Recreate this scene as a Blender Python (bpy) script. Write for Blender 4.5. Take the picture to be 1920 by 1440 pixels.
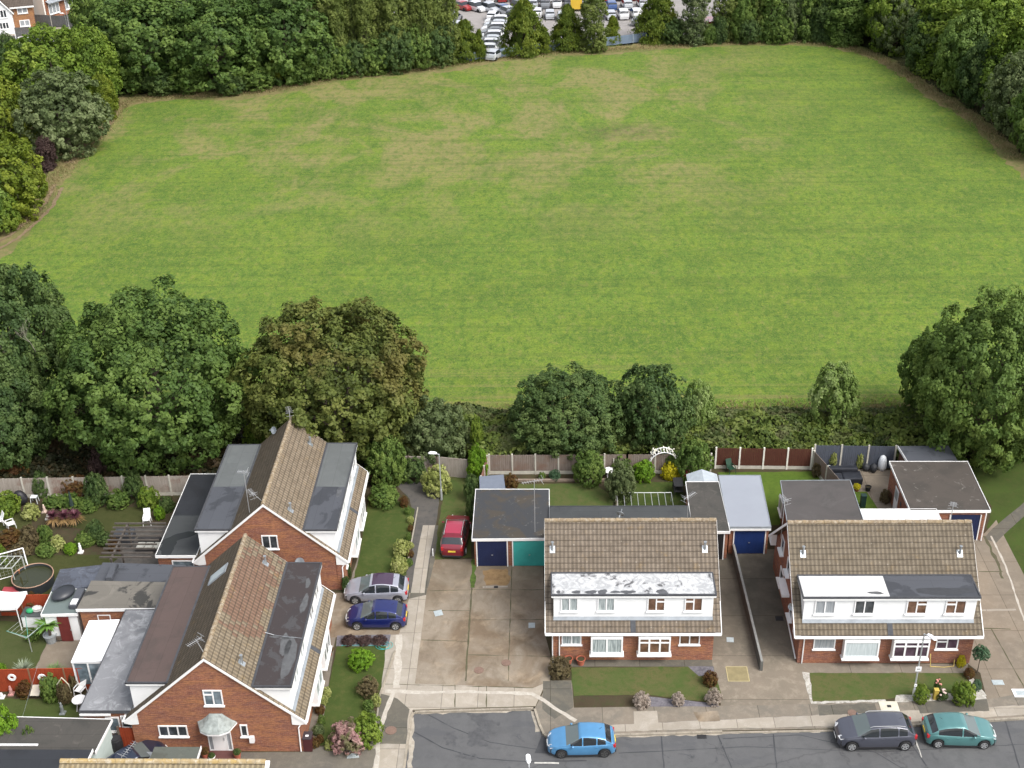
import bpy, bmesh, math, random
import numpy as np
from mathutils import Vector, Matrix
PI = math.pi
R_ = math.radians
random.seed(7)
SC = bpy.context.scene
COL = SC.collection
for o in list(bpy.data.objects):
    bpy.data.objects.remove(o)

# ---------------------------------------------------------------- camera
FPX, PITCH, ROLL, YAW, CAMH = 2413.0, R_(29.45), R_(-1.25), R_(1.87), 55.0
_fw = Vector((-math.sin(YAW)*math.cos(PITCH), math.cos(YAW)*math.cos(PITCH), -math.sin(PITCH)))
_r0 = Vector((math.cos(YAW), math.sin(YAW), 0)); _u0 = _r0.cross(_fw)
_rt = math.cos(ROLL)*_r0 + math.sin(ROLL)*_u0
_up = -math.sin(ROLL)*_r0 + math.cos(ROLL)*_u0
CAM = Vector((0, 0, CAMH))
cd = bpy.data.cameras.new('camera'); cam = bpy.data.objects.new('camera', cd); COL.objects.link(cam)
cd.sensor_width = 36; cd.lens = FPX/1920*36; cd.clip_end = 3000; cd.clip_start = 1
cam.matrix_world = Matrix(((_rt.x, _up.x, -_fw.x, 0), (_rt.y, _up.y, -_fw.y, 0), (_rt.z, _up.z, -_fw.z, CAMH), (0, 0, 0, 1)))
SC.camera = cam

# ---------------------------------------------------------------- light
SUN_EL, SUN_AZ = R_(52), R_(128)          # azimuth clockwise from +Y: light from the right and a little behind the camera
w = bpy.data.worlds.new('World'); SC.world = w; w.use_nodes = True
nt = w.node_tree; bg = nt.nodes['Background']
sky = nt.nodes.new('ShaderNodeTexSky'); sky.sky_type = 'NISHITA'; sky.sun_disc = False
sky.sun_elevation = SUN_EL; sky.sun_rotation = SUN_AZ; sky.air_density = 1.0; sky.dust_density = 4.0; sky.ozone_density = 0.6
hs = nt.nodes.new('ShaderNodeHueSaturation'); hs.inputs['Saturation'].default_value = 0.30
nt.links.new(sky.outputs[0], hs.inputs['Color']); nt.links.new(hs.outputs[0], bg.inputs['Color'])
bg.inputs['Strength'].default_value = 0.15
sl = bpy.data.lights.new('sun', 'SUN'); sl.energy = 1.15; sl.angle = R_(28); sl.color = (1.0, 0.96, 0.90)
so = bpy.data.objects.new('sun', sl); COL.objects.link(so)
_sd = Vector((math.sin(SUN_AZ)*math.cos(SUN_EL), math.cos(SUN_AZ)*math.cos(SUN_EL), math.sin(SUN_EL)))
so.rotation_euler = _sd.to_track_quat('Z', 'Y').to_euler()
SC.view_settings.view_transform = 'Standard'; SC.view_settings.look = 'None'
SC.view_settings.gamma = 1; SC.view_settings.exposure = 0.98

# ---------------------------------------------------------------- helpers
def G(px, py, z=0.0):
    "point of the real place, at height z, seen at a photograph pixel"
    d = _fw + _rt*((px-960)/FPX) - _up*((py-720)/FPX)
    t = (z-CAMH)/d.z
    return (d.x*t, d.y*t)
def GP(pts, z=0.0): return [G(x, y, z) for x, y in pts]

class MB:
    def __init__(s): s.v = []; s.f = []; s.m = []
    def add(s, vs, fs, mi=0):
        n = len(s.v); s.v += [tuple(p) for p in vs]
        for f in fs: s.f.append(tuple(i+n for i in f)); s.m.append(mi)
        return s
    def box(s, x0, x1, y0, y1, z0, z1, mi=0):
        if x0 > x1: x0, x1 = x1, x0
        if y0 > y1: y0, y1 = y1, y0
        v = [(x0,y0,z0),(x1,y0,z0),(x1,y1,z0),(x0,y1,z0),(x0,y0,z1),(x1,y0,z1),(x1,y1,z1),(x0,y1,z1)]
        return s.add(v, [(0,3,2,1),(4,5,6,7),(0,1,5,4),(1,2,6,5),(2,3,7,6),(3,0,4,7)], mi)
    def prism(s, pts, z0, z1, mi=0):
        "pts counter-clockwise xy; z1 may be a list of heights"
        a = sum(pts[i][0]*pts[(i+1) % len(pts)][1]-pts[(i+1) % len(pts)][0]*pts[i][1] for i in range(len(pts)))
        pts = list(pts)
        zt = list(z1) if isinstance(z1, (list, tuple)) else [z1]*len(pts)
        if a < 0: pts.reverse(); zt.reverse()
        n = len(pts)
        v = [(p[0],p[1],z0) for p in pts]+[(p[0],p[1],z) for p, z in zip(pts, zt)]
        f = [tuple(range(n-1,-1,-1)), tuple(range(n,2*n))]+[(i,(i+1)%n,(i+1)%n+n,i+n) for i in range(n)]
        return s.add(v, f, mi)
    def slab(s, quad, t, mi=0):
        "a thick plate from a 3-D quad (counter-clockwise seen from outside), thickened inwards"
        q = [Vector(p) for p in quad]; n = (q[1]-q[0]).cross(q[2]-q[0]).normalized()
        m = len(q); v = q+[p-n*t for p in q]
        f = [tuple(range(m)), tuple(range(2*m-1,m-1,-1))]+[(i,i+m,(i+1)%m+m,(i+1)%m) for i in range(m)]
        return s.add(v, f, mi)
    def tube(s, a, b, r, r2=None, n=8, mi=0, cap=True):
        a = Vector(a); b = Vector(b); r2 = r if r2 is None else r2
        d = (b-a).normalized(); u = d.orthogonal().normalized(); w_ = d.cross(u)
        v = []
        for p, rr in ((a, r), (b, r2)):
            for i in range(n):
                t = 2*PI*i/n; v.append(p+(u*math.cos(t)+w_*math.sin(t))*rr)
        f = [(i,(i+1)%n,(i+1)%n+n,i+n) for i in range(n)]
        if cap: f += [tuple(range(n-1,-1,-1)), tuple(range(n,2*n))]
        return s.add(v, f, mi)
    def path(s, pts, r, n=6, mi=0):
        for a, b in zip(pts, pts[1:]): s.tube(a, b, r, n=n, mi=mi)
        return s
    def lathe(s, prof, c=(0,0,0), n=16, mi=0):
        v = []; f = []
        for r, z in prof:
            for i in range(n):
                t = 2*PI*i/n; v.append((c[0]+r*math.cos(t), c[1]+r*math.sin(t), c[2]+z))
        for k in range(len(prof)-1):
            for i in range(n): f.append((k*n+i, k*n+(i+1)%n, (k+1)*n+(i+1)%n, (k+1)*n+i))
        f.append(tuple(range(n-1,-1,-1))); f.append(tuple((len(prof)-1)*n+i for i in range(n)))
        return s.add(v, f, mi)
    def blob(s, c, r, seed=0, sub=2, amp=.12, mi=0):
        bm = bmesh.new(); bmesh.ops.create_icosphere(bm, subdivisions=sub, radius=1)
        rr = random.Random(seed); ph = [rr.uniform(0,6) for _ in range(6)]
        vs = []
        for v in bm.verts:
            p = v.co; k = 1+amp*(math.sin(3*p.x+ph[0])+math.sin(4*p.y+ph[1])+math.sin(5*p.z+ph[2]))/2
            vs.append((c[0]+p.x*k*r[0], c[1]+p.y*k*r[1], c[2]+p.z*k*r[2]))
        s.add(vs, [tuple(v.index for v in f.verts) for f in bm.faces], mi); bm.free(); return s
    def build(s, name, mats, parent=None, loc=None, smooth=False, rotz=0, bevel=0):
        me = bpy.data.meshes.new(name)
        me.from_pydata([tuple(p) for p in s.v], [], s.f)
        if not isinstance(mats, (list, tuple)): mats = [mats]
        for m in mats: me.materials.append(m)
        me.polygons.foreach_set('material_index', s.m)
        if smooth: me.polygons.foreach_set('use_smooth', [True]*len(s.f))
        uv = me.uv_layers.new(name='UVMap')
        for p in me.polygons:
            n = p.normal
            if abs(n.z) > .92: U, V = Vector((1,0,0)), Vector((0,1,0))
            else:
                U = Vector((-n.y, n.x, 0)).normalized(); V = n.cross(U)
                if V.z < 0: V = -V
            for li in p.loop_indices:
                co = me.vertices[me.loops[li].vertex_index].co
                uv.data[li].uv = (co.dot(U), co.dot(V))
        me.update()
        o = bpy.data.objects.new(name, me); COL.objects.link(o)
        if parent: o.parent = parent
        if loc: o.location = loc
        if rotz: o.rotation_euler.z = rotz
        if bevel:
            b = o.modifiers.new('bevel', 'BEVEL'); b.width = bevel; b.segments = 2; b.limit_method = 'ANGLE'
        return o

def tag(o, label=None, cat=None, group=None, kind=None):
    if label: o['label'] = label
    if cat: o['category'] = cat
    if group: o['group'] = group
    if kind: o['kind'] = kind
    return o
def thing(name, label, cat, loc=(0,0,0), rz=0, group=None):
    o = bpy.data.objects.new(name, None); COL.objects.link(o); o.empty_display_size = .2
    o.location = loc; o.rotation_euler.z = rz
    return tag(o, label, cat, group)
def copy_tree(o, parent=None):
    kids = [c for c in bpy.data.objects if c.parent == o]
    c = o.copy(); COL.objects.link(c); c.parent = parent
    for k in kids: copy_tree(k, c)
    return c

# ---------------------------------------------------------------- materials
class NT:
    def __init__(s, name, rough=.8, spec=.3):
        s.m = bpy.data.materials.new(name); s.m.use_nodes = True; s.t = s.m.node_tree
        s.b = s.t.nodes['Principled BSDF']; s.b.inputs['Roughness'].default_value = rough
        s.b.inputs['Specular IOR Level'].default_value = spec
        s.tc = s.t.nodes.new('ShaderNodeTexCoord')
    def n(s, typ, **kw):
        x = s.t.nodes.new(typ)
        for k, v in kw.items(): setattr(x, k, v)
        return x
    def link(s, a, b): s.t.links.new(a, b)
    def co(s, kind='Object', scale=(1,1,1), rot=(0,0,0), loc=(0,0,0)):
        mp = s.n('ShaderNodeMapping'); mp.inputs['Scale'].default_value = scale; mp.inputs['Rotation'].default_value = rot
        mp.inputs['Location'].default_value = loc
        s.link(s.tc.outputs[kind], mp.inputs['Vector']); return mp.outputs[0]
    def noise(s, vec, scale, detail=4, rough=.6, dist=0):
        x = s.n('ShaderNodeTexNoise'); x.inputs['Scale'].default_value = scale; x.inputs['Detail'].default_value = detail
        x.inputs['Roughness'].default_value = rough; x.inputs['Distortion'].default_value = dist
        s.link(vec, x.inputs['Vector']); return x.outputs['Fac']
    def ramp(s, fac, *stops):
        r = s.n('ShaderNodeValToRGB'); e = r.color_ramp.elements
        while len(e) < len(stops): e.new(.5)
        for k, (p, c) in enumerate(stops):
            e[k].position = p
            if not isinstance(c, (tuple, list)): c = (c, c, c)
            e[k].color = (*c[:3], 1)
        s.link(fac, r.inputs[0]); return r.outputs[0]
    def mix(s, fac, a, b, mode='MIX'):
        x = s.n('ShaderNodeMix', data_type='RGBA', blend_type=mode)
        for sock, val in ((x.inputs[0], fac), (x.inputs[6], a), (x.inputs[7], b)):
            if isinstance(val, (int, float)): sock.default_value = val if sock == x.inputs[0] else (val, val, val, 1)
            elif isinstance(val, (tuple, list)): sock.default_value = (*val[:3], 1)
            else: s.link(val, sock)
        return x.outputs[2]
    def math(s, op, a, b=0.0):
        x = s.n('ShaderNodeMath', operation=op)
        for i, v in ((0, a), (1, b)):
            if isinstance(v, (int, float)): x.inputs[i].default_value = v
            else: s.link(v, x.inputs[i])
        return x.outputs[0]
    def bump(s, h, strength=.3, dist=.02):
        x = s.n('ShaderNodeBump'); x.inputs['Strength'].default_value = strength; x.inputs['Distance'].default_value = dist
        s.link(h, x.inputs['Height']); s.link(x.outputs[0], s.b.inputs['Normal'])
    def out(s, col):
        if isinstance(col, (tuple, list)): s.b.inputs['Base Color'].default_value = (*col[:3], 1)
        else: s.link(col, s.b.inputs['Base Color'])
        return s.m

def plain(name, col, rough=.6, metal=0, spec=.4, var=.12, scale=3.0):
    k = NT(name, rough, spec); k.b.inputs['Metallic'].default_value = metal
    f = k.noise(k.co('Object'), scale, 5)
    c = k.ramp(f, (.3, tuple(x*(1-var) for x in col)), (.7, tuple(min(1, x*(1+var)) for x in col)))
    return k.out(c)

def m_brick(name, a=(.37,.128,.062), b=(.27,.088,.048), c=(.46,.21,.09)):
    k = NT(name, .9, .15); uv = k.co('UV')
    br = k.n('ShaderNodeTexBrick'); br.offset = .5
    for n_, v in (('Scale', 1), ('Mortar Size', .008), ('Brick Width', .225), ('Row Height', .075), ('Bias', 0)): br.inputs[n_].default_value = v
    br.inputs['Color1'].default_value = (*a,1); br.inputs['Color2'].default_value = (*b,1); br.inputs['Mortar'].default_value = (.30,.24,.20,1)
    k.link(uv, br.inputs['Vector'])
    big = k.noise(k.co('UV', scale=(.5,1.6,1)), 1.1, 6, .65)
    col = k.mix(k.ramp(big, (.42,0),(.62,.8)), br.outputs['Color'], c)
    streak = k.noise(k.co('UV', scale=(.9,9,1)), 1.3, 5, .7)
    col = k.mix(k.ramp(streak, (.46,0),(.66,.75)), col, (.10,.052,.05))
    fn_ = k.noise(k.co('UV', scale=(1,2.2,1)), 5.5, 5, .8)
    col = k.mix(k.ramp(fn_, (.42,0),(.6,.55)), col, (.12,.055,.045))
    col = k.mix(k.ramp(fn_, (.30,.5),(.44,0)), col, (.42,.22,.14))
    k.bump(br.outputs['Fac'], -.4, .01)
    return k.out(col)

def m_tile(name, c1=(.30,.235,.165), c2=(.22,.17,.12), gap=(.035,.028,.022), lichen=(.50,.45,.38), lw=.14, red=None, orange=.3, w=.26, h=.36):
    k = NT(name, .92, .12); uv = k.co('UV')
    br = k.n('ShaderNodeTexBrick'); br.offset = 0
    for n_, v in (('Scale', 1), ('Mortar Size', .012), ('Mortar Smooth', .75), ('Brick Width', w), ('Row Height', h), ('Bias', 0)): br.inputs[n_].default_value = v
    br.inputs['Color1'].default_value = (*c1,1); br.inputs['Color2'].default_value = (*c2,1); br.inputs['Mortar'].default_value = (*gap,1)
    k.link(uv, br.inputs['Vector'])
    col = br.outputs['Color']
    big = k.noise(k.co('UV'), .35, 5, .6)
    mot = k.noise(k.co('UV', loc=(2,9,0)), 1.7, 7, .75)
    col = k.mix(k.ramp(mot, (.42,0),(.62,.55)), col, (c1[0]*1.35, c1[1]*1.38, c1[2]*1.42))
    col = k.mix(k.ramp(mot, (.34,.5),(.46,0)), col, (c1[0]*.62, c1[1]*.64, c1[2]*.66))
    col = k.mix(k.ramp(big, (.35,.0),(.7,.35)), col, (c1[0]*.72, c1[1]*.70, c1[2]*.66), 'MIX')
    if red:                                  # replacement tiles of another colour, whole tiles at a time
        sx, sy, rx, ry = red
        sn = k.n('ShaderNodeVectorMath', operation='SNAP'); k.link(uv, sn.inputs[0]); sn.inputs[1].default_value = (w, h, 1)
        wn = k.n('ShaderNodeTexWhiteNoise'); k.link(sn.outputs[0], wn.inputs['Vector'])
        sp = k.n('ShaderNodeSeparateXYZ'); k.link(sn.outputs[0], sp.inputs[0])
        dx = k.math('ABSOLUTE', k.math('DIVIDE', k.math('SUBTRACT', sp.outputs[0], sx), rx))
        dy = k.math('ABSOLUTE', k.math('DIVIDE', k.math('SUBTRACT', sp.outputs[1], sy), ry))
        dd = k.math('MAXIMUM', dx, dy)
        nn = k.noise(sn.outputs[0], .9, 2)
        t = k.math('ADD', k.math('ADD', dd, k.math('MULTIPLY', wn.outputs['Value'], .25)), k.math('MULTIPLY', nn, 1.5))
        msk = k.math('LESS_THAN', t, 1.56)
        notgap = k.math('SUBTRACT', 1, br.outputs['Fac'])
        col = k.mix(k.math('MULTIPLY', k.math('MULTIPLY', msk, notgap), .60), col, (.19,.085,.062))
    og = k.noise(k.co('UV', loc=(5,3,0)), 1.3, 6, .7)
    col = k.mix(k.math('MULTIPLY', k.ramp(og, (.56,0),(.70,1)), orange), col, (.38,.25,.10))
    li = k.n('ShaderNodeTexVoronoi'); li.inputs['Scale'].default_value = 2.6; k.link(uv, li.inputs['Vector'])
    f2 = k.noise(uv, 9, 4, .7)
    spot = k.math('MULTIPLY', k.ramp(li.outputs['Distance'], (.05,1),(.16,0)), k.ramp(f2, (.42,0),(.52,1)))
    col = k.mix(k.math('MULTIPLY', spot, min(1, lw*5)), col, lichen)
    fine = k.noise(uv, 16, 4, .7)
    col = k.mix(k.ramp(fine, (.3,.45),(.7,0)), col, (.05,.042,.032))
    sp2 = k.n('ShaderNodeSeparateXYZ'); k.link(uv, sp2.inputs[0])
    vv = k.math('ADD', k.math('MULTIPLY', k.math('SINE', k.math('MULTIPLY', sp2.outputs[0], 2*PI/w)), .5), .5)
    col = k.mix(k.math('MULTIPLY', k.ramp(vv, (.15, 1), (.8, 0)), .42), col, gap)  # shading of the tile rolls and valleys, painted into the colour
    hh = k.math('FRACT', k.math('DIVIDE', sp2.outputs[1], h))
    col = k.mix(k.math('MULTIPLY', k.ramp(hh, (.0, 1), (.06, 1), (.24, 0)), .62), col, gap)  # shadow under each tile course, painted into the colour
    k.bump(br.outputs['Fac'], -.9, .03)
    return k.out(col)

def m_flat(name, base, stain, light, s=.5, th=(.5,.6), lt=(.6,.72), lw=.7, rough=.7, seams=1.0, pud=None):
    "roofing felt: sheets, stains, pale dried puddle marks"
    k = NT(name, rough, .35); oc = k.co('Object'); uv = k.co('UV')
    n1 = k.noise(oc, s, 6, .6, .6); n2 = k.noise(k.co('Object', loc=(9,4,0)), s*2.2, 8, .7, 1.2)
    col = k.mix(k.ramp(n1, (th[0],0),(th[1],1)), base, stain)
    col = k.mix(k.math('MULTIPLY', k.ramp(n2, (lt[0],0),(lt[1],1)), lw), col, light)
    fine = k.noise(oc, 14, 4, .8)
    col = k.mix(k.ramp(fine, (.35,.25),(.65,0)), col, tuple(x*.6 for x in base))
    if seams:
        br = k.n('ShaderNodeTexBrick'); br.offset = .35
        for n_, v in (('Scale', 1), ('Mortar Size', .012), ('Brick Width', 4.2), ('Row Height', seams)): br.inputs[n_].default_value = v
        br.inputs['Color1'].default_value = (1,1,1,1); br.inputs['Color2'].default_value = (.88,.88,.88,1); br.inputs['Mortar'].default_value = (.6,.6,.6,1)
        k.link(uv, br.inputs['Vector'])
        col = k.mix(.75, col, br.outputs['Color'], 'MULTIPLY')
    if pud:
        r = k.ramp(n1, (pud[0], rough), (pud[1], .12)); k.link(r, k.b.inputs['Roughness'])
    k.bump(fine, .15, .01)
    return k.out(col)

def m_ground(name, cols, s1=.35, s2=2.5, fine=25, rough=.95, bump=.3, extra=None, spec=.15, dist=.6):
    "three colours blended by two scales of noise, plus grain"
    k = NT(name, rough, spec); oc = k.co('Object')
    n1 = k.noise(oc, s1, 7, .62, dist); n2 = k.noise(k.co('Object', loc=(31,7,0)), s2, 6, .7, .3)
    col = k.mix(k.ramp(n1, (.38,0),(.62,1)), cols[0], cols[1])
    col = k.mix(k.ramp(n2, (.48,0),(.66,.8)), col, cols[2])
    f = k.noise(oc, fine, 5, .8)
    if extra: col = extra(k, col)
    col = k.mix(k.ramp(f, (.3,.38),(.7,0)), col, tuple(x*.45 for x in cols[0]))
    k.bump(f, bump, .03)
    return k.out(col)

def crack(k, col, scale=.35, w=.012, c=(.02,.02,.02), amt=.8):
    v = k.n('ShaderNodeTexVoronoi', feature='DISTANCE_TO_EDGE'); v.inputs['Scale'].default_value = scale
    wob = k.noise(k.co('Object'), 1.6, 4); mx = k.n('ShaderNodeVectorMath', operation='ADD')
    k.link(k.co('Object'), mx.inputs[0]); cx = k.n('ShaderNodeCombineXYZ'); k.link(wob, cx.inputs[0]); k.link(wob, cx.inputs[1])
    k.link(cx.outputs[0], mx.inputs[1]); k.link(mx.outputs[0], v.inputs['Vector'])
    return k.mix(k.math('MULTIPLY', k.ramp(v.outputs['Distance'], (0,1),(w,0)), amt), col, c)
# ================================================================ ground, road, paving, field
def sheet(name, pts, z, mat, wob=0.0, seed=1, step=.6, kind='structure', sides=0.0):
    rr = random.Random(seed); out = []
    n = len(pts)
    for i in range(n):
        a, b = Vector((*pts[i], 0)), Vector((*pts[(i+1) % n], 0)); L = (b-a).length
        k = max(1, int(L/step)) if wob else 1
        for j in range(k):
            p = a.lerp(b, j/k)
            if wob and j: p += Vector((rr.uniform(-wob, wob), rr.uniform(-wob, wob), 0))
            out.append((p.x, p.y))
    m = MB()
    if sides: m.prism(out, z-sides, z)
    else:
        ar = sum(out[i][0]*out[(i+1) % len(out)][1]-out[(i+1) % len(out)][0]*out[i][1] for i in range(len(out)))
        if ar < 0: out.reverse()
        m.add([(x, y, z) for x, y in out], [tuple(range(len(out)))])
    o = m.build(name, mat); bm = bmesh.new(); bm.from_mesh(o.data); bmesh.ops.triangulate(bm, faces=[f for f in bm.faces if len(f.verts) > 4]); bm.to_mesh(o.data); bm.free()
    if kind: o['kind'] = kind
    return o

M_base = m_ground('scrub_ground', [(.045,.055,.018),(.07,.06,.03),(.03,.045,.015)], .12, .8, 6)
sheet('ground', [(-500,-150),(500,-150),(500,900),(-500,900)], -.22, M_base)

def field_extra(k, col):
    sp = k.n('ShaderNodeSeparateXYZ'); k.link(k.co('Object'), sp.inputs[0])
    def rng(sock, a, b):
        r = k.n('ShaderNodeMapRange'); r.inputs[1].default_value = a; r.inputs[2].default_value = b; k.link(sock, r.inputs[0]); return r.outputs[0]
    # straw coloured areas further up the field
    dry = k.noise(k.co('Object', scale=(1.5,1,1), loc=(2,5,0)), .06, 10, .7, .6)
    m = k.math('MULTIPLY', k.math('MULTIPLY', rng(sp.outputs[1], 126, 158), rng(sp.outputs[0], 40, 14)), k.ramp(dry, (.46,0),(.56,1)))
    tex = k.noise(k.co('Object', scale=(1.5,1,1)), .9, 8, .8)
    col = k.mix(k.math('MULTIPLY', m, k.ramp(tex, (.40,.15),(.58,1))), col, (.215,.185,.075))
    d2 = k.noise(k.co('Object', loc=(40,2,0)), .12, 8, .7)
    col = k.mix(k.math('MULTIPLY', k.ramp(d2, (.62,0),(.72,.7)), k.ramp(tex, (.44,.2),(.56,1))), col, (.19,.165,.065))
    big = k.noise(k.co('Object', loc=(4,22,0)), .09, 8, .7)
    col = k.mix(k.ramp(big, (.46,0),(.58,.75)), col, (.062,.120,.020))
    dk = k.noise(k.co('Object', loc=(14,2,0)), .04, 6, .7)
    col = k.mix(k.ramp(dk, (.60,0),(.70,.6)), col, (.085,.085,.035))
    # clumps: clover, weeds and thin spots at several sizes
    for i, (sc, st, lo, hi, am, c) in enumerate([(1.3,.65,.50,.59,.75,(.045,.100,.018)), (1.7,.6,.52,.60,.62,(.205,.235,.035)), (2.6,.7,.52,.59,.68,(.036,.075,.022)), (3.4,.75,.56,.62,.45,(.24,.20,.09)), (4.6,.8,.51,.58,.6,(.21,.27,.045)), (5.5,.8,.54,.60,.5,(.045,.075,.02))]):
        n = k.noise(k.co('Object', scale=(st*2.1,1,1), loc=(i*9,i*5,0)), sc, 5, .72)
        col = k.mix(k.ramp(n, (lo,0),(hi,am)), col, c)
    col = k.mix(k.math('MULTIPLY', m, k.ramp(tex, (.42,.05),(.60,.75))), col, (.235,.19,.085))
    bp = k.n('ShaderNodeVectorMath', operation='DISTANCE'); k.link(k.co('Object', scale=(.12,.22,1), loc=(-.12*10.5,-.22*165,0)), bp.inputs[0])
    col = k.mix(k.math('MULTIPLY', k.math('ADD', k.ramp(bp.outputs['Value'], (.2,.9),(1.0,0)), 0), k.ramp(tex, (.42,.1),(.56,1))), col, (.11,.085,.05))
    m1 = k.noise(k.co('Object', scale=(1.5,1,1), loc=(17,3,0)), .28, 6, .72)
    col = k.mix(k.ramp(m1, (.52,0),(.64,.34)), col, (.180,.240,.024)); col = k.mix(k.ramp(m1, (.36,.45),(.46,0)), col, (.060,.118,.024))
    m2 = k.noise(k.co('Object', scale=(1.8,1,1), loc=(7,33,0)), .7, 5, .7)
    col = k.mix(k.ramp(m2, (.38,.55),(.46,0)), col, (.050,.100,.022)); col = k.mix(k.ramp(m2, (.56,0),(.64,.4)), col, (.23,.21,.075))
    col = k.mix(k.math('MULTIPLY', m, k.ramp(m2, (.40,.12),(.60,.60))), col, (.235,.195,.095))
    # mower lines
    l2 = k.noise(k.co('Object', scale=(.012,1.0,1), rot=(0,0,.02)), 1.1, 4, .7); col = k.mix(k.ramp(l2, (.52,0),(.60,.30)), col, (.055,.090,.022))
    wv = k.noise(k.co('Object', scale=(.015,.55,1), loc=(0,3.3,0)), 1.0, 4, .75)
    col = k.mix(k.math('MULTIPLY', rng(sp.outputs[1], 104, 94), k.math('MULTIPLY', k.ramp(wv, (.50,0),(.58,.8)), k.ramp(tex, (.4,.4),(.6,1)))), col, (.23,.19,.08))
    return col
M_field = m_ground('field_grass', [(.128,.205,.028),(.088,.168,.026),(.165,.212,.030)], .055, .5, 5, bump=.7, extra=field_extra, dist=.3)
M_dry = m_ground('dry_grass', [(.22,.175,.085),(.13,.14,.045),(.09,.135,.03)], .3, .9, 8, bump=.6)
fieldpx = [(-60,560),(-10,500),(30,462),(62,425),(95,385),(118,345),(150,300),(190,262),(225,215),(240,196),(330,186),(450,188),(540,172),(640,152),(740,140),(850,133),
           (930,116),(1050,104),(1150,102),(1250,92),(1330,88),(1400,85),(1480,84),(1560,88),(1640,112),(1700,150),(1740,185),(1790,210),(1830,236),(1870,290),(1935,345)]
vergepx = [(-60,440),(-10,440),(30,400),(70,350),(100,300),(150,262),(190,235),(215,200),(225,178),(330,168),(450,172),(540,155),(640,135),(740,124),(850,118),
           (930,98),(1050,90),(1150,86),(1250,78),(1330,76),(1400,72),(1480,72),(1560,74),(1650,96),(1710,130),(1755,165),(1800,190),(1845,220),(1890,265),(1950,310)]
south = [(62,96.0),(52,94.6),(36,93.6),(24,93.2),(12,93.2),(2,92.2),(-8,92.6),(-20,92),(-70,92)]
sheet('field_verge', GP(vergepx)+[(62,85),(-75,85)], -.06, M_dry, .5, 3, 1.2)
sheet('field', GP(fieldpx)+[(60,150)]+south, -.02, M_field, .45, 4, 1.0)
M_mud = m_ground('trodden_earth', [(.20,.145,.09),(.24,.18,.11),(.12,.10,.05)], .6, 2, 12)
trk = [(-30,468),(20,440),(55,410),(85,380),(103,345)]
def ribbon(name, pts, wd, z, mat, wob=.03, kind='structure', seed=5):
    P = [Vector((*p, 0)) for p in pts]; L = []; Rr = []
    for i, p in enumerate(P):
        d = (P[min(i+1, len(P)-1)]-P[max(i-1, 0)]).normalized(); n = Vector((-d.y, d.x, 0))*wd/2
        L.append((p+n)[:2]); Rr.append((p-n)[:2])
    return sheet(name, L+Rr[::-1], z, mat, wob, seed, .4, kind)
ribbon('wheel_track', GP(trk), .5, -.012, M_mud, .1)
ribbon('wheel_track', GP([(x+14, y+6) for x, y in trk]), .45, -.012, M_mud, .1)
ribbon('footpath', GP([(128,305),(150,285),(175,258),(205,228),(213,200)]), 1.3, -.012, M_mud, .2)

# the estate, whose edge is the kerb line
KX = [(1921,1344),(1717,1357),(1562,1366),(1354,1370),(1153,1376),(1060,1381),(1036,1383),(1022,1376),(1014,1358),(1004,1326),(774,1333),(768,1345)]
KL = GP(KX); kr = KL[0]; kl = KL[-1]
KL = [(60, kr[1]+(60-kr[0])*.012)]+KL+[(kl[0]-.1, 40)]
M_soil = m_ground('garden_soil', [(.055,.042,.026),(.075,.06,.035),(.05,.06,.025)], .5, 2, 14)
sheet('estate_ground', [(-70,86),(60,86)]+KL+[(-70,40)], 0, M_soil, sides=.2)

def asph(k, col):
    col = crack(k, col, .11, .006, (.035,.035,.036), .45)
    n = k.noise(k.co('Object', scale=(.35,1,1), loc=(4,1,0)), .55, 6, .6)
    col = k.mix(k.ramp(n, (.56,0),(.6,.45)), col, (.075,.078,.085))
    n = k.noise(k.co('Object', loc=(14,2,0)), .9, 7, .7, .8)
    return k.mix(k.ramp(n, (.62,0),(.68,.6)), col, (.035,.037,.045))
M_road = m_ground('asphalt', [(.098,.099,.102),(.114,.115,.117),(.086,.088,.090)], .3, 1.5, 30, .82, .2, asph, spec=.3)
sheet('road', [(90,61),(90,20),(-20,20),(-20,61)], -.11, M_road)
M_tarpatch = m_ground('tar_repair', [(.045,.047,.052),(.06,.062,.068),(.05,.05,.055)], .8, 3, 30, .75, .2, spec=.35)
sheet('road_patch', GP([(1016,1378),(1150,1378),(1150,1412),(1002,1412)], -.1), -.104, M_tarpatch, .05, 3, .4)
ribbon('road_joint', GP([(795,1336),(850,1365),(920,1392),(1010,1405),(1100,1408)], -.1), .06, -.1035, M_tarpatch, .02)
ribbon('road_joint', GP([(772,1370),(830,1402),(900,1422),(990,1428),(1100,1426)], -.1), .07, -.1032, M_tarpatch, .02)
ribbon('road_joint', GP([(1355,1385),(1500,1378),(1640,1410),(1700,1445)], -.1), .06, -.1038, M_tarpatch, .02)
ribbon('road_joint', GP([(1160,1412),(1400,1400),(1650,1410),(1925,1395)], -.1), .05, -.1036, M_tarpatch, .02)
for a, b in (((1240,1380),(1245,1440)),((1345,1376),(1372,1440)),((1450,1376),(1456,1440)),((1885,1352),(1912,1440)),((1712,1400),(1740,1440))):
    ribbon('road_joint', GP([a,b], -.1), .07, -.1041, M_tarpatch, .02)
rr = random.Random(11); mb_ = MB()
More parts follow.
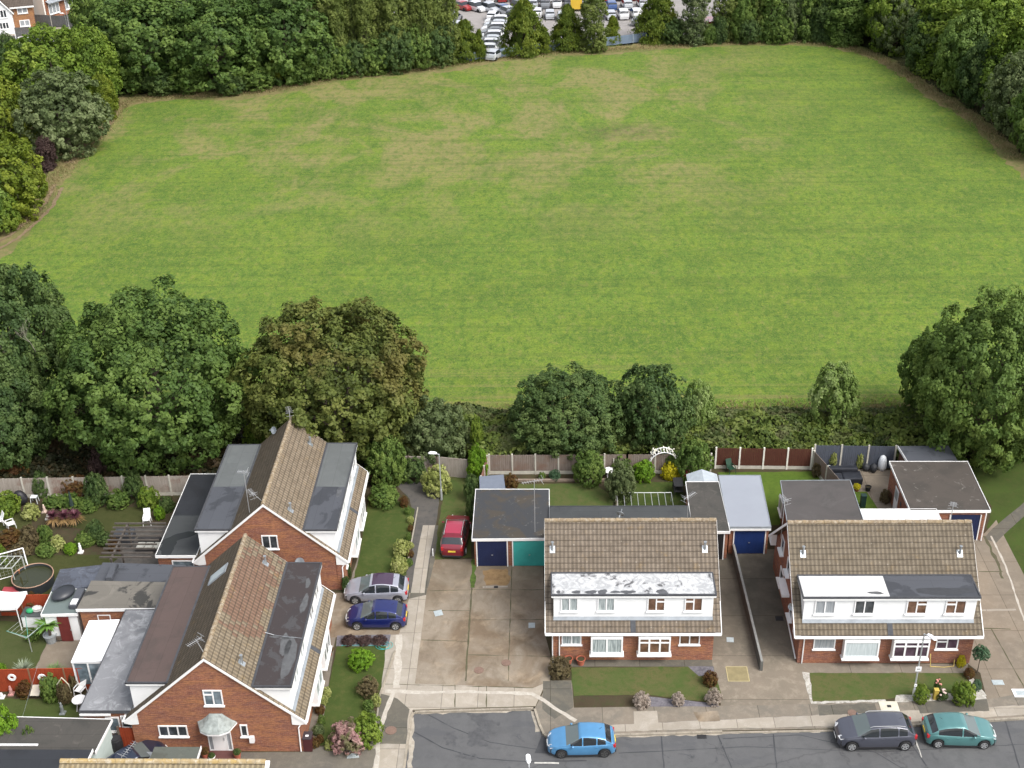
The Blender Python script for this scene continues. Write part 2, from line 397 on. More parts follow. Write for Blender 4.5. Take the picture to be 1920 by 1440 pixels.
def damp(path, n, sp, rmin, rmax):
    P = [Vector((*p, 0)) for p in GP(path, -.1)]
    for _ in range(n):
        i = rr.randrange(len(P)-1); c = P[i].lerp(P[i+1], rr.random()); x, y = c.x+rr.gauss(0, sp), c.y+rr.gauss(0, sp); r = rr.uniform(rmin, rmax); k = rr.randint(7, 10); a0 = rr.uniform(0, 6)
        mb_.add([(x+r*rr.uniform(.5, 1.2)*math.cos(a0+q/k*2*PI), y+r*rr.uniform(.5, 1.2)*math.sin(a0+q/k*2*PI), -.1035+rr.uniform(0, .002)) for q in range(k)], [tuple(range(k))])
damp([(888,1336),(905,1352),(900,1378),(890,1392)], 120, .28, .05, .22); damp([(905,1352),(930,1358)], 30, .14, .04, .13); damp([(900,1378),(925,1372)], 20, .12, .04, .12)
damp([(842,1378),(852,1392)], 34, .16, .05, .16); damp([(860,1418),(885,1420)], 26, .12, .04, .12); damp([(1600,1405),(1700,1420),(1760,1412)], 60, .4, .03, .12); damp([(1350,1385),(1356,1430)], 30, .08, .02, .08)
mb_.build('damp_stain', plain('damp_asphalt', (.068,.069,.072), .6, var=.2, scale=4))['kind'] = 'structure'
M_line = plain('worn_white_paint', (.42,.41,.38), .7, var=.25, scale=6)
ribbon('road_marking', GP([(1002,1430),(1048,1431)], -.1), .12, -.1, M_line, .02)
ribbon('road_marking', GP([(1716,1385),(1728,1420)], -.1), .05, -.1, M_line, .03)

def slabs(sx, sy, mort=(.07,.06,.045), rot=0, mw=.02, amt=.8):
    def f(k, col):
        br = k.n('ShaderNodeTexBrick'); br.offset = 0
        for n_, v in (('Scale', 1), ('Mortar Size', mw), ('Brick Width', sx), ('Row Height', sy)): br.inputs[n_].default_value = v
        br.inputs['Color1'].default_value = (1.05,1.03,1,1); br.inputs['Color2'].default_value = (.84,.84,.84,1); br.inputs['Mortar'].default_value = (.32,.3,.26,1)
        k.link(k.co('Object', rot=(0,0,rot)), br.inputs['Vector'])
        return k.mix(amt, col, br.outputs['Color'], 'MULTIPLY')
    return f
def brownstain(k, col):
    n = k.noise(k.co('Object', loc=(3,60,0)), .28, 7, .6, .8)
    col = k.mix(k.ramp(n, (.44,0),(.62,.85)), col, (.15,.105,.065))
    n = k.noise(k.co('Object', loc=(8,1,0), scale=(1,.6,1)), 1.1, 8, .7, .6)
    col = k.mix(k.ramp(n, (.48,0),(.66,.5)), col, (.11,.082,.055))
    n = k.noise(k.co('Object', loc=(13,6,0)), .55, 7, .65, .5)
    col = k.mix(k.ramp(n, (.54,0),(.68,.6)), col, (.38,.30,.21))
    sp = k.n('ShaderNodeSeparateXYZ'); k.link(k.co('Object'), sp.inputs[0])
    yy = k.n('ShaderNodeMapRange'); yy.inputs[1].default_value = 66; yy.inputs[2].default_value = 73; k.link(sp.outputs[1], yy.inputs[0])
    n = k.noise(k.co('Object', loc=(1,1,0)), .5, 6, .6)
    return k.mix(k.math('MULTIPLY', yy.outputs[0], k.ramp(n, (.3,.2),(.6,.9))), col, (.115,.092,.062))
M_conc = m_ground('beige_concrete', [(.265,.222,.170),(.24,.202,.158),(.30,.258,.20)], .25, 1.2, 18, .85, .15, brownstain, spec=.25)
M_pale = m_ground('pale_concrete', [(.36,.325,.275),(.32,.285,.235),(.42,.385,.335)], .35, 1.4, 18, .85, .15, slabs(2.2,3.4), spec=.25)
M_pave = m_ground('pavement_concrete', [(.215,.185,.15),(.175,.16,.135),(.27,.235,.19)], .4, 1.8, 18, .88, .2, slabs(3.1,9), spec=.2)
M_dark = m_ground('dark_mossy_concrete', [(.125,.115,.095),(.10,.098,.085),(.16,.145,.115)], .4, 2, 18, .85, .2, slabs(2.8,3.3), spec=.25)
M_drive = m_ground('driveway_concrete', [(.235,.195,.15),(.20,.17,.135),(.275,.235,.185)], .3, 1.4, 18, .85, .15, slabs(3.0,3.6), spec=.25)
M_white = m_ground('chalky_trail', [(.46,.425,.37),(.38,.345,.295),(.54,.505,.45)], 1.2, 4, 18, .85, .1)
M_tarm = m_ground('old_tarmac', [(.085,.080,.075),(.11,.10,.09),(.06,.062,.06)], .5, 2, 22, .8, .25, spec=.3)
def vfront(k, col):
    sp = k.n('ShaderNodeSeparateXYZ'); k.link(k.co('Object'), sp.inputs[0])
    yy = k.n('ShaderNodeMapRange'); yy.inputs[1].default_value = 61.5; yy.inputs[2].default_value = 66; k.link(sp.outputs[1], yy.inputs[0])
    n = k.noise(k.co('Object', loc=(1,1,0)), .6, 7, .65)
    col = k.mix(k.math('MULTIPLY', yy.outputs[0], k.ramp(n, (.3,.55),(.6,1))), col, (.085,.078,.062))  # side drives get darker towards the back
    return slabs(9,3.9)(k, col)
M_sidedrive = m_ground('side_driveway_concrete', [(.225,.19,.15),(.19,.165,.13),(.30,.26,.205)], .35, 1.6, 18, .85, .15, vfront, spec=.25)

# strip of pavement along the road and round the head
sheet('pavement', GP([(1030,1276),(1072,1276),(1076,1327),(1350,1323),(1520,1320),(1850,1310),(1925,1298)])+KL[1:11][:1]+GP(KX[1:10]), .006, M_pave)
sheet('pavement_edge', GP([(1080,1362),(1352,1350),(1925,1322),(1925,1340),(1717,1353),(1562,1362),(1354,1366),(1153,1372),(1080,1375)]), .011, M_pale, .04, 3, .4)
sheet('pavement_patch', GP([(1018,1277),(1071,1277),(1075,1326),(1040,1348),(1017,1330)]), .0095, M_dark, .02, 4, .5)
sheet('pavement_patch', GP([(1188,1334),(1232,1333),(1235,1359),(1189,1361)]), .014, M_pale, .01, 4, .5)
sheet('pavement_patch', GP([(1300,1335),(1345,1333),(1350,1352),(1310,1353)]), .014, M_conc, .06, 4, .3)
sheet('pavement_patch', GP([(1533,1322),(1640,1319),(1646,1336),(1536,1342)]), .0135, M_dark, .05, 4, .3)
sheet('pavement_patch', GP([(1716,1316),(1850,1311),(1855,1333),(1725,1338)]), .0135, M_dark, .03, 4, .3)
sheet('concrete_apron', GP([(816,1048),(1018,1048),(1022,1190),(1035,1240),(1031,1277),(1000,1290),(778,1282),(800,1110)]), .008, M_conc, .01, 4, .8)
sheet('cul_de_sac_paving', GP([(745,1128),(801,1115),(778,1281),(1000,1289),(1031,1277),(1019,1290),(1004,1324),(774,1331),(768,1344)])+[(kl[0]-.05,45),(-11,45)]+GP([(705,1350),(722,1212)]), .0065, M_pale, .01, 4, .8)
sheet('corner_paving', GP([(768,1330),(764,1350),(765,1395),(705,1395),(712,1300),(745,1310)]), .0105, M_dark, .03, 4, .5)
for a, b in (((888,1053),(873,1277)),((960,1053),(953,1277)),((806,1108),(887,1106)),((803,1145),(883,1145)),((790,1200),(880,1203)),((888,1106),(1020,1106)),((884,1163),(1020,1162)),((878,1228),(1033,1231)),((722,1283),(1000,1290)),((853,1284),(853,1326)),((912,1286),(912,1326))):
    M_joint = bpy.data.materials.get('dark_joint') or m_ground('dark_joint', [(.10,.09,.06),(.085,.09,.045),(.13,.11,.08)], 2, 5, 20)
    ribbon('paving_joint', GP([a, b]), .045 if a[0] != 888 or b[0] != 873 else .10, .0125, M_joint, .025)
ribbon('paving_joint', GP([(889,1048),(886,1102)]), .28, .0135, m_ground('joint_weeds', [(.09,.14,.03),(.06,.10,.02),(.05,.05,.03)], 2, 5, 20), .08)
ribbon('trail', GP([(748,1190),(746,1235),(744,1290)]), .42, .0145, M_white, .08)
ribbon('trail', GP([(738,1298),(712,1365),(705,1445)]), .26, .0148, M_white, .04)
ribbon('trail', GP([(722,1296),(800,1299),(860,1297),(998,1301),(1080,1352)]), .27, .0152, M_white, .05)
sheet('drive_stain', GP([(905,1070),(950,1066),(958,1082),(950,1098),(912,1098)]), .0138, m_ground('rust_brown_stain', [(.25,.165,.085),(.30,.20,.10),(.16,.10,.055)], .9, 3, 18), .12, 9, .3)
ribbon('paving_joint', GP([(905,1101),(952,1100)]), .16, .0155, M_pale, .03)

sheet('path_surround', GP([(775,985),(832,985),(822,1048),(812,1128),(744,1130),(770,1098)]), .0042, M_dark)
sheet('garden_path', GP([(738,905),(828,903),(823,945),(808,1045),(790,1112),(748,1112),(766,1045),(778,985),(768,935)]), .005, M_tarm, .03, 5, .6)
sheet('slab_path', GP([(793,985),(816,985),(804,1050),(796,1112),(770,1112),(780,1050)]), .0105, M_pale, .015, 5, .6)
sheet('side_path', GP([(588,1180),(632,1175),(600,1400),(566,1410)]), .006, M_pave, .02, 5, .6)
sheet('side_path', GP([(648,1120),(672,1040),(700,930),(712,930),(662,1112),(650,1118)]), .006, M_pave, .02, 5, .6)
sheet('car_drive', GP([(622,1112),(770,1112),(748,1190),(615,1196)]), .0075, M_conc, .02, 5, .6)
sheet('drive_foreground', GP([(225,1412),(560,1410),(604,1400),(640,1402),(706,1404),(704,1425)])+[(-11.6,45),(-40,45),(-40,53.6)], .0085, m_ground('weathered_tarmac', [(.155,.14,.115),(.125,.115,.10),(.19,.17,.14)], .4, 2, 20), .02, 6, .8)
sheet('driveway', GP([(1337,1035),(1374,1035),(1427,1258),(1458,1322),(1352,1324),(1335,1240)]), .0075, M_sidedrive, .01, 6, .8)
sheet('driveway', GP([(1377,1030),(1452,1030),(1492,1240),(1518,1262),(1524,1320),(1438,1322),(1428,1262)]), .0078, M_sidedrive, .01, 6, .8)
sheet('driveway', GP([(1795,1000),(1846,1000),(1868,975),(1885,1010),(1921,1080)])+[(36,67),(36,58.6)]+GP([(1921,1300),(1850,1311),(1838,1262),(1815,1245)]), .0076, M_drive, .01, 6, .8)
ribbon('paving_joint', GP([(1858,1005),(1885,1060),(1921,1165)]), .12, .0125, M_white, .03)
ribbon('paving_joint', GP([(1845,1005),(1868,1050),(1880,1085)]), .18, .0128, M_joint, .08)
ribbon('paving_joint', GP([(1835,1145),(1905,1143)]), .16, .0131, M_pale, .04)
ribbon('paving_joint', GP([(1835,1072),(1880,1072)]), .07, .0134, M_joint, .02)
ribbon('paving_joint', GP([(1838,1178),(1895,1180)]), .07, .0134, M_joint, .02)
ribbon('paving_joint', GP([(1858,1178),(1921,1290)]), .06, .0122, M_joint, .02)
sheet('front_path', GP([(1031,1237),(1338,1237),(1338,1250),(1031,1250)]), .0072, M_dark, .01)
sheet('front_path', GP([(1496,1243),(1815,1245),(1812,1262),(1516,1262)]), .0072, M_pave, .01)
sheet('patio', GP([(1530,880),(1600,880),(1680,882),(1700,955),(1650,960),(1600,975),(1590,905)]), .0074, M_drive, .01)
sheet('patio', GP([(92,1195),(155,1195),(135,1262),(62,1262)]), .0075, M_drive, .01)
sheet('patio', GP([(1200,955),(1275,958),(1275,880),(1262,880),(1262,948)]), .0072, M_drive, .01)
sheet('dark_patio', GP([(225,985),(320,985),(300,1060),(205,1060)]), .0075, M_tarm, .01)
sheet('diagonal_path', GP([(1845,1010),(1862,990),(1935,930),(1935,955),(1885,1000),(1868,1018)]), .0121, M_dark, .02)

# lawns
def lawn(name, cols, **kw): return m_ground(name, cols, .45, 2.0, 16, bump=.5, **kw)
M_lawn = lawn('lawn_green', [(.058,.082,.020),(.045,.070,.016),(.085,.092,.028)])
M_lawn2 = lawn('lawn_bright', [(.075,.125,.018),(.10,.145,.022),(.06,.10,.016)])
M_lawn3 = lawn('lawn_brownish', [(.070,.098,.028),(.105,.100,.040),(.052,.092,.020)])
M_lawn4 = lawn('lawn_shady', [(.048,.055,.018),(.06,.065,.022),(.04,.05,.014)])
sheet('lawn', GP([(690,942),(750,940),(778,955),(770,1000),(762,1078),(700,1106),(655,1115),(672,1050)]), .014, M_lawn, .04)
sheet('lawn', GP([(632,1212),(724,1212),(715,1290),(700,1330),(640,1395),(598,1398),(615,1290)]), .014, M_lawn, .04)
sheet('lawn', GP([(838,895),(876,890),(882,960),(885,1000),(884,1045),(815,1050),(822,980)]), .0141, M_lawn3, .05)
sheet('lawn', GP([(1070,1252),(1338,1250),(1352,1300),(1345,1318),(1210,1303),(1076,1305)]), .014, M_lawn3, .05)
sheet('lawn', GP([(1518,1262),(1810,1262),(1820,1290),(1800,1300),(1690,1306),(1660,1312),(1524,1316)]), .014, M_lawn3, .04)
sheet('lawn', GP([(960,908),(1100,906),(1120,912),(1150,930),(1150,965),(960,960)]), .014, M_lawn3, .04)
sheet('lawn', GP([(1160,905),(1280,903),(1285,960),(1158,965)]), .0143, M_lawn, .04)
sheet('lawn', GP([(1345,886),(1530,884),(1540,905),(1460,985),(1420,985)]), .014, M_lawn2, .04)
sheet('lawn', GP([(1598,922),(1625,922),(1650,960),(1602,965)]), .014, M_lawn2, .02)
sheet('lawn', GP([(1800,860),(1935,850),(1935,1085),(1921,1085),(1886,1030),(1872,1000),(1850,990),(1860,950)]), .0065, lawn('lawn_under_tree', [(.055,.085,.018),(.045,.065,.016),(.065,.075,.022)]), .05)
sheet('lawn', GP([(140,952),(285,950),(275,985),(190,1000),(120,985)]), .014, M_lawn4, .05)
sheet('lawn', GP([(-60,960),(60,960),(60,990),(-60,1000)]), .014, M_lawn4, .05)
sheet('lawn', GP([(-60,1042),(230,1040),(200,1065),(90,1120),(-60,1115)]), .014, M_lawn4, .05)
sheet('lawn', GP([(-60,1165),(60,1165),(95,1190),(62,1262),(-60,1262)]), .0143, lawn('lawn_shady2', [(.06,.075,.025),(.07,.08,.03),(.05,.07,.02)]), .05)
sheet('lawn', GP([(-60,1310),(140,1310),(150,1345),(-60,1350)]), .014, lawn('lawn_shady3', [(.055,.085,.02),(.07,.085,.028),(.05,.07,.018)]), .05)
M_slate = m_ground('slate_chippings', [(.16,.15,.17),(.10,.095,.11),(.22,.21,.22)], 1.2, 6, 30)
sheet('slate_bed', GP([(1212,1306),(1345,1319),(1348,1325),(1215,1325)]), .012, M_slate, .03)
sheet('slate_bed', GP([(1290,1250),(1338,1250),(1340,1268),(1310,1268)]), .016, M_slate, .04)
sheet('slate_bed', GP([(632,1192),(733,1190),(728,1212),(630,1212)]), .0118, M_slate, .02)
M_whitestone = m_ground('white_gravel', [(.48,.46,.42),(.26,.24,.20),(.62,.60,.56)], 2.5, 8, 30)
sheet('gravel_edge', GP([(1504,1260),(1518,1262),(1524,1316),(1660,1312),(1662,1316),(1521,1320)]), .017, M_whitestone, .04, 8, .25)
sheet('gravel_edge', GP([(1680,1304),(1845,1298),(1850,1311),(1678,1317)]), .0165, M_whitestone, .04, 8, .3)
sheet('gravel_edge', GP([(1812,1266),(1822,1268),(1850,1305),(1836,1306)]), .0172, M_whitestone, .03, 8, .3)
# kerb stones
M_kerb = m_ground('kerb_stone', [(.33,.29,.23),(.24,.215,.175),(.40,.36,.30)], .9, 3, 20)
kb = MB()
pts = KL[1:]
for i in range(len(pts)-1):
    a, b = Vector((*pts[i], 0)), Vector((*pts[i+1], 0)); d = (b-a).normalized(); n = Vector((-d.y, d.x, 0))
    L = (b-a).length; k = max(1, round(L/.92))
    for j in range(k):
        p, q = a+d*(L*j/k+.006), a+d*(L*(j+1)/k-.006)
        zz = -.06 if (i in (2,)) else .03
        kb.prism([(p-n*.0)[:2], (q-n*.0)[:2], (q+n*.14)[:2], (p+n*.14)[:2]], -.19, zz)
kb.build('kerb', M_kerb)['kind'] = 'structure'
M_pebedge = m_ground('worn_edge', [(.38,.34,.28),(.28,.25,.21),(.45,.42,.36)], 1.5, 4, 20)
def edge_band(name, pxs, wd, seed): ribbon(name, GP(pxs, -.1), wd, -.0995, M_pebedge, .09, seed=seed)
edge_band('channel', [(790,1337),(1000,1331)], .22, 3)
edge_band('channel', [(1000,1330),(1009,1372)], .35, 4)
edge_band('channel', [(771,1345),(769,1440)], .3, 5)
edge_band('channel', [(1155,1381),(1355,1375),(1560,1369)], .16, 6)
# ================================================================ vegetation
def leaf_mesh(name, P, Nn, S, V, asp=1.0, up=None, wd=.75):
    "P centres, Nn normals, S half sizes, V brightness value per leaf -> one mesh of small leaf faces"
    n = len(P); rg = np.random.default_rng(n)
    Nn = Nn/np.linalg.norm(Nn, axis=1)[:, None]
    if up is None: a = rg.normal(size=(n, 3))
    else: a = np.tile(np.array(up, float), (n, 1))+rg.normal(size=(n, 3))*.25
    t = np.cross(Nn, a); t /= np.linalg.norm(t, axis=1)[:, None]+1e-9
    b = np.cross(Nn, t)
    S = S[:, None]
    fold = Nn*S*.35
    v = np.empty((n, 4, 3)); v[:, 0] = P-b*S*asp*1.15; v[:, 1] = P+t*S*wd+fold*.6; v[:, 2] = P+b*S*asp*1.15-fold; v[:, 3] = P-t*S*wd+fold*.6
    me = bpy.data.meshes.new(name); me.vertices.add(4*n); me.vertices.foreach_set('co', v.reshape(-1))
    me.loops.add(4*n); me.loops.foreach_set('vertex_index', np.arange(4*n, dtype=np.int32))
    me.polygons.add(n); me.polygons.foreach_set('loop_start', np.arange(0, 4*n, 4, dtype=np.int32))
    me.polygons.foreach_set('loop_total', np.full(n, 4, dtype=np.int32))
    at = me.attributes.new('tint', 'FLOAT', 'FACE'); at.data.foreach_set('value', V.astype(np.float32))
    me.update(); me.validate(); return me

def dirs(rg, n, zmin=-1.0):
    out = np.empty((0, 3))
    while len(out) < n:
        d = rg.normal(size=(n*3, 3)); d /= np.linalg.norm(d, axis=1)[:, None]; out = np.vstack([out, d[d[:, 2] > zmin]])
    return out[:n]

def crown(name, seed, lobes=34, clumps=12, leaves=26, ls=.035, lr=(.26,.40), cr=(.09,.15), zmin=-.55, irregular=.12, spread=.66):
    "unit-radius broadleaf crown made of lobes > clumps > leaves"
    rg = np.random.default_rng(seed); P = []; N = []; S = []; V = []
    ld = dirs(rg, lobes, zmin)
    if lobes <= 220:                       # push lobe directions apart
        for _ in range(12):
            dif = ld[:, None]-ld[None]; q = (dif**2).sum(2)+.02; ld = ld+(dif/q[..., None]**1.5).sum(1)*(.006*34/lobes); ld /= np.linalg.norm(ld, axis=1)[:, None]
    rad = spread*(1+rg.uniform(-irregular, irregular, lobes)); lrr = rg.uniform(*lr, lobes); lc = ld*rad[:, None]
    for i in range(lobes):
        cdir = dirs(rg, clumps); cdir += ld[i]*.55; cdir /= np.linalg.norm(cdir, axis=1)[:, None]
        cc = lc[i]+cdir*lrr[i]*rg.uniform(.82, 1.05, clumps)[:, None]; tone = rg.uniform(.0, 1.0)
        for j in range(clumps):
            # skip clumps buried in a neighbouring lobe
            dd = np.linalg.norm(cc[j]-lc, axis=1)/lrr; dd[i] = 9
            if dd.min() < .75: continue
            d = dirs(rg, leaves); d = d+cdir[j]*.5+ld[i]*.3; d /= np.linalg.norm(d, axis=1)[:, None]
            r = rg.uniform(*cr)
            P.append(cc[j]+d*(r*rg.uniform(.55, 1.1, leaves))[:, None])
            N.append(d*.8+ld[i]*.35+np.array([0, 0, .35])+rg.normal(size=(leaves, 3))*.38)
            S.append(ls*rg.uniform(.65, 1.25, leaves)); V.append(np.clip(.5*tone+.25*rg.uniform()+.35*rg.uniform(size=leaves), 0, 1))
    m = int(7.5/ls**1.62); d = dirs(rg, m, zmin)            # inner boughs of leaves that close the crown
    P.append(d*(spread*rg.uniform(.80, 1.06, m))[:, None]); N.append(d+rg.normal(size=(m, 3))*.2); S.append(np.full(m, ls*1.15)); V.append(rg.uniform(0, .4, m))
    return leaf_mesh(name, np.vstack(P), np.vstack(N), np.concatenate(S), np.concatenate(V))

def crown_tall(name, seed, A=2.3, lobes=60, clumps=9, leaves=30, ls=.05):
    "taller than wide crown (height/width = A) built in its true proportions, then normalised to unit radius and half height"
    rg = np.random.default_rng(seed); P = []; N = []; S = []; V = []
    z = rg.uniform(-A*.95, A*.86, lobes); a = np.arange(lobes)*2.4+rg.uniform(-.4, .4, lobes)
    prof = np.sqrt(np.clip(1-(np.abs(z+A*.12)/(A*1.06))**2.6, .06, 1))*rg.uniform(.82, 1.12, lobes)
    lr = rg.uniform(.30, .48, lobes); rad = np.maximum(prof-lr*.8, 0)
    lc = np.stack([np.cos(a)*rad, np.sin(a)*rad, z], 1)
    for i in range(lobes):
        o_ = np.array([math.cos(a[i]), math.sin(a[i]), .35+.5*max(0, z[i]/A)]); cdir = dirs(rg, clumps)+o_*.6; cdir /= np.linalg.norm(cdir, axis=1)[:, None]
        cc = lc[i]+cdir*(lr[i]*rg.uniform(.8, 1.1, clumps))[:, None]; tone = rg.uniform()
        for j in range(clumps):
            d = dirs(rg, leaves)+cdir[j]*.5; d /= np.linalg.norm(d, axis=1)[:, None]
            P.append(cc[j]+d*(rg.uniform(.12, .2)*rg.uniform(.5, 1.1, leaves))[:, None]); N.append(d*.8+o_*.3+np.array([0,0,.3])+rg.normal(size=(leaves, 3))*.4)
            S.append(ls*rg.uniform(.65, 1.25, leaves)); V.append(np.clip(.5*tone+.25*rg.uniform()+.35*rg.uniform(size=leaves), 0, 1))
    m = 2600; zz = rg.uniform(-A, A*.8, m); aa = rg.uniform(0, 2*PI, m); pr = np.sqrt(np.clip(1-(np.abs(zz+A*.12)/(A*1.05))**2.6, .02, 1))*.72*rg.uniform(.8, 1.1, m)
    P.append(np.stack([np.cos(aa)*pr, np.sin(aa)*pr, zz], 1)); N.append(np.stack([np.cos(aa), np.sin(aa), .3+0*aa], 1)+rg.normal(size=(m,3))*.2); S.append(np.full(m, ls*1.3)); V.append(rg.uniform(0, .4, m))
    me = leaf_mesh(name, np.vstack(P), np.vstack(N), np.concatenate(S), np.concatenate(V))
    co = np.empty(len(me.vertices)*3); me.vertices.foreach_get('co', co); co = co.reshape(-1, 3); co[:, 2] /= A; me.vertices.foreach_set('co', co.reshape(-1)); me.update(); return me

def spire(name, seed, n=9000, ls=.05, prof='cone', feather=.12, asp=1.6):
    "unit-height (z -1..1), unit-radius columnar crown with upright streaks"
    rg = np.random.default_rng(seed); m = 150
    P = []; N = []; S = []; V = []
    for i in range(m):
        z = rg.uniform(-1, .92); a = rg.uniform(0, 2*PI)
        u = (z+1)/2
        rr = {'cone': min(1.0,(1-u)**.75*1.25)*(.86+.14*min(1,u*4))+.02, 'egg': math.sqrt(max(0.02, 1-(abs(u-.30)/.72)**1.9)), 'col': (1-u**3.2)**.6*.95+.05}[prof]
        r = rr*rg.uniform(.78, 1.06); k = n//m; tone = rg.uniform()
        h = rg.uniform(.07, .15)
        t = rg.uniform(-1, 1, k); wv = rg.normal(size=(k, 2))*.10*(1.15-t[:, None])*.7
        c = np.stack([math.cos(a)*r*(1-.12*(t+1)/2)+wv[:, 0], math.sin(a)*r*(1-.12*(t+1)/2)+wv[:, 1], z+t*h+.04], 1)
        d = np.array([math.cos(a), math.sin(a), .35])
        P.append(c); N.append(d+rg.normal(size=(k, 3))*.45); S.append(ls*rg.uniform(.6, 1.2, k)); V.append(np.clip(.45*tone+.3*(t+1)/2+.25*rg.uniform(size=k), 0, 1))
    q = 900; z = rg.uniform(-1, .7, q); a = rg.uniform(0, 2*PI, q); u = (z+1)/2
    r = np.where(prof == 'cone', (1-u)**.8, np.sqrt(np.clip(1-(np.abs(u-.4)/.75)**2, .05, 1)))*.7
    P.append(np.stack([np.cos(a)*r, np.sin(a)*r, z], 1)); N.append(np.stack([np.cos(a), np.sin(a), .2+0*a], 1)); S.append(np.full(q, .07)); V.append(rg.uniform(0, .3, q))
    return leaf_mesh(name, np.vstack(P), np.vstack(N), np.concatenate(S), np.concatenate(V), asp, up=(0, 0, 1))

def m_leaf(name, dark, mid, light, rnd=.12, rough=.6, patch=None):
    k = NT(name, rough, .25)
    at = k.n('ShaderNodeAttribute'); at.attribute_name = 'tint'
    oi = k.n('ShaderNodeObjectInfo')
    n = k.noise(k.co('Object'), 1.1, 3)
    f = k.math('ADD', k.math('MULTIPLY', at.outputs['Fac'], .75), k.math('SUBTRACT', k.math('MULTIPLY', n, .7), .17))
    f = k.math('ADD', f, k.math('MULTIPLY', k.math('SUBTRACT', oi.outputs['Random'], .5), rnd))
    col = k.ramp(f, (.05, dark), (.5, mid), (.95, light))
    if patch:
        q = k.noise(k.co('Object', loc=(3,3,3)), 1.0, 3); col = k.mix(k.ramp(q, (.52,0),(.62,.85)), col, patch)
    k.out(col)
    tr = k.n('ShaderNodeBsdfTranslucent'); k.link(col, tr.inputs[0]); ms = k.n('ShaderNodeMixShader'); ms.inputs[0].default_value = .38
    k.link(k.b.outputs[0], ms.inputs[1]); k.link(tr.outputs[0], ms.inputs[2]); k.link(ms.outputs[0], k.t.nodes['Material Output'].inputs[0])
    return k.m
ML = {
 'oak': m_leaf('oak_leaves', (0.031,0.066,0.015), (0.075,0.134,0.029), (0.150,0.222,0.049)),
 'deep': m_leaf('deep_green_leaves', (0.031,0.063,0.021), (0.071,0.121,0.034), (0.137,0.194,0.057)),
 'olive': m_leaf('olive_green_leaves', (.036,.056,.012), (.105,.135,.028), (.195,.212,.052), patch=(.168,.152,.042)),
 'grey': m_leaf('grey_green_leaves', (0.054,0.081,0.030), (0.116,0.156,0.058), (0.214,0.254,0.116)),
 'bright': m_leaf('bright_green_leaves', (0.055,0.103,0.014), (0.130,0.205,0.024), (0.238,0.308,0.046)),
 'yellow': m_leaf('yellow_green_leaves', (.055,.090,.012), (.135,.185,.018), (.245,.285,.034)),
 'gold': m_leaf('golden_leaves', (.20,.20,.01), (.48,.43,.015), (.65,.58,.03)),
 'mid': m_leaf('mid_green_leaves', (0.047,0.093,0.018), (0.109,0.178,0.037), (0.202,0.279,0.062)),
 'poplar': m_leaf('poplar_leaves', (0.058,0.085,0.017), (0.133,0.175,0.039), (0.229,0.272,0.072)),
 'cypress': m_leaf('cypress_foliage', (0.044,0.075,0.010), (0.109,0.157,0.020), (0.212,0.249,0.032)),
 'light': m_leaf('light_sapling_leaves', (.09,.15,.03), (.20,.29,.07), (.34,.42,.17)),
 'red': m_leaf('rusty_leaves', (.06,.03,.012), (.13,.06,.022), (.16,.12,.03)),
 'purple': m_leaf('dark_purple_leaves', (.035,.024,.02), (.075,.045,.042), (.12,.08,.065)),
 'lime': m_leaf('lime_leaves', (.08,.16,.010), (.14,.27,.018), (.22,.36,.03)),
 'variegated': m_leaf('variegated_leaves', (.10,.13,.03), (.32,.36,.10), (.55,.56,.24)),
 'brownbush': m_leaf('twiggy_brown_leaves', (.06,.048,.025), (.13,.10,.05), (.20,.17,.08)),
 'lavgrey': m_leaf('dead_flower_heads', (.22,.18,.14), (.36,.30,.25), (.50,.43,.37)),
 'pinkfl': m_leaf('pink_hydrangea_heads', (.20,.10,.10), (.38,.22,.21), (.50,.34,.30), patch=(.11,.13,.04)),
 'teal': m_leaf('blue_green_leaves', (.03,.07,.035), (.07,.14,.07), (.14,.23,.13)),
}
M_bark = plain('bark', (.10,.08,.06), .95, scale=6, var=.35)
def proto(me, mats='oak'):
    me.materials.append(ML[mats]); return me
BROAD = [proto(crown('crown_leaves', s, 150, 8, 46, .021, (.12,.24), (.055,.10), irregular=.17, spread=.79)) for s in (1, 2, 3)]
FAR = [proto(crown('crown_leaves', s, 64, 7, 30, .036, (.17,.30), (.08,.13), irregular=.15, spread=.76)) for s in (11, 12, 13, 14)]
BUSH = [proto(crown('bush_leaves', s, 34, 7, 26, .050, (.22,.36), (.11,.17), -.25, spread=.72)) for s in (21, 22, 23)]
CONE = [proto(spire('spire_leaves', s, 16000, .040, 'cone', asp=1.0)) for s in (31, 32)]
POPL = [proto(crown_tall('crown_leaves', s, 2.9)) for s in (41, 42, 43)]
TALL = [proto(crown_tall('crown_leaves', s, 1.8, 52, ls=.045)) for s in (51, 52, 53)]

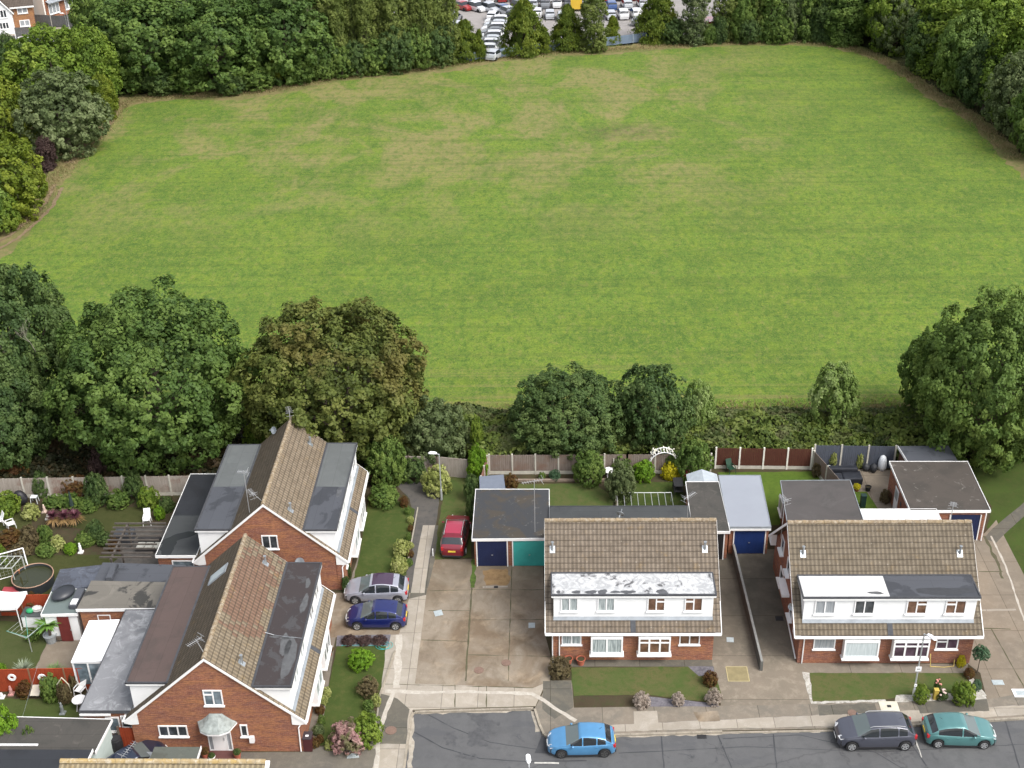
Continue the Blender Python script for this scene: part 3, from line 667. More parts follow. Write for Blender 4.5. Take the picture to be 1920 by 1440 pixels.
def crown_obj(name, me, mat, parent, loc, scale, rz=0):
    o = bpy.data.objects.new(name, me); COL.objects.link(o)
    o.parent = parent; o.location = loc; o.scale = scale; o.rotation_euler.z = rz
    o.material_slots[0].link = 'OBJECT'; o.material_slots[0].material = ML[mat]
    return o
TRUNKS = {}
def trunk_mesh(kind):
    if kind in TRUNKS: return TRUNKS[kind]
    rr = random.Random(kind); m = MB(); nl = 6
    m.tube((0,0,-.15), (0,0,.25), .065, .05, 9); m.tube((0,0,.25), (.02,.01,.55), .05, .035, 8)
    for i in range(nl):
        a = i*2*PI/nl+rr.uniform(-.3,.3); z = rr.uniform(.2,.45)
        p = (0,0,z); q = (math.cos(a)*.22, math.sin(a)*.22, z+.2); t = (math.cos(a+.2)*.42, math.sin(a+.2)*.42, z+.42)
        m.tube(p, q, .028, .019, 6); m.tube(q, t, .019, .008, 6)
        m.tube(q, (math.cos(a-.5)*.4, math.sin(a-.5)*.4, z+.3), .014, .006, 5)
    m.tube((.02,.01,.55), (.03,0,.9), .03, .01, 6)
    o = m.build('trunk', M_bark); me = o.data; bpy.data.objects.remove(o); TRUNKS[kind] = me; return me
def tree(name, label, group, x, y, h, r, mat, protos, seed=0, rz=None, base=.12, cat='tree', sy=None):
    "h: full height, r: crown radius in metres; the crown starts at base*h"
    rr = random.Random(seed*7+3); t = thing(name, label, cat, (x, y, -.05), 0, group)
    zc = h*(1+base)/2; hz = h*(1-base)/2
    if protos is FAR and hz/r > 1.35: protos = TALL
    tk = bpy.data.objects.new('trunk', trunk_mesh(seed % 3)); COL.objects.link(tk); tk.parent = t; tk.scale = (min(h*.8, r*1.45), min(h*.8, r*1.45), h*.78)
    crown_obj('crown', protos[seed % len(protos)], mat, t, (0, 0, zc), (r, (sy or r)*rr.uniform(.94,1.05), hz*1.06), rr.uniform(0, 6) if rz is None else rz)
    return t
VG = [Vector((*p, 0)) for p in GP(vergepx)]
def pushed(x, y, r):
    if y < 97: return x, y
    for _ in range(3):
        best = None
        for a, b in zip(VG, VG[1:]):
            d = b-a; t = max(0, min(1, (Vector((x, y, 0))-a).dot(d)/d.length_squared)); q = a+d*t; n = Vector((-d.y, d.x, 0)).normalized()
            s_ = (Vector((x, y, 0))-q).dot(n); l = (Vector((x, y, 0))-q).length*(1 if s_ > 0 else -1)
            if best is None or abs(l) < abs(best[0]): best = (l, n)
        q = (.28 if x > 0 else -.1)*r
        if best[0] < q: x += best[1].x*(q-best[0]); y += best[1].y*(q-best[0])
    return x, y
def tpx(name, label, group, cx, cy, rpx, h, mat, protos, seed=0, asp=1.0, base=.12, r=None, cat='tree'):
    "tree whose crown centre stands at a photograph pixel, in real metres"
    zc = h*(1+base)/2; x, y = G(cx, cy, zc)
    dist = (Vector((x, y, zc))-CAM).dot(_fw); rr = rpx*dist/FPX; x, y = pushed(x, y, rr)
    return tree(name, label, group, x, y, h, rr, mat, protos, seed, base=base, cat=cat)
def shrub(label, cx, cy, rpx, h, mat, seed=0, group=None, name='shrub', z0=0, flat=1.0, protos=None, cat='shrub'):
    x, y = G(cx, cy, h*.5); d = (Vector((x, y, h*.5))-CAM).dot(_fw); r = rpx*d/FPX
    me = (protos or BUSH)[seed % len(protos or BUSH)]
    o = crown_obj(name, me, mat, None, (x, y, z0+h*.42), (r, r*flat, h*.60), seed*1.7)
    return tag(o, label, cat, group)

# ---- the big trees behind the gardens
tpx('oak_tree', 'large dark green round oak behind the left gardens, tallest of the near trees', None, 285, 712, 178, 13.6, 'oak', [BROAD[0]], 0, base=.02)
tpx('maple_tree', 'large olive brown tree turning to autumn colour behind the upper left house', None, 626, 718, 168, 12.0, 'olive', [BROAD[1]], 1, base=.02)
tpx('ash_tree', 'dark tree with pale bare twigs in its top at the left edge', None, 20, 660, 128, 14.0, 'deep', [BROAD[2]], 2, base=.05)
_t = [q for q in bpy.data.objects if q.name.startswith('ash_tree')][0]; m = MB(); rr = random.Random(4)
def twig(p, d, l, r, k):
    q = p+d*l; m.tube(p, q, r, r*.6, 5, cap=False)
    if k:
        for _ in range(3): twig(q, (d+Vector((rr.uniform(-.6,.6), rr.uniform(-.6,.6), rr.uniform(-.1,.5)))).normalized(), l*.72, r*.55, k-1)
_m = plain('pale_bare_twigs', (.30,.28,.22), .9)
for a, b in ((1.2,-3.6),(2.6,-2.8),(.2,-3.0),(3.6,-3.4)): m = MB(); twig(Vector((a, b, 9.2)), Vector((rr.uniform(-.2,.3),-.25,.9)).normalized(), 1.0, .03, 3); m.build('bare_branch', _m, _t)
tpx('ash_tree', 'lower dark tree at the left edge beneath the one with bare twigs', None, -15, 780, 105, 9.5, 'deep', [BROAD[0]], 3, base=.02)
tpx('sycamore_tree', 'large mid green tree with lumpy clustered crown at the right edge of the photo', None, 1866, 712, 142, 13.2, 'mid', [BROAD[1]], 4, base=.04)
tpx('sycamore_tree', 'low side tree growing against the left flank of the lumpy tree at the right edge', None, 1745, 700, 52, 7.5, 'mid', [FAR[1]], 5, base=.02)
tpx('hawthorn_bush', 'broad dark green bush beyond the panel fence, left of its smaller neighbour', None, 1066, 778, 108, 6.4, 'deep', [BROAD[2]], 6, base=-.05)
tpx('hawthorn_bush', 'round dark green bush beyond the fence, right of the broad one', None, 1222, 770, 72, 6.8, 'deep', [FAR[2]], 7, base=-.03)
tpx('sapling', 'thin pale green sapling beside the right flank of the two dark bushes', None, 1312, 765, 30, 4.5, 'light', [BUSH[0]], 8, base=.0)
tpx('sapling', 'isolated light green sapling standing on the field edge towards the right', None, 1565, 745, 46, 5.6, 'light', [BUSH[1]], 9, base=.0)
tpx('sallow_bush', 'grey green bush below the olive brown tree, right of the upper left house', None, 815, 815, 62, 5.0, 'grey', [FAR[3]], 10, base=-.1)
tpx('elder_bush', 'green bush at the foot of the olive brown tree behind the light fence', None, 722, 868, 38, 4.0, 'mid', [FAR[0]], 11, base=-.1)
tpx('sapling', 'slender yellow green birch with pale stem left of the clipped lime hedge', None, 893, 815, 12, 3.8, 'bright', [BUSH[2]], 12, base=.25)
tpx('elder_bush', 'bright green bush seen between the dark oak and the upper left house', None, 490, 818, 34, 3.6, 'bright', [FAR[2]], 13, base=-.1)

# ---- undergrowth strip: brambles nobody could count
def bramble(name, label, x0, x1, y0, y1, n, hfun, mat, seed, ls=(.10,.20)):
    rg = np.random.default_rng(seed); x = rg.uniform(x0, x1, n); y = rg.uniform(y0, y1, n)
    h = hfun(x, y)+rg.uniform(-.25, .1, n); keep = h > .02; x, y, h = x[keep], y[keep], h[keep]
    e = .15; nx = -(hfun(x+e, y)-hfun(x-e, y))/(2*e); ny = -(hfun(x, y+e)-hfun(x, y-e))/(2*e)
    N = np.stack([nx, ny, np.ones_like(nx)], 1)+rg.normal(size=(len(x), 3))*.45
    V = np.clip(.5+.5*np.sin(x*1.1+2*np.sin(y*.9))*np.cos(y*1.3+x*.3)+rg.normal(size=len(x))*.25, 0, 1)
    me = leaf_mesh(name, np.stack([x, y, h], 1), N, rg.uniform(*ls, len(x)), V); me.materials.append(mat)
    o = bpy.data.objects.new(name, me); COL.objects.link(o); return tag(o, label, 'undergrowth', None, 'stuff')
def bumps(seed, amp, base, sc=1.0):
    rr = np.random.default_rng(seed); A = rr.uniform(.4, 1.7, (10, 2))*sc; ph = rr.uniform(0, 6, 10)
    def f(x, y):
        s = 0
        for (a, b), p in zip(A, ph): s = s+np.sin(a*x+1.3*np.sin(b*y+p)+p)*np.cos(b*y-p)
        return base+amp*s/3
    return f
M_br = m_leaf('bramble_leaves', (.038,.062,.018), (.085,.118,.034), (.15,.18,.06), 0, patch=(.115,.115,.05))
M_br2 = m_leaf('nettle_leaves', (.055,.09,.018), (.115,.16,.03), (.20,.24,.06), 0)
hb = bumps(5, .55, 1.15)
bramble('bramble_thicket', 'dark tangled brambles between the garden fences and the field', -14, 46, 84.3, 92.8, 60000, lambda x, y: hb(x, y)*np.clip((92.9-y)/2.0, .15, 1)*(1-.25*(x > 14)), M_br, 1)
hb2 = bumps(9, .5, .75, 1.3)
bramble('nettle_patch', 'lighter green nettles and weeds scattered through the dark brambles', -12, 46, 84.2, 90.0, 20000, lambda x, y: hb2(x, y)*1.25+.25, M_br2, 2)
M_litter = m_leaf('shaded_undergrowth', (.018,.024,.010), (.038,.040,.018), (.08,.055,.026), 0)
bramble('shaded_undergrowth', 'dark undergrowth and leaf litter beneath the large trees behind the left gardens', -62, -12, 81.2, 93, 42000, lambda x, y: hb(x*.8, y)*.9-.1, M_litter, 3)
M_straw = m_leaf('straw_blades', (.15,.13,.05), (.24,.19,.09), (.34,.27,.14), 0)
def tufts(name, label, path, wd, n, mat, seed, hh=(.08,.26)):
    rg = np.random.default_rng(seed); P = np.array(path, float); seg = np.linalg.norm(np.diff(P, axis=0), axis=1); cum = np.concatenate([[0], np.cumsum(seg)])
    t = rg.uniform(0, cum[-1], n); i = np.clip(np.searchsorted(cum, t)-1, 0, len(seg)-1); f = (t-cum[i])/seg[i]
    d = (P[i+1]-P[i])/seg[i][:, None]; q = P[i]+(P[i+1]-P[i])*f[:, None]+np.stack([-d[:, 1], d[:, 0]], 1)*(rg.normal(size=n)*wd)[:, None]
    h = rg.uniform(*hh, n)*.55; a = rg.uniform(0, 2*PI, n)
    N = np.stack([np.cos(a), np.sin(a), rg.uniform(.2, 1.2, n)], 1)
    me = leaf_mesh(name, np.stack([q[:, 0], q[:, 1], h*.6], 1), N, h, rg.uniform(size=n), 1.7, up=(0,0,1), wd=.28); me.materials.append(mat)
    o = bpy.data.objects.new(name, me); COL.objects.link(o); return tag(o, label, 'dry grass', None, 'stuff')
mid = [((a[0]+b[0])/2, (a[1]+b[1])/2) for a, b in zip(GP(vergepx), GP(fieldpx))]
tufts('dry_grass_margin', 'straw coloured uncut grass round the far and side edges of the field', mid[2:], .8, 16000, M_straw, 1)
tufts('dry_grass_margin', 'straw coloured uncut grass along the near edge of the field by the brambles', [(62,94.2),(30,93.0),(12,93),(2,92.2),(-14,92.4)], .75, 9000, M_straw, 2)
# ---- left side of the field
g = 'trees on the left side of the field'
T = [('yellow green tree at the left edge, upper of two', 5,225,62,9,'yellow'),('yellow green tree at the left edge, larger and nearer of two', 5,340,78,9,'yellow'),
     ('grey green willow bushy tree in front of the bright round tree', 118,215,84,10,'grey'),('bright green round topped tree in front of the far white house', 95,135,86,11,'bright'),
     ('green tree with a yellowing right edge beside the gap in the far left corner', 172,135,45,11,'bright'),('small dark bush between the yellow tree and the grey green one', 88,288,17,4,'purple'),
     ('low green bush at the foot of the nearer yellow tree', 40,395,42,5,'bright'),('yellow flecked lower tree left of the far left corner', 195,185,22,6,'yellow')]
for i, (lb, cx, cy, r, h, mt) in enumerate(T): tpx('broadleaf_tree', lb, None, cx, cy, r, h, mt, FAR, i, base=-.02)
for i, (cx, cy, r, h) in enumerate([(-75,150,70,12),(-80,290,75,10),(-90,400,70,9),(-10,140,45,8)]):
    tpx('broadleaf_tree', 'dark green tree at the left edge behind the yellow green trees', g, cx, cy, r, h, 'deep' if i > 2 else 'mid', FAR, i+2, base=-.02)
# ---- far side of the field: trees given by the pixel where they meet the ground
def tb(name, label, group, cx, by, rpx, h, mat, protos, seed=0, base=-.03, cat='tree'):
    x, y = G(cx, by); d = (Vector((x, y, 0))-CAM).dot(_fw)
    x, y = pushed(x, y, rpx*d/FPX*1.6) if cx > 1600 else (x, y+rpx*d/FPX*.6)
    return tree(name, label, group, x, y, h, rpx*d/FPX, mat, protos, seed, base=base, cat=cat)
T = [('dark oak in the far left corner of the field, broadest of the dark oaks', 270,178,112,13,'oak'),('dark oak right of the broadest one, reaching down to the mown grass', 400,178,96,12.5,'oak'),
     ('dark oak beside the yellow leaved sapling at the far edge', 530,160,92,12.5,'oak'),('deep green tree rising behind the gap between the first two dark oaks', 345,140,80,15,'deep'),
     ('deep green tree behind the third dark oak', 470,130,80,15,'deep'),('mid green tree at the top edge behind the broadest dark oak', 205,130,70,13,'mid')]
for i, (lb, cx, cy, r, h, mt) in enumerate(T): tb('oak_tree', lb, None, cx, cy, r, h, mt, FAR, i, base=-.02)
T = [(235,178,40,4),(300,180,36,3.5),(350,178,36,4),(430,180,32,3),(480,172,34,3.5),(590,150,42,7),(560,160,30,4),(620,146,26,5)]
for i, (cx, cy, r, h) in enumerate(T): tb('understorey_tree', 'low dark tree at the foot of the dark oaks along the far left edge', 'low trees under the dark oaks', cx, cy, r, h, 'deep' if i % 2 else 'mid', FAR, i+1)
tb('sapling', 'straggly yellow leaved sapling in front of the dark oaks', None, 522, 158, 13, 5, 'yellow', BUSH, 3, base=.1)
for i, (cx, cy, r, h) in enumerate([(615,135,24,14),(640,140,20,12),(664,132,23,14),(690,138,20,12),(716,130,24,14),(742,134,22,13),(768,128,24,14),(794,130,22,13),(820,124,25,15),(842,122,22,14),(655,112,22,16),(705,110,24,16),(755,108,24,16),(805,104,24,16)]):
    tb('poplar_tree', 'narrow pale green poplar in the row left of the car park', 'row of narrow pale green poplars at the far edge', cx, cy, r, h, 'poplar', POPL, i)
for i, (cx, cy, r, h) in enumerate([(640,148,30,4.5),(668,145,28,5),(702,142,32,5),(742,140,36,6.5),(782,134,34,6.5),(818,128,34,6.5),(605,152,24,3.5)]):
    tb('understorey_tree', 'dark green bush in front of the row of poplars', 'dark bushes in front of the poplars', cx, cy, r, h, 'deep' if i % 2 else 'mid', FAR, i)
T = [('first cypress from the left by the blue fence, squat with a twin top', 872,118,34,6.0,'cypress'),('second cypress from the left by the blue fence, the largest cone', 982,106,46,7.8,'cypress'),
     ('cypress left of the tall pale poplar by the blue fence', 1064,96,32,6.6,'cypress'),('short yellowish cypress right of the tall pale poplar', 1149,84,17,4.3,'yellow'),('broad cypress right of the car park gap', 1234,80,44,7.8,'cypress'),
     ('low right shoulder of the largest cypress cone',1020,100,17,3.8,'cypress'),('small cypress leaning on the squat twin topped one',899,114,13,4.6,'cypress')]
for i, (lb, cx, cy, r, h, mt) in enumerate(T): tb('cypress_tree', lb, None, cx, cy, r, h, mt, CONE, i, base=-.02)
tb('poplar_tree', 'tall pale poplar standing alone in front of the car park', None, 1113, 100, 25, 9.5, 'poplar', POPL, 1)
tb('birch_tree', 'weeping grey green birch at the far edge left of the red parcel van', None, 1302, 86, 24, 9.5, 'grey', POPL, 0)
tb('understorey_tree', 'dark bush between the broad cypress and the weeping birch', None, 1264, 84, 24, 3.8, 'deep', FAR, 2)
g = 'screen of trees along the far edge right of the car park'
for i, (cx, cy, r, h, mt) in enumerate([(1362,78,26,11,'poplar'),(1390,80,24,10,'mid'),(1418,76,27,12,'poplar'),(1448,80,28,10,'mid'),(1480,78,30,10,'grey'),(1512,78,30,10,'mid'),(1545,80,30,9,'deep'),(1348,82,15,4,'deep'),
                                        (1400,62,34,14,'poplar'),(1460,60,34,14,'mid'),(1520,60,36,14,'grey'),(1575,66,36,13,'deep'),(1405,84,22,4,'deep'),(1465,84,24,4,'mid'),(1330,84,14,3,'mid')]):
    tb('screen_tree', 'tree in the continuous screen along the far edge right of the red parcel van', g, cx, cy, r, h, mt, POPL if mt == 'poplar' else FAR, i)
g = 'wood along the right side of the field'
W = [(1585,86,42,9.5,'mid'),(1640,102,46,9.5,'grey'),(1700,136,48,9,'deep'),(1665,95,55,12,'bright'),(1755,180,60,11,'mid'),(1805,206,52,9.5,'deep'),(1765,135,62,13,'bright'),(1830,165,66,13.5,'bright'),(1862,252,62,10,'grey'),
     (1915,295,66,10.5,'mid'),(1908,220,64,13.5,'bright'),(1720,75,60,14,'mid'),(1800,85,66,14,'oak'),(1885,125,70,14,'bright'),(1620,62,50,13,'deep'),(1560,64,44,13,'mid'),(1955,345,60,10,'deep'),(1975,250,66,13,'mid'),
     (1965,150,70,14,'oak'),(1670,45,60,15,'mid'),(1760,40,66,15,'deep'),(1860,50,70,15,'mid'),(1950,60,70,15,'oak')]
for i, (cx, cy, r, h, mt) in enumerate(W):
    lb = {'deep': 'dark low tree on the field side of the wood along the right edge', 'mid': 'mid green tree within the wood along the right edge', 'bright': 'lighter green tall tree in the right hand wood',
          'oak': 'dark green tall oak at the back of the right hand wood', 'grey': 'grey green tree where the right hand wood meets the far screen'}[mt]
    tb('woodland_tree', lb, g+', '+mt+' ones', cx, cy, r, h, mt, FAR, i)
# ================================================================ houses
M_brick = m_brick('red_brick')
M_brickB = m_brick('brown_red_brick', (.30,.105,.06), (.22,.075,.048), (.38,.16,.075))
M_upvc = plain('white_upvc', (.80,.80,.80), .35, var=.03)
M_render = plain('white_cladding', (.78,.79,.79), .5, var=.03)
M_fascia = plain('white_fascia', (.80,.80,.79), .4, var=.04)
M_ridge = m_ground('ridge_tiles', [(.23,.18,.125),(.30,.23,.14),(.46,.41,.33)], 1.6, 5, 16, .9)
M_lead = plain('grey_lead', (.25,.275,.30), .5, var=.2, scale=2)
M_dark = M_dark
M_blackfelt = plain('black_felt_edge', (.055,.058,.065), .8, var=.2)
M_alu = plain('galvanised_metal', (.42,.45,.47), .35, .7, var=.1)
M_ant = plain('grey_aerial_metal', (.48,.49,.50), .4, .5, var=.1)
M_tileA = m_tile('concrete_roof_tiles', (.220,.180,.140), (.172,.142,.112), lw=.14)
M_tileB = m_tile('mossy_roof_tiles', (.205,.170,.125), (.162,.136,.102), lw=.12, orange=.2)
M_tileC = m_tile('patched_roof_tiles', (.245,.20,.14), (.20,.16,.11), lw=.16, orange=.4, red=(1.2,3.55,5.2,2.3))
M_tileD = m_tile('lichened_roof_tiles', (.245,.195,.14), (.20,.16,.115), lw=.16, orange=.25)
M_tileDk = m_tile('dark_shaded_slope_tiles', (.125,.102,.075), (.10,.084,.062), lw=.10, orange=.25)  # left slopes: partly darker tiles, partly the slope's shade put into the colour
def m_glass(name, c=(.03,.035,.04), curtain=None, rough=.08):
    k = NT(name, rough, .6)
    if curtain:
        wv = k.noise(k.co('UV', scale=(9,.6,1)), 1.6, 3, .6)
        return k.out(k.ramp(wv, (.35, c), (.62, curtain)))
    f = k.noise(k.co('UV'), 1.5, 2); return k.out(k.ramp(f, (.4, c), (.62, tuple(x*1.8+.01 for x in c))))
MG = {'dark': m_glass('dark_window_glass'), 'net': m_glass('net_curtain_glass', (.16,.19,.20), (.45,.50,.50), .25),
      'brown': m_glass('brown_room_glass', (.10,.055,.035)), 'grey': m_glass('grey_blind_glass', (.22,.24,.26), (.34,.36,.38), .3),
      'lattice': m_glass('leaded_glass', (.42,.48,.50), (.55,.60,.62), .2), 'plum': m_glass('dark_plum_glass', (.05,.03,.045)), 'blue': m_glass('grey_blue_glass', (.10,.13,.15))}

def window(par, axis, u0, u1, z0, z1, d, out, panes=2, glass='dark', name='window', sill=True, toplights=(), fr=.07, depth=.12):
    """axis 'x': window in a wall whose plane is y=d, spanning x u0..u1; axis 'y': plane x=d, spanning y.
    out=+1/-1 outward direction; proud of the wall by a few centimetres"""
    def bx(m, a0, a1, z0_, z1_, p0, p1):
        q0, q1 = d+out*p0, d+out*p1
        if axis == 'x': m.box(a0, a1, q0, q1, z0_, z1_)
        else: m.box(q0, q1, a0, a1, z0_, z1_)
    if u0 > u1: u0, u1 = u1, u0
    m = MB(); W = u1-u0
    bx(m, u0, u1, z1-fr, z1, -.02, .06); bx(m, u0, u1, z0, z0+fr, -.02, .06)
    bx(m, u0, u0+fr, z0+fr, z1-fr, -.02, .06); bx(m, u1-fr, u1, z0+fr, z1-fr, -.02, .06)
    for i in range(1, panes):
        c = u0+W*i/panes; bx(m, c-fr*.55, c+fr*.55, z0+fr, z1-fr, -.02, .058)
    for i in toplights:
        a = u0+W*i/panes; b = u0+W*(i+1)/panes; zz = z0+(z1-z0)*.70; bx(m, a+fr*.5, b-fr*.5, zz-.05, zz+.05, -.02, .056)
    w_ = m.build(name, M_upvc, par)
    m = MB(); bx(m, u0+fr*.5, u1-fr*.5, z0+fr*.5, z1-fr*.5, -.01, .02); m.build('pane', MG[glass], w_)
    if sill: m = MB(); bx(m, u0-.06, u1+.06, z0-.07, z0-.004, -.01, depth); m.build('sill', M_upvc, w_)
    return w_

def aerial(par, p, h, ang, L=1.1, lean=(0,0), yagi=True, name='tv_aerial'):
    p = Vector(p); t = p+Vector((lean[0], lean[1], h)); m = MB(); m.tube(p, t, .022, n=6)
    a = Vector((math.cos(ang), math.sin(ang), .05)); b = Vector((-math.sin(ang), math.cos(ang), 0))
    s = t-Vector((0,0,.1)); m.tube(s-a*L*.4, s+a*L*.6, .014, n=5)
    for i in range(8):
        c = s-a*L*.3+a*(L*.85*i/7); q = .20 if i else .30
        m.tube(c-b*q, c+b*q, .009, n=4)
    m.tube(s-a*L*.38+Vector((0,0,-.25)), s-a*L*.38+Vector((0,0,.25)), .012, n=4)
    for zz in (-.2,.2): m.tube(s-a*L*.38+b*.28+Vector((0,0,zz)), s-a*L*.38-b*.28+Vector((0,0,zz)), .01, n=4)
    return m.build(name, M_ant, par)
def dish(par, p, ang, r=.28, name='satellite_dish', mat=None):
    p = Vector(p); m = MB(); n = 14; f = Vector((math.cos(ang), math.sin(ang), .45)).normalized(); u = f.orthogonal().normalized(); v_ = f.cross(u)
    c = p+f*.3; vs = [c-f*.08]
    for i in range(n):
        t = 2*PI*i/n; vs.append(c+(u*math.cos(t)+v_*math.sin(t))*r)
    vs += [x-f*.015 for x in vs]
    fs = [(0, i+1, (i+1)%n+1) for i in range(n)]+[(n+1, n+1+(i+1)%n+1, n+1+i+1) for i in range(n)]+[(i+1, n+1+i+1, n+1+(i+1)%n+1, (i+1)%n+1) for i in range(n)]
    m.add(vs, fs); m.tube(p, c-f*.05, .02, n=6); m.tube(c-f*.06-Vector((0,0,r)), c+f*.3, .012, n=5); m.box(*[x for k in range(2) for x in ((c+f*.3)[k]-.03, (c+f*.3)[k]+.03)], (c+f*.3).z-.03, (c+f*.3).z+.05)
    return m.build(name, mat or M_lead, par)

def chalet(label, cx, cy, L, rz, tile_f, tile_b, brick, droof, frontwin, baywin, o):
    """semi-detached chalet pair; local frame: ridge along x, front towards -y"""
    EZ, SL, HY, VG = 2.47, o.get('sl', .925), 5.2, .42
    RZ = EZ+SL*HY; t = thing('semi_detached_house', label, 'house', (cx, cy, 0), rz)
    hx = L/2; rx = hx+o.get('vg', VG); WY = 4.87
    # walls: gable outline extruded along x
    zt = EZ+SL*(HY-WY)-.18
    m = MB(); pts = [(-WY,0),(WY,0),(WY,zt),(0,RZ-.2),(-WY,zt)]
    v = [(x, y, z) for x in (-hx, hx) for y, z in pts]
    m.add(v, [(0,4,3,2,1),(5,6,7,8,9)]+[(i,(i+1)%5,(i+1)%5+5,i+5) for i in range(5)])
    m.build('wall', brick, t)
    # roof slopes
    for sgn, mt in ((-1, tile_f), (1, tile_b)):
        a = (-rx, sgn*HY, EZ); b = (rx, sgn*HY, EZ); c = (rx, 0, RZ); d_ = (-rx, 0, RZ)
        q = [a, b, c, d_] if sgn < 0 else [b, a, d_, c]
        MB().slab(q, .10).build('roof', mt, t)
    m = MB(); n = int(2*rx/.45)
    for i in range(n):
        x0 = -rx+2*rx*i/n; k = (i*37 % 11)/400
        m.tube((x0,0,RZ-.03+k), (x0+2*rx/n-.015,0,RZ-.03+k*.5), .14, .13, 8)
    m.build('ridge', M_ridge, t)
    # barge boards + eave boxes
    for sx in (-1, 1):
        m = MB(); x0, x1 = sx*(rx-.03), sx*(rx+.015)
        for sy in (-1, 1):
            y0, y1 = sy*(HY+.03), 0
            a = (EZ-.04, RZ-.04)
            p = [(y0, a[0]-.17), (y0, a[0]+.02), (0, a[1]+.02), (0, a[1]-.18)]
            vs = [(x, y, z) for x in (x0, x1) for y, z in p]
            m.add(vs, [(0,1,2,3),(7,6,5,4),(0,4,5,1),(1,5,6,2),(2,6,7,3),(3,7,4,0)])
            yy = [sy*(HY+.02), sy*(HY+.02), sy*(HY-.95), sy*(WY-.32)]; zz = [EZ-.05, EZ-.22, EZ-.45+.0, EZ-.5]
            p = [(sy*(HY+.02), EZ-.06), (sy*(HY-.78), EZ-.06+SL*.78), (sy*(HY-.78), EZ-.30), (sy*(WY-.0), EZ-.34), (sy*(HY+.02), EZ-.24)]
            vs = [(x, y, z) for x in (sx*(hx+.02), sx*(rx-.035)) for y, z in p]; k = 5
            m.add(vs, [tuple(range(k)), tuple(range(2*k-1, k-1, -1))]+[(i, (i+1)%k, (i+1)%k+k, i+k) for i in range(k)])
        bm_o = m.build('bargeboard', M_fascia, t)
        bm = bmesh.new(); bm.from_mesh(bm_o.data); bmesh.ops.recalc_face_normals(bm, faces=bm.faces); bm.to_mesh(bm_o.data); bm.free()
    # eaves fascia, gutter, soffit, downpipes
    for sy in (-1, 1):
        m = MB(); m.box(-rx+.04, rx-.04, sy*(HY-.02), sy*(HY+.015), EZ-.24, EZ-.05); m.box(-rx+.04, rx-.04, sy*WY, sy*(HY-.022), EZ-.24, EZ-.21)
        m.build('fascia', M_fascia, t)
        m = MB(); g0 = sy*(HY+.02); g1 = sy*(HY+.13)
        m.box(-rx+.03, rx-.03, g0, g1, EZ-.14, EZ-.115); m.box(-rx+.03, rx-.03, g1, g1+sy*.015, EZ-.14, EZ-.05); m.build('gutter', M_fascia, t)
    for x in o.get('pipes', ()):
        m = MB(); m.path([(x, -HY-.07, EZ-.12), (x, -WY-.07, EZ-.45), (x, -WY-.07, .05)], .038); m.build('downpipe', M_fascia, t)
    # dormers
    def dormer(sy, x0, x1, roofs, wins, yf=4.5, zr=4.93, yb=2.25, ov=.13, felt=.09, felt_edge=True):
        zb = EZ+SL*(HY-yf)-.02; zi = zr-.06
        m = MB(); ybk = HY-(zi-EZ)/SL
        p = [(sy*yf, zb), (sy*yf, zi), (sy*ybk, zi)]
        vs = [(x, y, z) for x in (x0, x1) for y, z in p]
        m.add(vs, [(0,1,2),(5,4,3),(0,3,4,1),(1,4,5,2),(2,5,3,0)])
        ob = m.build('dormer', o.get('dclad', M_render), t)
        bm = bmesh.new(); bm.from_mesh(ob.data); bmesh.ops.recalc_face_normals(bm, faces=bm.faces); bm.to_mesh(ob.data); bm.free()
        m = MB(); m.box(x0-ov, x1+ov, sy*(yf+ov), sy*(yf+ov+.025), zr-.17, zr-.01)
        for x in (x0-ov, x1+ov): m.box(x-.0125, x+.0125, sy*(yf+ov-.003), sy*(HY-(zr-EZ)/SL+.1), zr-.17, zr-.01)
        m.build('dormer_fascia', M_fascia, ob)
        for a, b, mt in roofs:
            m = MB(); yr = HY-(zr+felt*.6-EZ)/SL-.05
            xa = x0-ov-.03 if a <= 0 else x0+(x1-x0)*a; xb = x1+ov+.03 if b >= 1 else x0+(x1-x0)*b
            y0_, y1_ = sy*(yf+ov+.04), sy*yr
            v = [(xa,y0_,zr),(xb,y0_,zr),(xb,y1_,zr+.02),(xa,y1_,zr+.02),(xa,y0_,zr+felt*.5),(xb,y0_,zr+felt*.5),(xb,y1_,zr+felt),(xa,y1_,zr+felt)]
            m.add(v, [(0,3,2,1),(4,5,6,7),(0,1,5,4),(1,2,6,5),(2,3,7,6),(3,0,4,7)] if sy < 0 else [(0,1,2,3),(7,6,5,4),(4,5,1,0),(5,6,2,1),(6,7,3,2),(7,4,0,3)])
            m.build('flat_roof', mt, ob)
        m = MB(); ye = sy*(yf+ov+.04); zz = zr+felt*.5
        m.box(x0-ov-.03, x1+ov+.03, ye-sy*.10, ye+sy*.003, zr-.03, zz+.035)
        for xa, xb in ((x0-ov-.034, x0-ov+.05), (x1+ov-.05, x1+ov+.034)): m.box(xa, xb, sy*(HY-(zr+felt*.6-EZ)/SL-.05), ye-sy*.102, zr-.028, zz+.05)
        m.box(x0-ov+.06, x1+ov-.06, sy*(HY-(zr+felt*.6-EZ)/SL-.02), sy*(HY-(zr+felt*.6-EZ)/SL+.10), zz, zz+.075)
        if felt_edge: m.build('roof_edging', M_blackfelt, ob)
        m = MB(); q = EZ+SL*(HY-yf)   # lead apron
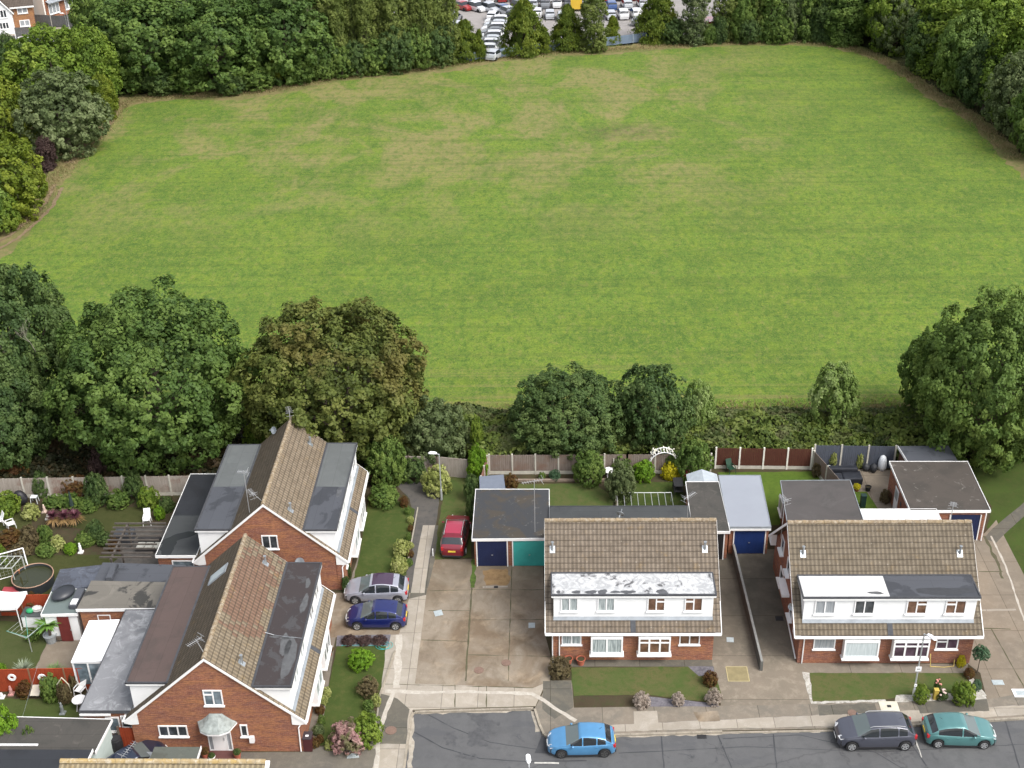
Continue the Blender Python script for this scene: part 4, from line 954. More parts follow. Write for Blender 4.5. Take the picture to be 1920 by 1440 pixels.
        m.slab([(x0-.02, sy*(yf+.15), q-SL*.15+.025), (x1+.02, sy*(yf+.15), q-SL*.15+.025), (x1+.02, sy*(yf+.0), q+.06), (x0-.02, sy*(yf+.0), q+.06)] if sy < 0 else
               [(x1+.02, sy*(yf+.15), q-SL*.15+.025), (x0-.02, sy*(yf+.15), q-SL*.15+.025), (x0-.02, sy*(yf+.0), q+.06), (x1+.02, sy*(yf+.0), q+.06)], .012)
        m.build('lead_apron', M_lead, ob)
        for (a, b, g_, tl) in wins: window(ob, 'x', a, b, 3.62, 4.68, sy*yf, sy, 2, g_, toplights=tl)
        return ob
    dx = hx-.12
    fw = o.get('fdw'); dormer(-1, -dx, dx, droof, fw)
    if o.get('rear'): dormer(1, -o['rear'][0], o['rear'][0], o['rear'][1], [(-3,-1.6,'dark',()),(1.4,2.8,'dark',())], **o['rear'][2])
    # front ground floor
    for i, (a, b, z0, z1, g_, n, tl) in enumerate(frontwin): window(t, 'x', a, b, z0, z1, -WY, -1, n, g_, toplights=tl)
    for i, (a, b, z0, z1, g_, n, tl) in enumerate(baywin):
        yb = -WY-.42; m = MB(); m.box(a, b, -WY-.0, yb+.03, z0-.02, z0+.10); m.box(a, b, -WY, yb, z1-.12, 2.2)
        m.box(a, a+.05, -WY, yb+.03, z0+.1, z1-.12); m.box(b-.05, b, -WY, yb+.03, z0+.1, z1-.12)
        by = m.build('bay_window', M_upvc, t)
        m = MB(); m.box(a-.08, b+.08, -WY, yb-.10, z0-.10, z0-.022); m.build('sill', M_upvc, by)
        window(by, 'x', a+.002, b-.002, z0+.10, z1-.12, yb+.03, -1, n, g_, sill=False, toplights=tl, fr=.1)
    # party wall gully on the lower front slope
    if o.get('gully', True):
        m = MB(); zf = lambda y: EZ+SL*(HY+y)+.02
        x = o.get('gx', 0); m.slab([(x-.16,-HY-.02,zf(-HY)), (x+.16,-HY-.02,zf(-HY)), (x+.16,-4.55,zf(-4.55)), (x-.16,-4.55,zf(-4.55))], .015); m.build('gully', M_blackfelt, t)
    # flue terminals
    for x, y in o.get('flues', ((-hx+.2,-1.35),(hx-.35,-1.35))):
        z = EZ+SL*(HY-abs(y)); m = MB(); q = .17
        sg = -1 if y < 0 else 1
        m.slab([(x-q,y-q,z-sg*-1*q*SL*-1*1.0 if False else EZ+SL*(HY-abs(y-q))+.03),(x+q,y-q,EZ+SL*(HY-abs(y-q))+.03),(x+q,y+q,EZ+SL*(HY-abs(y+q))+.03),(x-q,y+q,EZ+SL*(HY-abs(y+q))+.03)], .02)
        m.tube((x,y,z), (x,y,z+.55), .075, .07, 10); m.tube((x,y,z+.55), (x,y,z+.60), .10, .10, 10); m.build('flue', M_alu, t)
    return t, EZ, SL, HY, RZ

F_white = m_flat('streaked_white_felt', (.34,.35,.36), (.07,.07,.075), (.60,.61,.62), .75, (.55,.60), (.44,.58), .9, .6, 0)
F_white2 = m_flat('pale_felt', (.62,.62,.62), (.50,.49,.48), (.70,.70,.70), .6, (.5,.7), (.5,.7), .6, .6, 1.0)
F_slate = m_flat('dark_blue_grey_felt', (0.0788,0.084,0.0975), (0.0488,0.0525,0.0615), (0.0975,0.1028,0.1162), .35, (.52,.55), (.55,.8), .4, .55, 1.0)
F_grey = m_flat('mid_grey_felt', (0.1188,0.1282,0.1296), (0.0972,0.1044,0.1044), (0.1512,0.162,0.1584), .5, (.5,.7), (.5,.7), .5, .65, .9)
F_mottled = m_flat('dark_green_grey_felt', (0.0527,0.057,0.0589), (0.0403,0.0434,0.0465), (0.0806,0.0868,0.0868), .5, (.5,.62), (.55,.7), .4, .7, 1.0)
F_black = m_flat('black_felt', (0.028,0.0304,0.036), (0.0224,0.024,0.028), (0.04,0.0416,0.048), .5, (.5,.62), (.6,.75), .4, .6, 1.0)
F_brown = m_flat('brown_felt', (.092,.066,.060), (.074,.056,.051), (.112,.086,.076), .5, (.5,.62), (.58,.75), .4, .85, 1.1)
F_brownDk = m_flat('dark_brown_felt_puddled', (0.0422,0.0341,0.0341), (0.0372,0.0322,0.0341), (0.0651,0.0651,0.0682), .28, (.5,.62), (.56,.58), .8, .6, 0, pud=None)
F_cloud = m_flat('clouded_grey_felt', (0.2082,0.2125,0.2253), (0.1275,0.1318,0.1428), (0.34,0.3485,0.3612), .45, (.48,.62), (.50,.62), .8, .6, 0)
F_moss = m_flat('mossy_brown_felt', (0.0651,0.0608,0.0546), (0.0496,0.0484,0.0434), (0.1178,0.1085,0.093), .5, (.48,.6), (.56,.68), .7, .85, 1.0)
F_worn = m_flat('worn_pale_felt', (0.15,0.1387,0.12), (0.0375,0.0375,0.036), (0.2025,0.1875,0.1613), .22, (.5,.52), (.50,.66), .7, .8, 1.0)
F_silver = plain('blue_grey_sheet_metal', (.27,.29,.33), .45, .1, var=.04, scale=.5)
F_green = plain('green_grey_roofing', (.12,.15,.145), .6, var=.08, scale=1)
F_asb = m_flat('weathered_corrugated_roof', (.042,.044,.048), (.060,.050,.038), (.17,.165,.15), .7, (.48,.6), (.60,.66), .75, .8, 0)

h2, EZ, SL, HY, RZ = chalet('brown roofed chalet pair in the middle with chalky streaked flat dormer roof', 5.13, 66.9, 10.04, 0, M_tileA, M_tileA, M_brick, [(0,1,F_white)],
    [(-4.41,-3.18,1.27,2.16,'net',2,()),(2.9,4.17,1.27,2.16,'brown',2,())], [(-2.6,-.62,.78,2.25,'net',2,()),(.35,2.33,.78,2.25,'brown',3,(0,1,2))],
    dict(fdw=[(-4.45,-3.38,'net',()),(-2.2,-1.12,'net',()),(.86,1.96,'brown',(1,)),(3.15,4.26,'brown',(0,))], pipes=(-4.55,-4.98), flues=((-4.95,-1.4),(4.62,-1.4)), gx=.0))
def puddle(par, cx, cy, rx, ry, z, mat, seed=1, rz=0):
    rr = random.Random(seed); P_ = []; ph = [rr.uniform(0, 6) for _ in range(4)]
    for i in range(40):
        a = i/40*2*PI; q = 1+.16*math.sin(2*a+ph[0])+.10*math.sin(3*a+ph[1])+.06*math.sin(7*a+ph[2])+rr.uniform(-.03,.03)
        x, y = rx*q*math.cos(a), ry*q*math.sin(a); X_, Y_ = cx+x*math.cos(rz)-y*math.sin(rz), cy+x*math.sin(rz)+y*math.cos(rz); P_.append((X_, Y_, z+(max(0, 4.67-abs(Y_))*.0215 if z > 4 else 0)))
    return MB().add(P_, [tuple(range(40))]).build('puddle', mat, par)
M_pud = NT('standing_water_on_felt', .12, .6).out((.03,.032,.037)); M_puddk = plain('damp_dark_felt', (.085,.088,.095), .4, var=.3, scale=3); M_dry_ = plain('dried_grey_silt', (.085,.088,.092), .8, var=.2, scale=3)
for i, (x, r_) in enumerate(((-3.5,.42),(-2.6,.45),(-1.9,.4),(-1.1,.38),(-.35,.55),(1.75,.5),(-4.6,.2))): puddle(h2, x, -4.36, r_*.75, .13+.05*(i % 3), 4.980, M_puddk, i)
h3, *_ = chalet('brown roofed chalet pair on the right with half white, half dark dormer roof', 20.72, 66.62, 10.65, 0, M_tileB, M_tileB, M_brickB, [(0,.49,F_white2),(.49,1,F_slate)],
    [(-4.45,-3.12,1.15,2.0,'grey',1,()),(3.05,4.4,1.15,2.0,'plum',2,(0,))], [(-2.65,-.5,.72,2.2,'lattice',1,()),(.35,2.55,.72,2.2,'plum',3,(0,1,2))],
    dict(fdw=[(-4.55,-3.3,'grey',()),(-2.15,-.92,'dark',()),(1.0,2.25,'brown',(1,)),(3.35,4.6,'brown',(0,))], pipes=(-5.05,), flues=((-4.9,-1.5),(4.8,-1.5)), gx=.1))
puddle(h3, 3.3, -4.05, 1.55, .40, 4.980, plain('wet_black_felt', (.045,.047,.052), .3), 4); puddle(h3, -.9, -4.2, .5, .12, 4.980, M_dry_, 5)
rd = dict(yf=4.7, zr=4.9)
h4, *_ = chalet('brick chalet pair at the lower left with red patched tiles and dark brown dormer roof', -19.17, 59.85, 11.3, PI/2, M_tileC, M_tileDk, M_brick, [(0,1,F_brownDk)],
    [(-4.6,-3.4,1.2,2.1,'net',2,()),(3.2,4.5,1.2,2.1,'dark',2,())], [(-2.6,-.6,.75,2.25,'net',2,()),(.5,2.6,.75,2.25,'dark',3,())],
    dict(vg=.12, sl=.90, fdw=[(-4.4,-3.2,'net',()),(-2.2,-1.0,'net',()),(1.2,2.4,'dark',()),(3.2,4.4,'dark',())], pipes=(), flues=((-4.45,-1.7),(4.4,-1.4)), rear=(5.2, [(0,1,F_brown)], rd), gx=0))
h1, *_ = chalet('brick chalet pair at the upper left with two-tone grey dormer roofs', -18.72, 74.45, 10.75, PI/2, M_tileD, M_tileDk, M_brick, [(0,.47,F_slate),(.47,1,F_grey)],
    [(-4.6,-3.4,1.2,2.1,'net',2,()),(3.2,4.5,1.2,2.1,'dark',2,())], [(-2.6,-.6,.75,2.25,'net',2,()),(.5,2.6,.75,2.25,'dark',3,())],
    dict(vg=.12, sl=.90, fdw=[(-4.4,-3.2,'net',()),(-2.2,-1.0,'net',()),(1.2,2.4,'dark',()),(3.2,4.4,'dark',())], pipes=(), flues=((-4.3,-1.5),(4.0,-1.5)), rear=(5.15, [(0,.48,F_slate),(.48,1,F_grey)], rd), gx=0))

for x, y, a, b, m_ in ((-3.2,-4.1,1.5,.42,M_dry_),(-2.2,-3.7,1.0,.3,M_dry_),(-1.6,-3.55,.10,.28,M_dry_),(-1.5,-2.95,.10,.26,M_dry_),(1.6,-4.2,.8,.22,M_dry_),(3.6,-4.1,.45,.16,M_dry_)): puddle(h4, x, y, a, b, 4.981, m_, int(x*7)+30)
puddle(h1, -1.0, -4.2, .5, .2, 4.980, M_puddk, 8)
# gable details of the lower left house (gable plane is local x=-5.65; local y = -(X-cx))
gx = -5.65
def gy(X, cx=-19.17): return -(X-cx)
window(h4, 'y', gy(-18.5), gy(-19.58), 3.58, 4.72, gx, -1, 2, 'blue', toplights=(1,))
window(h4, 'y', gy(-20.86), gy(-22.53), 1.19, 2.02, gx, -1, 3, 'dark')
window(h4, 'y', gy(-17.37), gy(-17.79), 1.2, 2.1, gx, -1, 1, 'dark')
def front_door(par, x, y0, y1, zt=1.98):
    d = MB().box(x-.07, x+.01, y0+.28, y1-.28, .12, zt).build('door', M_upvc, par)
    m = MB(); ym = (y0+y1)/2; m.box(x-.09, x-.072, ym-.13, ym+.13, zt-.62, zt-.28); m.build('door_glass', MG['dark'], d)
    MB().box(x-.12, x-.072, y0+.36, y0+.39, .95, 1.15).build('handle', M_alu, d)
    for a, b in ((y0, y0+.24), (y1-.24, y1)):
        MB().box(x-.04, x+.01, a, b, .15, zt).build('side_light', MG['grey'], par)
        m = MB(); m.box(x-.075, x+.01, a-.03, a+.02, .12, zt+.03); m.box(x-.075, x+.01, b-.02, b+.03, .12, zt+.03); m.box(x-.072, x+.01, a+.02, b-.02, .12, .17); m.box(x-.072, x+.01, a+.02, b-.02, zt-.02, zt+.03); m.build('door_frame', M_upvc, par)
front_door(h4, gx, gy(-18.42), gy(-19.72))
m = MB(); ym = gy(-19.06); X0 = gx-.015                 # bell-shaped lead canopy over the door
rings = [(.36,2.95,.05),(.58,2.72,.38),(.86,2.48,.74),(1.12,2.34,.96),(1.14,2.28,1.0)]
vs = []; 
for hw, z, dp in rings:
    vs += [(X0, ym-hw, z), (X0-dp*.75, ym-hw*.72, z), (X0-dp, ym-hw*.30, z), (X0-dp, ym+hw*.30, z), (X0-dp*.75, ym+hw*.72, z), (X0, ym+hw, z)]
fs = [(5-i+r*6, 4-i+r*6, 4-i+(r+1)*6, 5-i+(r+1)*6) for r in range(4) for i in range(5)]+[(0,1,2,3,4,5), tuple(24+i for i in (5,4,3,2,1,0))]+[(r*6, r*6+6, r*6+11, r*6+5) for r in range(4)]
m.add(vs, fs); cnp = m.build('door_canopy', plain('weathered_lead_green', (.25,.28,.27), .5, var=.3, scale=4), h4)
m = MB(); vs = vs[24:]; 
for i in range(5): m.slab([Vector(vs[i+1])+Vector((0,0,-.10)), Vector(vs[i])+Vector((0,0,-.10)), Vector(vs[i])+Vector((0,0,.0)), Vector(vs[i+1])], .03)
m.build('canopy_trim', M_upvc, cnp)
MB().box(gx-.22, gx-.01, gy(-17.05), gy(-17.32), .85, 1.25).build('meter_box', M_upvc, h4)
MB().box(gx-.9, gx-.005, gy(-18.2), gy(-19.95), 0, .12).build('doorstep', plain('dark_red_tiles', (.10,.04,.035), .6), h4)
m = MB(); m.path([(gx+.02, -4.87-.06, 2.15), (gx-.05, -4.75, 1.9), (gx-.06, -4.72, .06)], .04); m.build('downpipe', M_fascia, h4)
MB().slab([(3.2,1.2,0),(4.1,1.2,0),(4.1,2.3,0),(3.2,2.3,0)], .04)
def skylight(par, x0, x1, y0, y1, EZ=2.47, SL=.90, HY=5.2):
    z = lambda y: EZ+SL*(HY-abs(y))+.10
    q = [(x1,y1,z(y1)),(x0,y1,z(y1)),(x0,y0,z(y0)),(x1,y0,z(y0))] if y1 > y0 > 0 else None
    o_ = MB().slab(q, .12).build('skylight', M_lead, par); n = Vector((0, SL, 1)).normalized()*.006
    c = sum((Vector(p) for p in q), Vector())/4
    MB().slab([c+(Vector(p)-c)*.82+n for p in q], .004).build('pane', MG['lattice'], o_)
skylight(h4, 2.75, 3.65, .75, 1.95)
aerial(h4, (-5.3, .0, 6.9), 1.2, 2.5, 1.0, (.0,.4)); aerial(h1, (-5.1, 1.05, 6.1), 3.4, 1.5, .7); aerial(h1, (5.0, .0, 7.0), 1.1, .3, 1.0); dish(h1, (5.1, 1.1, 6.3), 2.4)
aerial(h1, (-4.9, .2, 7.0), .9, .6, .9, (-.3,.5)); dish(h1, (-5.4, -2.0, 2.4), PI, .33); dish(h4, (5.7,-2.0,4.6), .3, .3)
m = MB(); m.path([(-1.3,-2.35,5.2),(-1.35,-2.9,5.03),(-1.5,-3.7,5.02),(-1.6,-4.6,5.0)], .015, 5); m.build('cable', M_alu, h4)
h1g = -5.375
window(h1, 'y', gy(-18.07,-18.72), gy(-19.14,-18.72), 3.46, 4.56, h1g, -1, 2, 'dark')
MB().box(h1g-.01, h1g+.05, -1.95, -1.75, 2.2, 2.42).build('vent', M_blackfelt, h1)
window(h1, 'y', -1.6, -.9, 1.2, 2.0, h1g, -1, 1, 'dark')
m = MB(); m.path([(h1g+.02, -4.87-.06, 2.15), (h1g-.05, -4.78, 1.9), (h1g-.06, -4.75, .06)], .04); m.build('downpipe', M_fascia, h1)
m = MB(); m.box(h1g-.03, h1g+.2, -4.4, -4.9, 0, 2.1); m.build('brick_pier', M_brick, h1)
# roof edge items of the middle pair and right pair
dish(h2, (-.7, .35, 7.2), 1.2, .26, mat=M_alu); aerial(h2, (3.9, 2.4, 4.9), 2.6, .75, 1.1)
m = MB(); m.tube((-5.3,-5.3,2.2), (-5.3,-1.6,2.2+.0), .02); 
# left gable of the right pair: windows with boxes, aerial
gx3 = -5.325
for y0, y1, z0, z1 in ((1.9,2.8,3.2,4.3),(-.4,.5,3.2,4.2),(1.2,2.3,1.1,2.1),(-2.4,-1.5,1.2,2.0)): window(h3, 'y', y0, y1, z0, z1, gx3, -1, 1, 'dark', depth=.28)
MB().box(gx3-.5, gx3-.005, -1.0, .75, 2.05, 2.25).build('porch_roof', M_upvc, h3)
dish(h3, (gx3-.02,-2.3,2.4), -2.2, .22, mat=M_alu); aerial(h3, (gx3-.3, 1.9, 4.6), 3.2, 2.0, .8); 
m = MB(); m.path([(gx3-.06,-1.7,.5),(gx3-.06,-4.6,.12)], .05); m.build('waste_pipe', M_fascia, h3)
MB().box(4.9, 4.9+.35, -4.87-.12, -4.875, 3.0-.9, 3.2-.9).build('alarm_box', M_upvc, h3)
aerial(h3, (4.5,.2,7.0), 1.5, 1.2, .5)

# ================================================================ flat roofed garages, extensions and sheds
def flat_building(name, label, cat, foot, zr, roofmat, wallmat, ov=.12, th=.12, trim=True, zs=None, trimmat=None, group=None, edges=None):
    "foot: roof outline (world xy); walls stand inside it by the overhang"
    cx = sum(p[0] for p in foot)/len(foot); cy = sum(p[1] for p in foot)/len(foot)
    t = thing(name, label, cat, (cx, cy, 0), 0, group); loc = [(p[0]-cx, p[1]-cy) for p in foot]
    inn = []
    for x, y in loc:
        l = math.hypot(x, y); inn.append((x-(ov*1.4)*x/l, y-(ov*1.4)*y/l))
    zl = zs or [zr]*len(foot)
    MB().prism(inn, 0, [z-th-.004 for z in zl]).build('wall', wallmat, t)
    m = MB(); m.prism(loc, min(zl)-th if not zs else 0, zl) if not zs else m.slab([(*p, z) for p, z in zip(loc, zl)], th)
    m.build('roof', roofmat, t)
    if trim:
        m = MB(); n = len(loc)
        for i in (edges if edges is not None else range(n)):
            a, b = Vector((*loc[i], zl[i])), Vector((*loc[(i+1) % n], zl[(i+1) % n])); d = (b-a).normalized(); o_ = Vector((d.y, -d.x, 0))
            if o_.dot(a) < 0: o_ = -o_
            p = [a+o_*.003-d*.04, b+o_*.003+d*.04, b+o_*.04+d*.04, a+o_*.04-d*.04]
            vs = [q+Vector((0,0,-th-.06)) for q in p]+[q+Vector((0,0,.035)) for q in p]
            m.add(vs, [(0,3,2,1),(4,5,6,7),(0,1,5,4),(1,2,6,5),(2,3,7,6),(3,0,4,7)])
        ob = m.build('fascia', trimmat or M_fascia, t)
        bm = bmesh.new(); bm.from_mesh(ob.data); bmesh.ops.recalc_face_normals(bm, faces=bm.faces); bm.to_mesh(ob.data); bm.free()
    return t, cx, cy
def garage_door(par, x0, x1, y, z1, mat, name='garage_door', frame=True):
    m = MB(); m.box(x0, x1, y-.05, y+.02, .04, z1)
    for i in range(1, 9): m.box(x0+(x1-x0)*i/9-.008, x0+(x1-x0)*i/9+.008, y-.062, y-.051, .08, z1-.05)
    d = m.build(name, mat, par); MB().box((x0+x1)/2-.06, (x0+x1)/2+.06, y-.09, y-.063, .95, 1.02).build('handle', M_alu, d)
    if frame:
        for x in (x0-.08, x1+.005): MB().box(x, x+.075, y-.085, y+.02, 0, z1+.02).build('door_frame', M_fascia, par)
M_navy = plain('navy_painted_steel', (.012,.02,.065), .45, var=.1, scale=2)
M_turq = plain('turquoise_painted_steel', (.045,.33,.30), .5, var=.12, scale=1.2)
M_blue = plain('blue_painted_steel', (.012,.032,.13), .5, var=.12, scale=1.5)
ga, ax, ay = flat_building('double_garage', 'double garage with navy and turquoise doors left of the middle chalet pair', 'garage', [(-5.30,71.55),(-.02,71.62),(-.02,77.3),(-5.30,77.33)], 2.45, F_asb, M_brick, zs=[2.38,2.38,2.55,2.55])
garage_door(ga, -4.98-ax, -2.95-ax, 71.66-ay, 2.15, M_navy); garage_door(ga, -2.50-ax, -.28-ax, 71.67-ay, 2.15, M_turq)
aerial(ga, (-1.0-ax, 72.2-ay, 2.5), 4.3, 3.5, 1.5)
gb, bx_, by_ = flat_building('open_garage', 'dark felt roofed garage with black doorway right of the middle pair', 'garage', [(9.85,72.3),(12.38,72.3),(12.30,78.27),(9.95,78.27)], 2.45, F_moss, M_brick, zs=[2.42,2.42,2.5,2.5])
garage_door(gb, 10.3-bx_, 12.0-bx_, 72.38-by_, 2.12, plain('shaded_doorway_panel', (.012,.012,.014), .8))  # black panel: the shade inside the open doorway, painted as a flat colour
gs, sx_, sy_ = flat_building('single_garage', 'garage with smooth blue-grey metal roof and blue door', 'garage', [(12.42,72.85),(15.26,72.85),(15.41,78.93),(12.42,78.95)], 2.5, F_silver, M_brick, zs=[2.42,2.42,2.6,2.6], trimmat=M_lead)
MB().box(12.5-sx_, 15.3-sx_, 72.78-sy_, 72.83-sy_, 2.12, 2.27).build('lintel_board', M_fascia, gs)
garage_door(gs, 12.85-sx_, 14.95-sx_, 73.02-sy_, 2.1, M_blue)
flat_building('rear_extension', 'long low dark felt extension right behind the ridge of the middle pair', 'extension', [(.05,71.85),(9.8,71.85),(9.8,75.1),(.05,75.1)], 2.6, F_mottled, M_brick, trimmat=M_blackfelt)
gc, cx_, cy_ = flat_building('rear_extension', 'square extension with brown-grey mottled flat roof behind the right pair', 'extension', [(16.35,71.9),(21.62,71.9),(21.72,78.05),(16.75,78.0)], 2.65, m_flat('brown_grey_felt', (.075,.068,.066), (.06,.056,.054), (.105,.10,.097), .35, (.45,.6), (.55,.7), .5, .75, 0), M_brickB, zs=[2.65,2.65,2.75,2.75], trimmat=M_lead)
window(gc, 'y', 1.0, 2.2, 1.0, 2.2, -2.48, -1, 1, 'grey')
gw, *_ = flat_building('rear_extension', 'narrow white roofed extension joining the right pair to its garage', 'extension', [(21.76,71.9),(27.0,71.9),(27.02,74.62),(21.76,74.62)], 2.6, F_white2, M_brickB)
gd, dx_, dy_ = flat_building('detached_garage', 'mossy brown roofed garage with navy door behind the right pair', 'garage', [(25.2,74.45),(30.72,74.45),(30.75,80.3),(25.1,80.35)], 2.65, m_flat('mossy_garage_roof', (.068,.058,.05), (.052,.046,.04), (.20,.19,.17), .55, (.45,.62), (.60,.66), .75, .85, 0), M_brickB, zs=[2.6,2.6,2.85,2.85])
garage_door(gd, 28.1-dx_, 30.15-dx_, 74.58-dy_, 2.15, M_navy)
m = MB(); m.path([(30.45-dx_, 74.35-dy_, 2.4), (30.45-dx_, 74.4-dy_, .05)], .045); m.build('downpipe', M_fascia, gd)
gl = -2.67
dd = MB().box(gl-.06, gl, .2, 1.1, .05, 2.0).build('door', M_upvc, gd); MB().box(gl-.07, gl-.062, .3, 1.0, 1.1, 1.85).build('door_glass', MG['grey'], dd)
MB().box(gl-.03, gl, -.6, -.35, 1.3, 1.6).build('wall_lamp', M_blackfelt, gd)
MB().box(gl-.03, gl, -2.3, -2.0, 1.1, 1.6).build('meter_box', M_blackfelt, gd)
flat_building('garden_shed', 'dark felt roofed shed at the back fence behind the mossy garage', 'shed', [(26.6,80.85),(30.3,80.85),(30.3,83.4),(26.5,83.35)], 2.35, F_slate, plain('dark_stained_timber', (.09,.04,.025), .8, var=.2), zs=[2.5,2.5,2.3,2.3], edges=(3,))
flat_building('garden_shed', 'small blue-grey sheet roofed shed behind the double garage', 'shed', [(-5.1,78.35),(-3.2,78.4),(-3.4,80.2),(-5.2,79.95)], 1.85, plain('blue_grey_felt', (.13,.15,.19), .7, var=.08), plain('red_cedar_boards', (.18,.07,.045), .8, var=.2), zs=[1.75,1.75,1.95,1.95], trim=False)
# pitched tarpaulin shed
t = thing('plastic_shed', 'grey plastic apex shed behind the dark felt roofed garage', 'shed', (11.4, 79.75, 0))
MB().box(-1.05,1.05,-.95,.95,0,1.55).build('wall', plain('grey_plastic', (.30,.33,.36), .6), t)
MB().slab([(-1.15,-1.05,1.5),(0,-1.05,1.95),(0,1.05,1.95),(-1.15,1.05,1.5)], .04).slab([(0,-1.05,1.95),(1.15,-1.05,1.5),(1.15,1.05,1.5),(0,1.05,1.95)], .04).build('roof', plain('pale_grey_plastic', (.36,.40,.44), .6), t)

# left hand extensions
e1, *_ = flat_building('rear_extension', 'long extension behind the upper left house, glossy black at its far half', 'extension', [(-26.6,69.45),(-23.85,69.45),(-23.85,79.4),(-26.62,79.4)], 2.6, F_black, M_brick)
MB().prism([(-1.36,-4.98),(1.36,-4.98),(1.36,-.35),(-1.36,-.35)], 2.605, 2.63).build('newer_felt', F_mottled, e1)
puddle(e1, -.3, -2.9, 1.1, .45, 2.634, M_pud, 3, .5); puddle(e1, -.75, -4.1, .55, .8, 2.6345, M_pud, 6)
e1w = window(e1, 'x', -.4, 1.1, .9, 2.1, -4.82, -1, 1, 'blue')
e2, *_ = flat_building('lean_to', 'wide slate grey felt roof between the two left houses', 'extension', [(-30.05,66.7),(-24.4,66.55),(-24.35,68.55),(-30.05,68.85)], 2.5, F_slate, M_brick, trim=False)
flat_building('lean_to', 'patched blue-grey felt roof left of the wide slate grey one', 'shed', [(-32.65,65.95),(-30.1,66.5),(-30.1,68.8),(-32.8,68.3)], 2.35, m_flat('patched_blue_felt', (.085,.095,.12), (.06,.065,.08), (.14,.15,.18), .8, (.5,.55), (.56,.6), .6, .6, .8), plain('creosoted_boards', (.05,.03,.02), .8), trim=False)
e3, x3, y3 = flat_building('rear_extension', 'extension with pale worn felt roof running left from the lower left house', 'extension', [(-30.15,63.68),(-24.0,63.78),(-24.0,66.4),(-30.1,66.62)], 2.72, F_worn, M_brick, edges=(0,))
window(e3, 'x', -28.95-x3, -28.1-x3, 1.2, 2.2, 63.82-y3, -1, 1, 'dark')
o4, x4, y4 = flat_building('outhouse', 'white walled outhouse with green-grey roof and a dark red door', 'outhouse', [(-32.5,63.68),(-30.22,63.78),(-30.35,66.2),(-32.6,66.3)], 2.3, F_green, M_render)
dd = MB().box(-31.6-x4, -30.85-x4, 63.74-y4, 63.80-y4, .05, 2.0).build('door', plain('dark_red_paint', (.13,.022,.02), .6), o4)
MB().box(-.1+.65, -.04+.65, 63.70-y4, 63.738-y4, .95, 1.05).build('handle', M_alu, dd)
window(o4, 'x', -32.2-x4, -31.75-x4, 1.1, 1.9, 63.86-y4, -1, 1, 'dark')
e5, x5, y5 = flat_building('rear_extension', 'long clouded grey flat roof against the lower left house', 'extension', [(-27.1,54.65),(-24.0,54.65),(-24.0,63.66),(-26.95,63.62)], 2.7, F_cloud, M_brick, trimmat=M_blackfelt)
MB().box(-27.1-x5, -25.3-x5, 54.53-y5, 54.60-y5, 2.40, 2.52).build('white_gutter', M_fascia, e5)
window(e5, 'x', -25.75-x5, -24.95-x5, 1.0, 2.1, 54.78-y5, -1, 1, 'blue'); window(e5, 'x', -24.85-x5, -24.2-x5, 1.3, 2.2, 54.78-y5, -1, 1, 'dark')
MB().box(-2.05+.0, -1.65, 1.5, 3.0, 2.705, 2.95).build('roof_box', F_slate, e3)
# conservatory / canopy with white polycarbonate roof
t = thing('patio_canopy', 'patio canopy with bright white roof and posts, beside the clouded grey roof', 'canopy', (-28.2, 61.0, 0))
MB().slab([(-.92,-1.85,2.35),(1.05,-1.85,2.45),(1.05,1.85,2.6),(-.92,1.85,2.5)], .06).build('roof', plain('white_polycarbonate', (.82,.84,.86), .3, var=.02), t)
for x, y in ((-.85,-1.78),(.05,-1.78),(.98,-1.78),(-.85,1.7)): MB().box(x-.04,x+.04,y-.04,y+.04,0,2.3).build('post', M_upvc, t)
MB().box(-.8,.95,-1.76,-1.73,.5,2.2).build('glazing', MG['blue'], t)
m = MB(); m.box(-.9,1.02,-1.83,-1.78,2.22,2.33); m.build('beam', M_upvc, t)
# bottom-left garage blocks
b1, x1_, y1_ = flat_building('garage_block', 'upper black felt garage roof with a white strip across it at the lower left corner', 'garage', [(-36.0,51.75),(-25.35,51.75),(-25.15,54.25),(-36.0,54.6)], 2.4, F_moss, plain('pale_mint_render', (.50,.58,.55), .6, var=.06), edges=(1,2))
MB().box(-5.4,1.9,-.9,-.78,2.405,2.46).build('white_strip', M_upvc, b1)
b2, *_ = flat_building('garage_block', 'lower black felt garage roof in the bottom left corner', 'garage', [(-36.0,48.2),(-25.6,48.2),(-25.45,51.7),(-36.0,51.72)], 2.62, F_black, plain('pale_mint_render2', (.50,.58,.55), .6, var=.06), edges=(1,))
t, *_ = flat_building('bin_store', 'small mossy grey flat roof in front of the lower left gable', 'store', [(-22.25,50.9),(-19.6,50.9),(-19.6,52.35),(-22.2,52.35)], 2.2, m_flat('mossy_grey', (.10,.11,.095), (.08,.085,.07), (.15,.155,.13), .8, (.5,.6), (.55,.7), .5, .8, 0), M_brick, edges=(1,))
# house whose ridge enters at the bottom
t = thing('bungalow', 'brown lichened roof ridge cut by the bottom edge below the lower left house', 'house', (-19.4, 43.2, 0))
MB().box(-5.0,5.0,-3.1,3.1,0,4.4).build('wall', M_brick, t)
m = MB(); m.slab([(-5.3,-3.5,4.2),(5.1,-3.5,4.2),(5.1,3.35,7.0),(-5.3,3.35,7.0)], .15); m.build('roof', m_tile('orange_lichened_tiles', (.33,.27,.17), (.27,.22,.14), lw=.2, orange=.8), t)
m = MB()
for i in range(22): m.tube((-5.3+i*.473,3.4,7.0),(-5.3+i*.473+.455,3.4,7.0), .14, .13, 8)
m.build('ridge', m_ground('orange_lichened_ridge', [(.42,.30,.12),(.35,.28,.18),(.58,.54,.46)], 1.2, 4, 16), t)
MB().slab([(5.08,3.5,6.9),(5.08,-3.5,4.1),(5.3,-3.5,4.1),(5.3,3.5,6.9)][::-1], .12).build('bargeboard', M_fascia, t)
